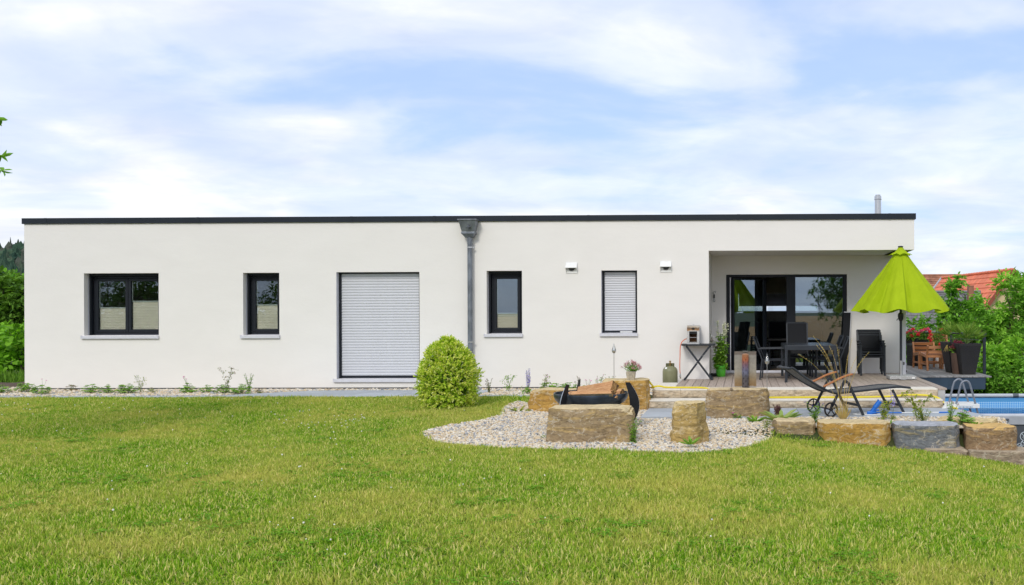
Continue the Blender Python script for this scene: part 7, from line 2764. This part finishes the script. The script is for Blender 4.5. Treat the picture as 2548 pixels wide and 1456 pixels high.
for k in range(26):
    a = rg.uniform(0, 6.28)
    e = rg.random()
    hh = H_ * rg.uniform(0.45, 0.80)
    kind = 'leafy'
    if k < 7:
        hh = H_ * (0.78 + 0.22 * rg.random())
        kind = 'cream'
    elif k < 13:
        hh = H_ * rg.uniform(0.52, 0.68)
        kind = 'wine'
    end = np.array([(-0.02 + 0.17 * e) * math.cos(a), 0.15 * e * math.sin(a), hh])
    if kind == 'cream':
        end[0] = rg.uniform(-0.08, 0.16)
    if kind == 'wine':
        end[0] = rg.uniform(-0.24, -0.02)
    pts = cat([(0.03 * math.cos(a), 0.03 * math.sin(a), 0.19), (end[0] * .45, end[1] * .45, hh * .55), tuple(end)], 8)
    mb.tube(pts, 0.0042, 5, cap=False)
    for q_ in range(34):
        i0 = rg.integers(1, int(len(pts) * (0.75 if kind != 'leafy' else 1.0)))
        pp = np.array(pts[i0])
        b_ = rg.uniform(0, 6.28)
        pos.append(pp)
        ax.append(np.array([math.cos(b_), math.sin(b_), rg.uniform(-0.3, 0.5)]))
        nr.append(np.array([0, 0, 1]) + rg.normal(0, 0.3, 3))
        ln.append(rg.uniform(0.07, 0.16) * (1.2 - 0.6 * i0 / len(pts)))
    if kind == 'cream':
        for q_ in range(60):
            i0 = rg.integers(int(len(pts) * 0.62), len(pts))
            cream.append(np.array(pts[i0]) + rg.normal(0, 0.014, 3))
    if kind == 'wine':
        wine.append(end)
for k in range(90):
    tt = rg.random()
    white.append(np.array([-0.27 + 0.08 * tt, -0.02, H_ * (0.86 - 0.26 * tt)]) + rg.normal(0, 0.018 + 0.01 * tt, 3))
mb.tube([(-0.05, 0, 0.2), (-0.12, -0.02, H_ * .4), (-0.27, -0.02, H_ * .87)], 0.004, 5, cap=False)
mb.build('stems', 'stem_green', gp)
ln = np.array(ln)
V, F = leaves(np.array(pos), np.array(ax), np.array(nr), ln, ln * 0.42, 0.15, 'ellipse', 0.25)
leaf_obj('foliage', V, F, 'leaf_herb', gp)
V, F = leaves(np.array(cream), rand_dirs(rg, len(cream)), rand_dirs(rg, len(cream), 1), 0.03, 0.024, 0.1, 'round')
leaf_obj('cream_blossom', V, F, 'petal_cream', gp)
V, F = leaves(np.array(white), rand_dirs(rg, len(white)), rand_dirs(rg, len(white), 1), 0.036, 0.028, 0.1, 'round')
leaf_obj('white_blossom', V, F, 'petal_white', gp)
wp_, wa_ = [], []
for p_ in wine:
    for q_ in range(16):
        a = q_ * 0.3927 + rg.random() * 0.1
        wp_.append(p_)
        wa_.append(np.array([math.cos(a), math.sin(a), -0.15 + rg.normal(0, 0.1)]))
V, F = leaves(np.array(wp_), np.array(wa_), np.tile([0, 0, 1.0], (len(wp_), 1)), 0.05, 0.02, 0.1, 'strap')
leaf_obj('wine_blossom', V, F, 'petal_wine', gp)
bb_ = thing('oddment', 'dark dish standing in for an unclear black object on the deck beside the green wrapped pot', 'oddment', (PXg - 0.17, PYg + 0.06, DECK))  # plain dish added in place of an unidentified black object
MB().lathe([(0.09, 0.0), (0.12, 0.01), (0.135, 0.06), (0.125, 0.06), (0.11, 0.02), (0.0, 0.02)], 24).build('dish', 'black_plastic', bb_, smooth=True)

# palms in the black planters: fans of narrow blades
def palm(label, x, y, z, size, seed, dry):
    rg = np.random.default_rng(seed)
    o = thing('fan_palm', label, 'palm', (x, y, z))
    mb = MB()
    pos, ax, nr, ln = [], [], [], []
    for k in range(13):
        a = rg.uniform(0, 6.28)
        el = rg.uniform(0.35, 1.4)
        d = np.array([math.cos(a) * math.cos(el), math.sin(a) * math.cos(el), math.sin(el)])
        e = d * size * rg.uniform(0.40, 0.62)
        mb.tube([(0, 0, 0.0), tuple(e * 0.5 + np.array([0, 0, 0.02])), tuple(e)], [0.007, 0.005, 0.003], 5, cap=False)
        s_ = np.cross(d, [0, 0, 1.0])
        s_ /= np.linalg.norm(s_)
        up = np.cross(s_, d)
        for q in range(14):
            f_ = (q / 13 - 0.5) * 2.5
            pos.append(e)
            ax.append(d * math.cos(f_) + s_ * math.sin(f_) + up * 0.12)
            nr.append(up)
            ln.append(size * 0.52 * (0.72 + 0.28 * math.cos(f_)))
    mb.build('stalks', 'stem_green', o)
    ln = np.array(ln)
    V, F = leaves(np.array(pos), np.array(ax), np.array(nr), ln, 0.014, 0.1, 'strap', 0.15)
    leaf_obj('fronds', V, F, 'leaf_palm', o)
    if dry:
        p2 = np.tile(np.array([-0.20, -0.22, -0.02]), (26, 1))
        V, F = leaves(p2, rg.normal(0, 0.35, (26, 3)) + np.array([-0.1, 0, -1]), rand_dirs(rg, 26), rg.uniform(0.12, 0.22, 26), 0.012, 0.1, 'strap', 0.1)
        leaf_obj('dry_frond', V, F, 'straw', o)
    return o


palm('dense green fan palm in the nearer black planter', PLX, PLY, ZS + plh - 0.02, 0.52, 31, False)
palm('thin fan palm with a withered frond in the rear black planter', P2X, P2Y, ZS + plh - 0.01, 0.56, 32, True)


def blossoms(parent, centres, r_, mat, n_each, rg, size=0.018):
    P = np.concatenate([np.array(c_)[None] + rand_dirs(rg, n_each, 0.2) * np.array([r_, r_, r_ * 0.75]) * (0.75 + 0.25 * rg.random((n_each, 1))) for c_ in centres])
    V, F = leaves(P, rand_dirs(rg, len(P), 0.3), rand_dirs(rg, len(P), 0.8), size, size * 0.85, 0.12, 'round')
    return leaf_obj('blossom', V, F, mat, parent)


rg = np.random.default_rng(12)
hy = thing('hydrangea', 'wine-red hydrangea in the brown pot between the planters', 'plant', (BPX, BPY, ZS + bph - 0.03))
blossoms(hy, [(-0.05, -0.02, 0.22), (0.04, -0.06, 0.26), (0.0, 0.05, 0.27), (-0.10, 0.0, 0.15), (0.10, -0.02, 0.20), (-0.03, -0.09, 0.16)], 0.065, 'petal_wine', 150, rg, 0.020)
P = rand_dirs(rg, 120) * np.array([0.13, 0.13, 0.09]) + np.array([0, 0, 0.10])
V, F = leaves(P, rand_dirs(rg, 120, 0.1), rand_dirs(rg, 120, 1), 0.07, 0.045, 0.15)
leaf_obj('foliage', V, F, 'leaf_shrub', hy)
# geraniums in the rail trough
ge = thing('geranium', 'red and pink geraniums spilling from the railing trough', 'flowers', (fb.location.x, fb.location.y, fb.location.z + 0.17), R(-14))
n = 620
P = np.stack([rg.uniform(-0.42, 0.42, n), rg.normal(0, 0.11, n), np.abs(rg.normal(0.07, 0.09, n)) - 0.05], 1)
V, F = leaves(P, rand_dirs(rg, n, 0.4), rand_dirs(rg, n, 1.2), rg.uniform(0.04, 0.075, n), rg.uniform(0.035, 0.06, n), 0.12, 'round')
leaf_obj('foliage', V, F, 'leaf_shrub', ge)
cs = [(x, rg.normal(-0.04, 0.07), rg.uniform(0.12, 0.27)) for x in np.linspace(-0.40, 0.36, 11)]
blossoms(ge, cs[::2], 0.05, 'petal_rose', 90, rg, 0.024)
blossoms(ge, cs[1::2] + [(-0.05, -0.14, 0.06), (0.12, -0.12, 0.09)], 0.048, 'petal_red', 90, rg, 0.024)
# trailing fuchsia behind the chairs, in the white pot
fu = thing('fuchsia', 'tall red-flowering plant in the white pot behind the wooden chairs', 'plant', (WPX, WPY, ZS + 0.28))
P = rand_dirs(rg, 420) * np.array([0.20, 0.18, 0.34]) * rg.random((420, 1)) ** 0.4 + np.array([0.08, 0.0, 0.42])
V, F = leaves(P, rand_dirs(rg, 420, 0.1), rand_dirs(rg, 420, 1), rg.uniform(0.03, 0.06, 420), rg.uniform(0.02, 0.035, 420), 0.12)
leaf_obj('foliage', V, F, 'leaf_shrub', fu)
blossoms(fu, [(-0.14, -0.08, 0.62), (-0.13, -0.1, 0.54), (-0.16, -0.1, 0.46), (-0.12, -0.09, 0.40), (-0.13, -0.1, 0.33), (0.14, -0.1, 0.66), (0.22, -0.06, 0.60), (0.36, -0.04, 0.62), (0.10, -0.12, 0.30)], 0.042, 'petal_red', 60, rg, 0.026)
mb = MB()
for k in range(9):
    mb.tube([(0, 0, 0), (rg.normal(0, .05), rg.normal(0, .05), 0.3), (rg.normal(0.05, .12), rg.normal(0, .08), 0.62)], 0.004, 4, cap=False)
mb.build('stems', 'twig', fu)


# ================================================================== HOUSES BEYOND, RIGHT
def roof_slope(parent, e0, e1, r0, r1, courses, mat, th=0.05, cols=26, name='roof_tiles'):
    """tiled slope from eave e0-e1 up to ridge r0-r1: lapped courses, each course split into tiles"""
    e0, e1, r0, r1 = map(Vector, (e0, e1, r0, r1))
    nrm = (e1 - e0).cross(r0 - e0).normalized()
    if nrm.z < 0:
        nrm = -nrm
    mb = MB()
    for k in range(courses):
        a, b_ = k / courses, (k + 1.12) / courses
        p0, p1 = e0.lerp(r0, a), e1.lerp(r1, a)
        q0, q1 = e0.lerp(r0, min(1, b_)), e1.lerp(r1, min(1, b_))
        for c_ in range(cols):
            s_, t_ = c_ / cols, (c_ + 0.955) / cols
            A, B = p0.lerp(p1, s_), p0.lerp(p1, t_)
            C, D = q0.lerp(q1, t_), q0.lerp(q1, s_)
            mb.hexa([A, B, C - nrm * th, D - nrm * th, A + nrm * th, B + nrm * th, C, D])
    me = bpy.data.meshes.new(name)
    me.from_pydata(mb.v, [], mb.f)
    o = link(name, me, mat, parent)
    o['kind'] = 'stuff'
    return o


rh = thing('red_roof_house', 'cream neighbouring house with bright red tiled roof', 'house', (0, 0, 0))
A = at(2517, 673, 31.0)
zr_ = A.z
# ridge runs back from the gable
Bq = at(2345, 692, 42.7)
A, B = Vector((A.x, 31.0, zr_)), Vector((Bq.x, 42.7, zr_))
dr = (B - A).normalized()
lf = Vector((-dr.y, dr.x, 0))
if lf.x > 0:
    lf = -lf
hwid, dropz = 3.3, 4.3
A2 = A - dr * 0.35
roof_slope(rh, B + lf * hwid - Vector((0, 0, dropz)), A2 + lf * hwid - Vector((0, 0, dropz)), B, A2, 14, 'tile_red', 0.035, 30)
roof_slope(rh, A2 - lf * hwid - Vector((0, 0, dropz)), B - lf * hwid - Vector((0, 0, dropz)), A2, B, 14, 'tile_red', 0.035, 30)
hb_ = hwid - 0.35
zb_ = zr_ - dropz * hb_ / hwid - 0.12
g1, g2, g3 = A + lf * hb_, A - lf * hb_, A - Vector((0, 0, 0.18))
g1.z = g2.z = zb_
MB().prism([g1 - Vector((0, 0, 6)), g2 - Vector((0, 0, 6)), g2, g3, g1], dr * (B - A).length).build('wall', 'house_cream', rh)
for sg in (1, -1):
    MB().bar(A2 + Vector((0, 0, -.02)) + lf * sg * 0.02, A2 + lf * sg * hwid - Vector((0, 0, dropz + .02)), 0.05, 0.2, dr).build('verge_board', 'roof_trim', rh)
for k in range(26):
    pa, pb = A2.lerp(B, k / 26), A2.lerp(B, (k + 1.1) / 26)
    MB().tube([pa + Vector((0, 0, .02)), pb + Vector((0, 0, .05))], 0.09, 8).build('ridge_tile', 'tile_red', rh)
c_ = A.lerp(B, 0.45) + lf * 1.7 - Vector((0, 0, 1.7 * dropz / hwid))
MB().bar(c_ + Vector((0, 0, .1)), c_ + lf * 0.25 - Vector((0, 0, 0.2)), 0.3, 0.06, dr).build('roof_hatch', 'flashing', rh)
MB().prism([B + lf * 0.0 + dr * 0.05, B + lf * hwid - Vector((0, 0, dropz)) + dr * 0.05, B + lf * hwid - Vector((0, 0, dropz)) + dr * 0.30, B + dr * 0.30], Vector((0, 0, 0.12))).build('flashing', 'flashing', rh)

oh = thing('old_roof_house', 'older house with weathered brown tiled roof behind the red one', 'house', (0, 0, 0))
p0, p1 = at(2230, 686, 50.0), at(2390, 688, 50.0)
p1.z = p0.z
e = Vector((0, -3.6, -3.5))
roof_slope(oh, p0 + e, p1 + e, p0, p1, 22, 'tile_old', 0.03, 34)
MB().tube([p0, p1], 0.10, 8).build('ridge', 'tile_old', oh)
MB().box(p0.x, p1.x, 46.7, 53, -4, p0.z - 3.4).build('wall', 'house_white', oh)
MB().prism([(p1.x, 46.7, p0.z - 3.4), (p1.x, 53, p0.z - 3.4), (p1.x, 50, p0.z - .1)], (-(p1.x - p0.x), 0, 0)).build('gable', 'house_white', oh)

sh = thing('slate_roof_house', 'low house with dark slate roof seen between the leaves', 'house', (0, 0, 0))
p0, p1 = at(2240, 727, 24.0), at(2440, 727, 24.0)
p1.z = p0.z
e = Vector((0, -2.3, -2.2))
roof_slope(sh, p0 + e, p1 + e, p0, p1, 16, 'slate', 0.02, 26)
MB().tube([p0, p1], 0.07, 8).build('ridge', 'slate', sh)
MB().box(p0.x + .1, p1.x - .1, 22.2, 27, -4, p0.z - 2.05).build('wall', 'house_white', sh)
MB().prism([(p1.x - .1, 22.2, p0.z - 2.05), (p1.x - .1, 27, p0.z - 2.05), (p1.x - .1, 24.1, p0.z - .12)], (-(p1.x - p0.x) + .2, 0, 0)).build('gable', 'house_white', sh)
ck = at(2415, 718, 23.3)
MB().box(ck.x - .12, ck.x + .12, 23.15, 23.45, p0.z - 1.2, at(2415, 711, 23.3).z).build('chimney', 'tile_old', sh)
fh = thing('far_red_house', 'corner of another red roof at the right edge', 'house', (0, 0, 0))
p0, p1 = at(2536, 700, 58.0), at(2680, 696, 58.0)
p1.z = p0.z
e = Vector((0, -4.0, -3.5))
roof_slope(fh, p0 + e, p1 + e, p0, p1, 14, 'tile_red', 0.04, 26)
MB().box(p0.x + .2, p1.x, 54.4, 60, -4, p0.z - 3.3).build('wall', 'house_cream', fh)

# ================================================================== LEFT EDGE BACKGROUND
rg = np.random.default_rng(3)
GV = 'grape vines left of the house'
for k, (x, y) in enumerate(((-19.7, 4.1), (-18.5, 3.9), (-17.4, 4.1))):
    lab = ('bright green grape vine at the left picture edge', 'bright green grape vine touching the house corner in view', 'grape vine hidden mostly behind the house corner')[k]
    o = thing('grape_vine', lab, 'vine', (x, y, zt(x, y)), group=GV)
    n = 900
    P = np.stack([rg.normal(0, 0.42, n), rg.normal(0, 0.32, n), rg.uniform(0.15, 1.0, n) ** 0.8 * 1.42], 1)
    P[:, 2] += 0.12 * np.sin(P[:, 0] * 5 + k)
    V, F = leaves(P, rand_dirs(rg, n, -0.2), unit(rg.normal(0, 0.5, (n, 3)) + np.array([0, -0.6, 0.9])), rg.uniform(0.09, 0.17, n), rg.uniform(0.09, 0.16, n), 0.1, 'round', 0.15)
    leaf_obj('foliage', V, F, 'leaf_vine', o)
    mb = MB()
    for q in range(5):
        mb.tube([(0, 0, 0), (rg.normal(0, .1), rg.normal(0, .1), 0.6), (rg.normal(0, .35), rg.normal(0, .2), 1.3)], [0.03, 0.015, 0.006], 6, cap=False)
    mb.build('stems', 'bark', o)
tall = thing('tall_weeds', 'tall grassy weeds at the foot of the vines left of the house', 'weeds', (-18.7, 3.2, zt(-18.7, 3.2)))
n = 1500
P = np.stack([rg.uniform(-2.2, 1.6, n), rg.normal(0, 0.3, n), np.zeros(n)], 1)
V, F = leaves(P, rand_dirs(rg, n) * np.array([0.3, 0.3, 0]) + np.array([0, 0, 1.0]), rand_dirs(rg, n), rg.uniform(0.15, 0.42, n), 0.014, 0.1, 'strap', 0.2)
leaf_obj('foliage', V, F, 'leaf_herb', tall)
sl = MB()
vs_, fs_ = [], []
for j in range(9):
    for i in range(25):
        x, y = -20.5 + i * 0.25, 0.9 + j * 0.2
        h = 0.12 * math.sin(math.pi * j / 8) * (0.7 + 0.6 * fbm((x, y, 3), 3))
        vs_.append((x, y, -0.10 + h))
for j in range(8):
    for i in range(24):
        a = j * 25 + i
        fs_.append((a, a + 1, a + 26, a + 25))
structure(sl.add(vs_, fs_).build('soil_bank', 'earth', smooth=True))
GL = 'trees in the valley left of the house'
for k, (u, vt, y, rw, mt, lab) in enumerate(((22, 690, 15, 2.2, 'leaf_walnut', 'rounded green tree at the left picture edge above the vines'), (70, 688, 17, 2.4, 'leaf_tree_dark', 'dark green tree meeting the left house corner'),
                                            (-50, 686, 17, 2.6, 'leaf_tree_dark', 'broad dark tree just outside the left picture edge'), (40, 705, 10, 1.5, 'leaf_tree_dark', 'shadowy dense shrub directly above the vines'), (-30, 690, 10, 1.5, 'leaf_tree_dark', 'dense shrub above the vines, outside the left edge'))):
    pt, pm = at(u, vt, y), at(u, (vt + 840) / 2, y)
    tree('valley_tree', lab, (pm.x, y, zt(pm.x, y)), (pm.x, y, pm.z), (rw, rw * 0.8, pt.z - pm.z), 60 + k, mt, 520, (0.19, 0.10), False, 5, 8, GL, gap=0.25, gscale=1.0, shoots=2)

# wooded hill far off
hv, hf = [], []
hxs, hys = np.linspace(-1250, -150, 56), np.linspace(420, 900, 20)


def hillz(x, y):
    return 47 * ss(-160, -430, x) * 0 + 45 * (1 - ss(-420, -170, x)) * ss(420, 620, y) * (0.9 + 0.12 * math.sin(x * 0.011)) - 3


for y in hys:
    for x in hxs:
        hv.append((x, y, hillz(x, y)))
for j in range(19):
    for i in range(55):
        a = j * 56 + i
        hf.append((a, a + 1, a + 57, a + 56))
me = bpy.data.meshes.new('hill')
me.from_pydata(hv, [], hf)
structure(link('hill', me, 'leaf_far', smooth=True))
srcs = []
for k in range(4):
    bm = bmesh.new()
    bmesh.ops.create_icosphere(bm, subdivisions=3, radius=1.0)
    for v in bm.verts:
        dd = v.co.normalized()
        s_ = 0.75 + 0.5 * mnoise.fractal(dd * 2.2 + Vector((k * 9, 0, 0)), 0.8, 2, 4)
        v.co = Vector((dd.x * s_, dd.y * s_, dd.z * s_ * (1.0 if k < 2 else 1.7)))
        if k >= 2:
            tp = 1 - max(0, v.co.z) * 0.5
            v.co.x *= tp
            v.co.y *= tp
    me = bpy.data.meshes.new('far_tree')
    bm.to_mesh(me)
    bm.free()
    srcs.append(link('far_tree', me, 'leaf_far'))
FT = source_collection('far_tree_sources', srcs)
n = 2600
X, Y = rg.uniform(-900, -250, n), rg.uniform(440, 690, n)
pts = np.array([(x, y, hillz(x, y) + 2.5) for x, y in zip(X, Y)])
s_ = rg.uniform(4.0, 7.5, n)
fo = scatter('forest', pts, np.stack([np.zeros(n), np.zeros(n), rg.uniform(0, 6.28, n)], 1), np.stack([s_, s_, s_ * rg.uniform(0.9, 1.5, n)], 1), FT, 'leaf_far')
fo['label'] = 'dark wooded hill on the horizon left of the house'

# ================================================================== BEHIND THE CAMERA: what the panes mirror
wv_, wf_ = [], []
wxs, wys = np.linspace(-60, 90, 60), np.linspace(-400, -23.5, 60)
for y in wys:
    for x in wxs:
        edge = ss(0, 0.6, -23.5 - y)
        wv_.append((x, y, terrain(x, y) - 0.1 + edge * (0.95 + 0.08 * fbm((x * 0.7, y * 0.7, 1), 3))))
for j in range(59):
    for i in range(59):
        a = j * 60 + i
        wf_.append((a, a + 1, a + 61, a + 60))
me = bpy.data.meshes.new('wheat_field')
me.from_pydata(wv_, [], wf_)
structure(link('wheat_field', me, 'wheat', smooth=True))
tree('orchard_tree', 'leafy tree behind the viewer, mirrored in the terrace door', (5.6, -22.5, -0.9), (5.2, -22.5, 2.6), (2.0, 1.7, 1.9), 91, 'leaf_tree_dark', 420, (0.13, 0.065), False, 5, 10, None, trunk_r=0.12, gap=0.45)
tree('orchard_tree', 'leafy tree behind the viewer, mirrored in the left windows', (-27, -21, -0.4), (-27, -21, 1.8), (4.2, 2.2, 2.1), 92, 'leaf_tree_dark', 700, (0.17, 0.085), False, 5, 10, None, trunk_r=0.14, gap=0.2)
tree('orchard_tree', 'dark hedge tree behind the viewer at the far left', (-20, -23, -0.4), (-20, -23, 1.5), (3.4, 2.0, 1.7), 93, 'leaf_tree_dark', 600, (0.17, 0.085), False, 5, 10, None, trunk_r=0.12, gap=0.2)
# tree at the left whose twig ends reach into the frame
q = at(6, 360, -9.0)
lt = tree('garden_tree', 'tree outside the left edge whose twig tips reach into view', (q.x - 2.9, -9.0, zt(q.x - 2.9, -9.0)), (q.x - 2.5, -9.0, q.z + 0.3), (1.75, 1.5, 1.9), 95, 'leaf_walnut', 330, (0.085, 0.045), False, 5, 9, None, trunk_r=0.10, gap=0.35)
rg = np.random.default_rng(44)
mb = MB()
pos, ax = [], []
for (u, v, du) in ((8, 300, 0.0), (9, 388, 0.0), (13, 425, 0.0)):
    e = at(u - 7, v, -9.0) - Vector(lt.location)
    s0 = e + Vector((-1.1, 0.1, 0.2))
    pts = cat([tuple(s0), tuple(e + Vector((-0.3, 0, 0.08))), tuple(e)], 5)
    mb.tube(pts, [0.008 - 0.006 * i / len(pts) for i in range(len(pts))], 5, cap=False)
    for p_ in pts[3:]:
        for k in range(3):
            pos.append(np.array(p_))
            ax.append(rg.normal(0, 0.6, 3) + np.array([0.3, 0, -0.3]))
mb.build('twigs', 'twig', lt)
V, F = leaves(np.array(pos), np.array(ax), rand_dirs(rg, len(pos), 1), rg.uniform(0.07, 0.12, len(pos)), rg.uniform(0.035, 0.055, len(pos)), 0.2, 'ellipse', 0.3)
leaf_obj('twig_leaves', V, F, 'leaf_walnut', lt)


# ================================================================== LAWN
def tuft(seed, n, r_, hmin, hmax, wid, mat, lean=0.45):
    rg = np.random.default_rng(seed)
    a = rg.uniform(0, 6.28, n)
    q = r_ * np.sqrt(rg.random(n))
    base = np.stack([q * np.cos(a), q * np.sin(a), np.full(n, -0.008)], 1)
    b_ = rg.uniform(0, 6.28, n)
    le = np.abs(rg.normal(0, lean, n))
    d = np.stack([np.cos(b_) * le, np.sin(b_) * le, np.ones(n)], 1)
    d = unit(d)
    h = rg.uniform(hmin, hmax, n)[:, None]
    c_ = rg.uniform(0, 6.28, n)
    sd_ = np.stack([np.cos(c_), np.sin(c_), np.zeros(n)], 1) * (wid * rg.uniform(0.7, 1.3, n))[:, None] / 2
    mid = base + d * h * 0.55
    tip = base + d * h + np.stack([np.cos(b_), np.sin(b_), np.full(n, -0.35)], 1) * h * (le * 0.35)[:, None]
    V = np.stack([base - sd_, base + sd_, mid - sd_ * 0.85, mid + sd_ * 0.85, tip - sd_ * 0.12, tip + sd_ * 0.12], 1).reshape(-1, 3)
    k = np.arange(n)[:, None] * 6
    F = np.concatenate([k + np.array([[0, 1, 3, 2]]), k + np.array([[2, 3, 5, 4]])], 0)
    return leaf_obj('grass_tuft', V, F, mat)


TUFTS = source_collection('grass_sources', [tuft(500 + k, 38, 0.085, 0.026, 0.078, 0.0100, 'grass', 0.42) for k in range(9)])


def clover_tuft(seed):
    rg = np.random.default_rng(seed)
    pos, ax, nr = [], [], []
    for k in range(20):
        a, q = rg.uniform(0, 6.28), 0.09 * math.sqrt(rg.random())
        p_ = np.array([q * math.cos(a), q * math.sin(a), rg.uniform(0.03, 0.052)])
        for w in range(3):
            b_ = a + w * 2.094
            pos.append(p_)
            ax.append([math.cos(b_), math.sin(b_), rg.normal(0, 0.15)])
            nr.append([rg.normal(0, .2), rg.normal(0, .2), 1])
    V, F = leaves(np.array(pos), np.array(ax), np.array(nr), 0.016, 0.016, 0.08, 'round')
    return leaf_obj('clover_tuft', V, F, 'clover')


CLOV = source_collection('clover_sources', [clover_tuft(600 + k) for k in range(4)])


def project(x, y, z):
    d = Vector((x, y, z)) - CAMP
    fw = Vector((-math.sin(YAW), math.cos(YAW), 0))
    rt = Vector((math.cos(YAW), math.sin(YAW), 0))
    dep = d.dot(fw)
    return XP + FPX * d.dot(rt) / dep, YP - FPX * d.z / dep, dep


rg = np.random.default_rng(99)
pts, cpts = [], []
step = 0.071
yy = -15.0
while yy < -1.74:
    dep = yy - CY
    x0, x1 = (-2100) * dep / FPX - 0.8, 900 * dep / FPX + 0.8
    nx_c = int((x1 - x0) / step)
    xs = x0 + (np.arange(nx_c) + rg.random(nx_c)) * step
    ys = yy + rg.uniform(-0.5, 0.5, nx_c) * step
    for x, y in zip(xs, ys):
        if y > -1.75 or x < -20.5 or x > 7.5:
            continue
        if x > 0.2 and y > -6.06 + 0.08 * math.sin(x * 3) and inside([(0.45, -5.55), (1.1, -5.66), (2.3, -5.95), (4.6, -6.1), (9, -6.1), (9, 0), (0.45, 0)], x, y):
            continue
        if inside(PATCH, x, y) or (x > -1.8 and y > -4.3):
            continue
        if abs(x - GBX) < 0.25 and abs(y - GBY) < 0.2:
            continue
        z = max(terrain(x, y), terrain2(x, y))
        cn = mnoise.noise(Vector((x * 0.8, y * 0.8, 5))) + 0.5 * mnoise.noise(Vector((x * 2.3, y * 2.3, 9)))
        pts.append((x, y, z))
        if rg.random() < min(0.55, max(0.0, cn * 0.35 - 0.02)):
            cpts.append((x, y, z))
    yy += step
pts = np.array(pts)
n = len(pts)
hs = np.array([0.85 + 0.35 * mnoise.noise(Vector((p[0] * 1.4, p[1] * 1.4, 2))) for p in pts]) * rg.uniform(0.75, 1.2, n)
ws = rg.uniform(0.85, 1.15, n)
lawn = scatter('lawn_grass', pts, np.stack([rg.normal(0, 0.08, n), rg.normal(0, 0.08, n), rg.uniform(0, 6.28, n)], 1), np.stack([ws, ws, hs], 1), TUFTS, 'grass', 1)
lawn['label'] = 'short mown lawn of green and straw-coloured grass'
cpts = np.array(cpts)
n = len(cpts)
clv = scatter('clover', cpts, np.stack([np.zeros(n), np.zeros(n), rg.uniform(0, 6.28, n)], 1), np.stack([rg.uniform(0.7, 1.05, n)] * 3, 1), CLOV, 'clover', 2)
clv['label'] = 'darker green clover patches in the lawn'
# clover heads and a few yellow ones
bm = bmesh.new()
bmesh.ops.create_icosphere(bm, subdivisions=2, radius=1.0)
for v in bm.verts:
    v.co *= 0.85 + 0.3 * mnoise.noise(v.co * 4)
me = bpy.data.meshes.new('clover_head')
bm.to_mesh(me)
bm.free()
HEAD = source_collection('head_sources', [link('clover_head', me, 'petal_white', smooth=True)])
me2 = me.copy()
YHEAD = source_collection('yellow_head_sources', [link('yellow_head', me2, 'petal_yellow', smooth=True)])
hp_ = []
for (u, v, n_, su, sv) in ((845, 1062, 26, 38, 14), (735, 1050, 12, 45, 14), (900, 1050, 8, 25, 10), (50, 1015, 14, 60, 18), (350, 1020, 22, 110, 22), (640, 1010, 10, 120, 14), (1190, 1065, 6, 30, 8), (870, 1410, 4, 45, 40), (700, 1330, 5, 60, 20), (230, 1270, 3, 60, 40), (1960, 1010, 0, 1, 1),
                           (1150, 1180, 14, 260, 60), (600, 1180, 18, 380, 70), (1900, 1250, 8, 300, 60), (2400, 1180, 5, 80, 20), (300, 1120, 16, 240, 50)):
    for k in range(n_):
        p = ter(rg.normal(u, su), min(1440, max(996, rg.normal(v, sv))))
        if inside(PATCH, p.x, p.y) or p.y > -1.8 or (p.x > 0.2 and p.y > -6.2):
            continue
        hp_.append((p.x, p.y, terrain(p.x, p.y) + rg.uniform(0.045, 0.07)))
hp_ = np.array(hp_)
n = len(hp_)
s_ = rg.uniform(0.006, 0.0115, n)
o = scatter('clover_blossom', hp_, rg.uniform(0, 6, (n, 3)), np.stack([s_, s_, s_], 1), HEAD, 'petal_white', 4)
o['label'] = 'small white clover heads scattered in the lawn'
yp = np.array([(p.x, p.y, terrain(p.x, p.y) + 0.05) for p in [ter(u, v) for (u, v) in ((2255, 1130), (2262, 1135), (2278, 1137), (2290, 1141), (2240, 1128), (2300, 1139), (935, 1008), (928, 1045), (880, 1200), (2268, 1129))]])
s_ = np.full(len(yp), 0.007)
o = scatter('yellow_blossom', yp, rg.uniform(0, 6, (len(yp), 3)), np.stack([s_, s_, s_], 1), YHEAD, 'petal_yellow', 5)
o['label'] = 'tiny yellow blossoms in the grass before the slate boulder'
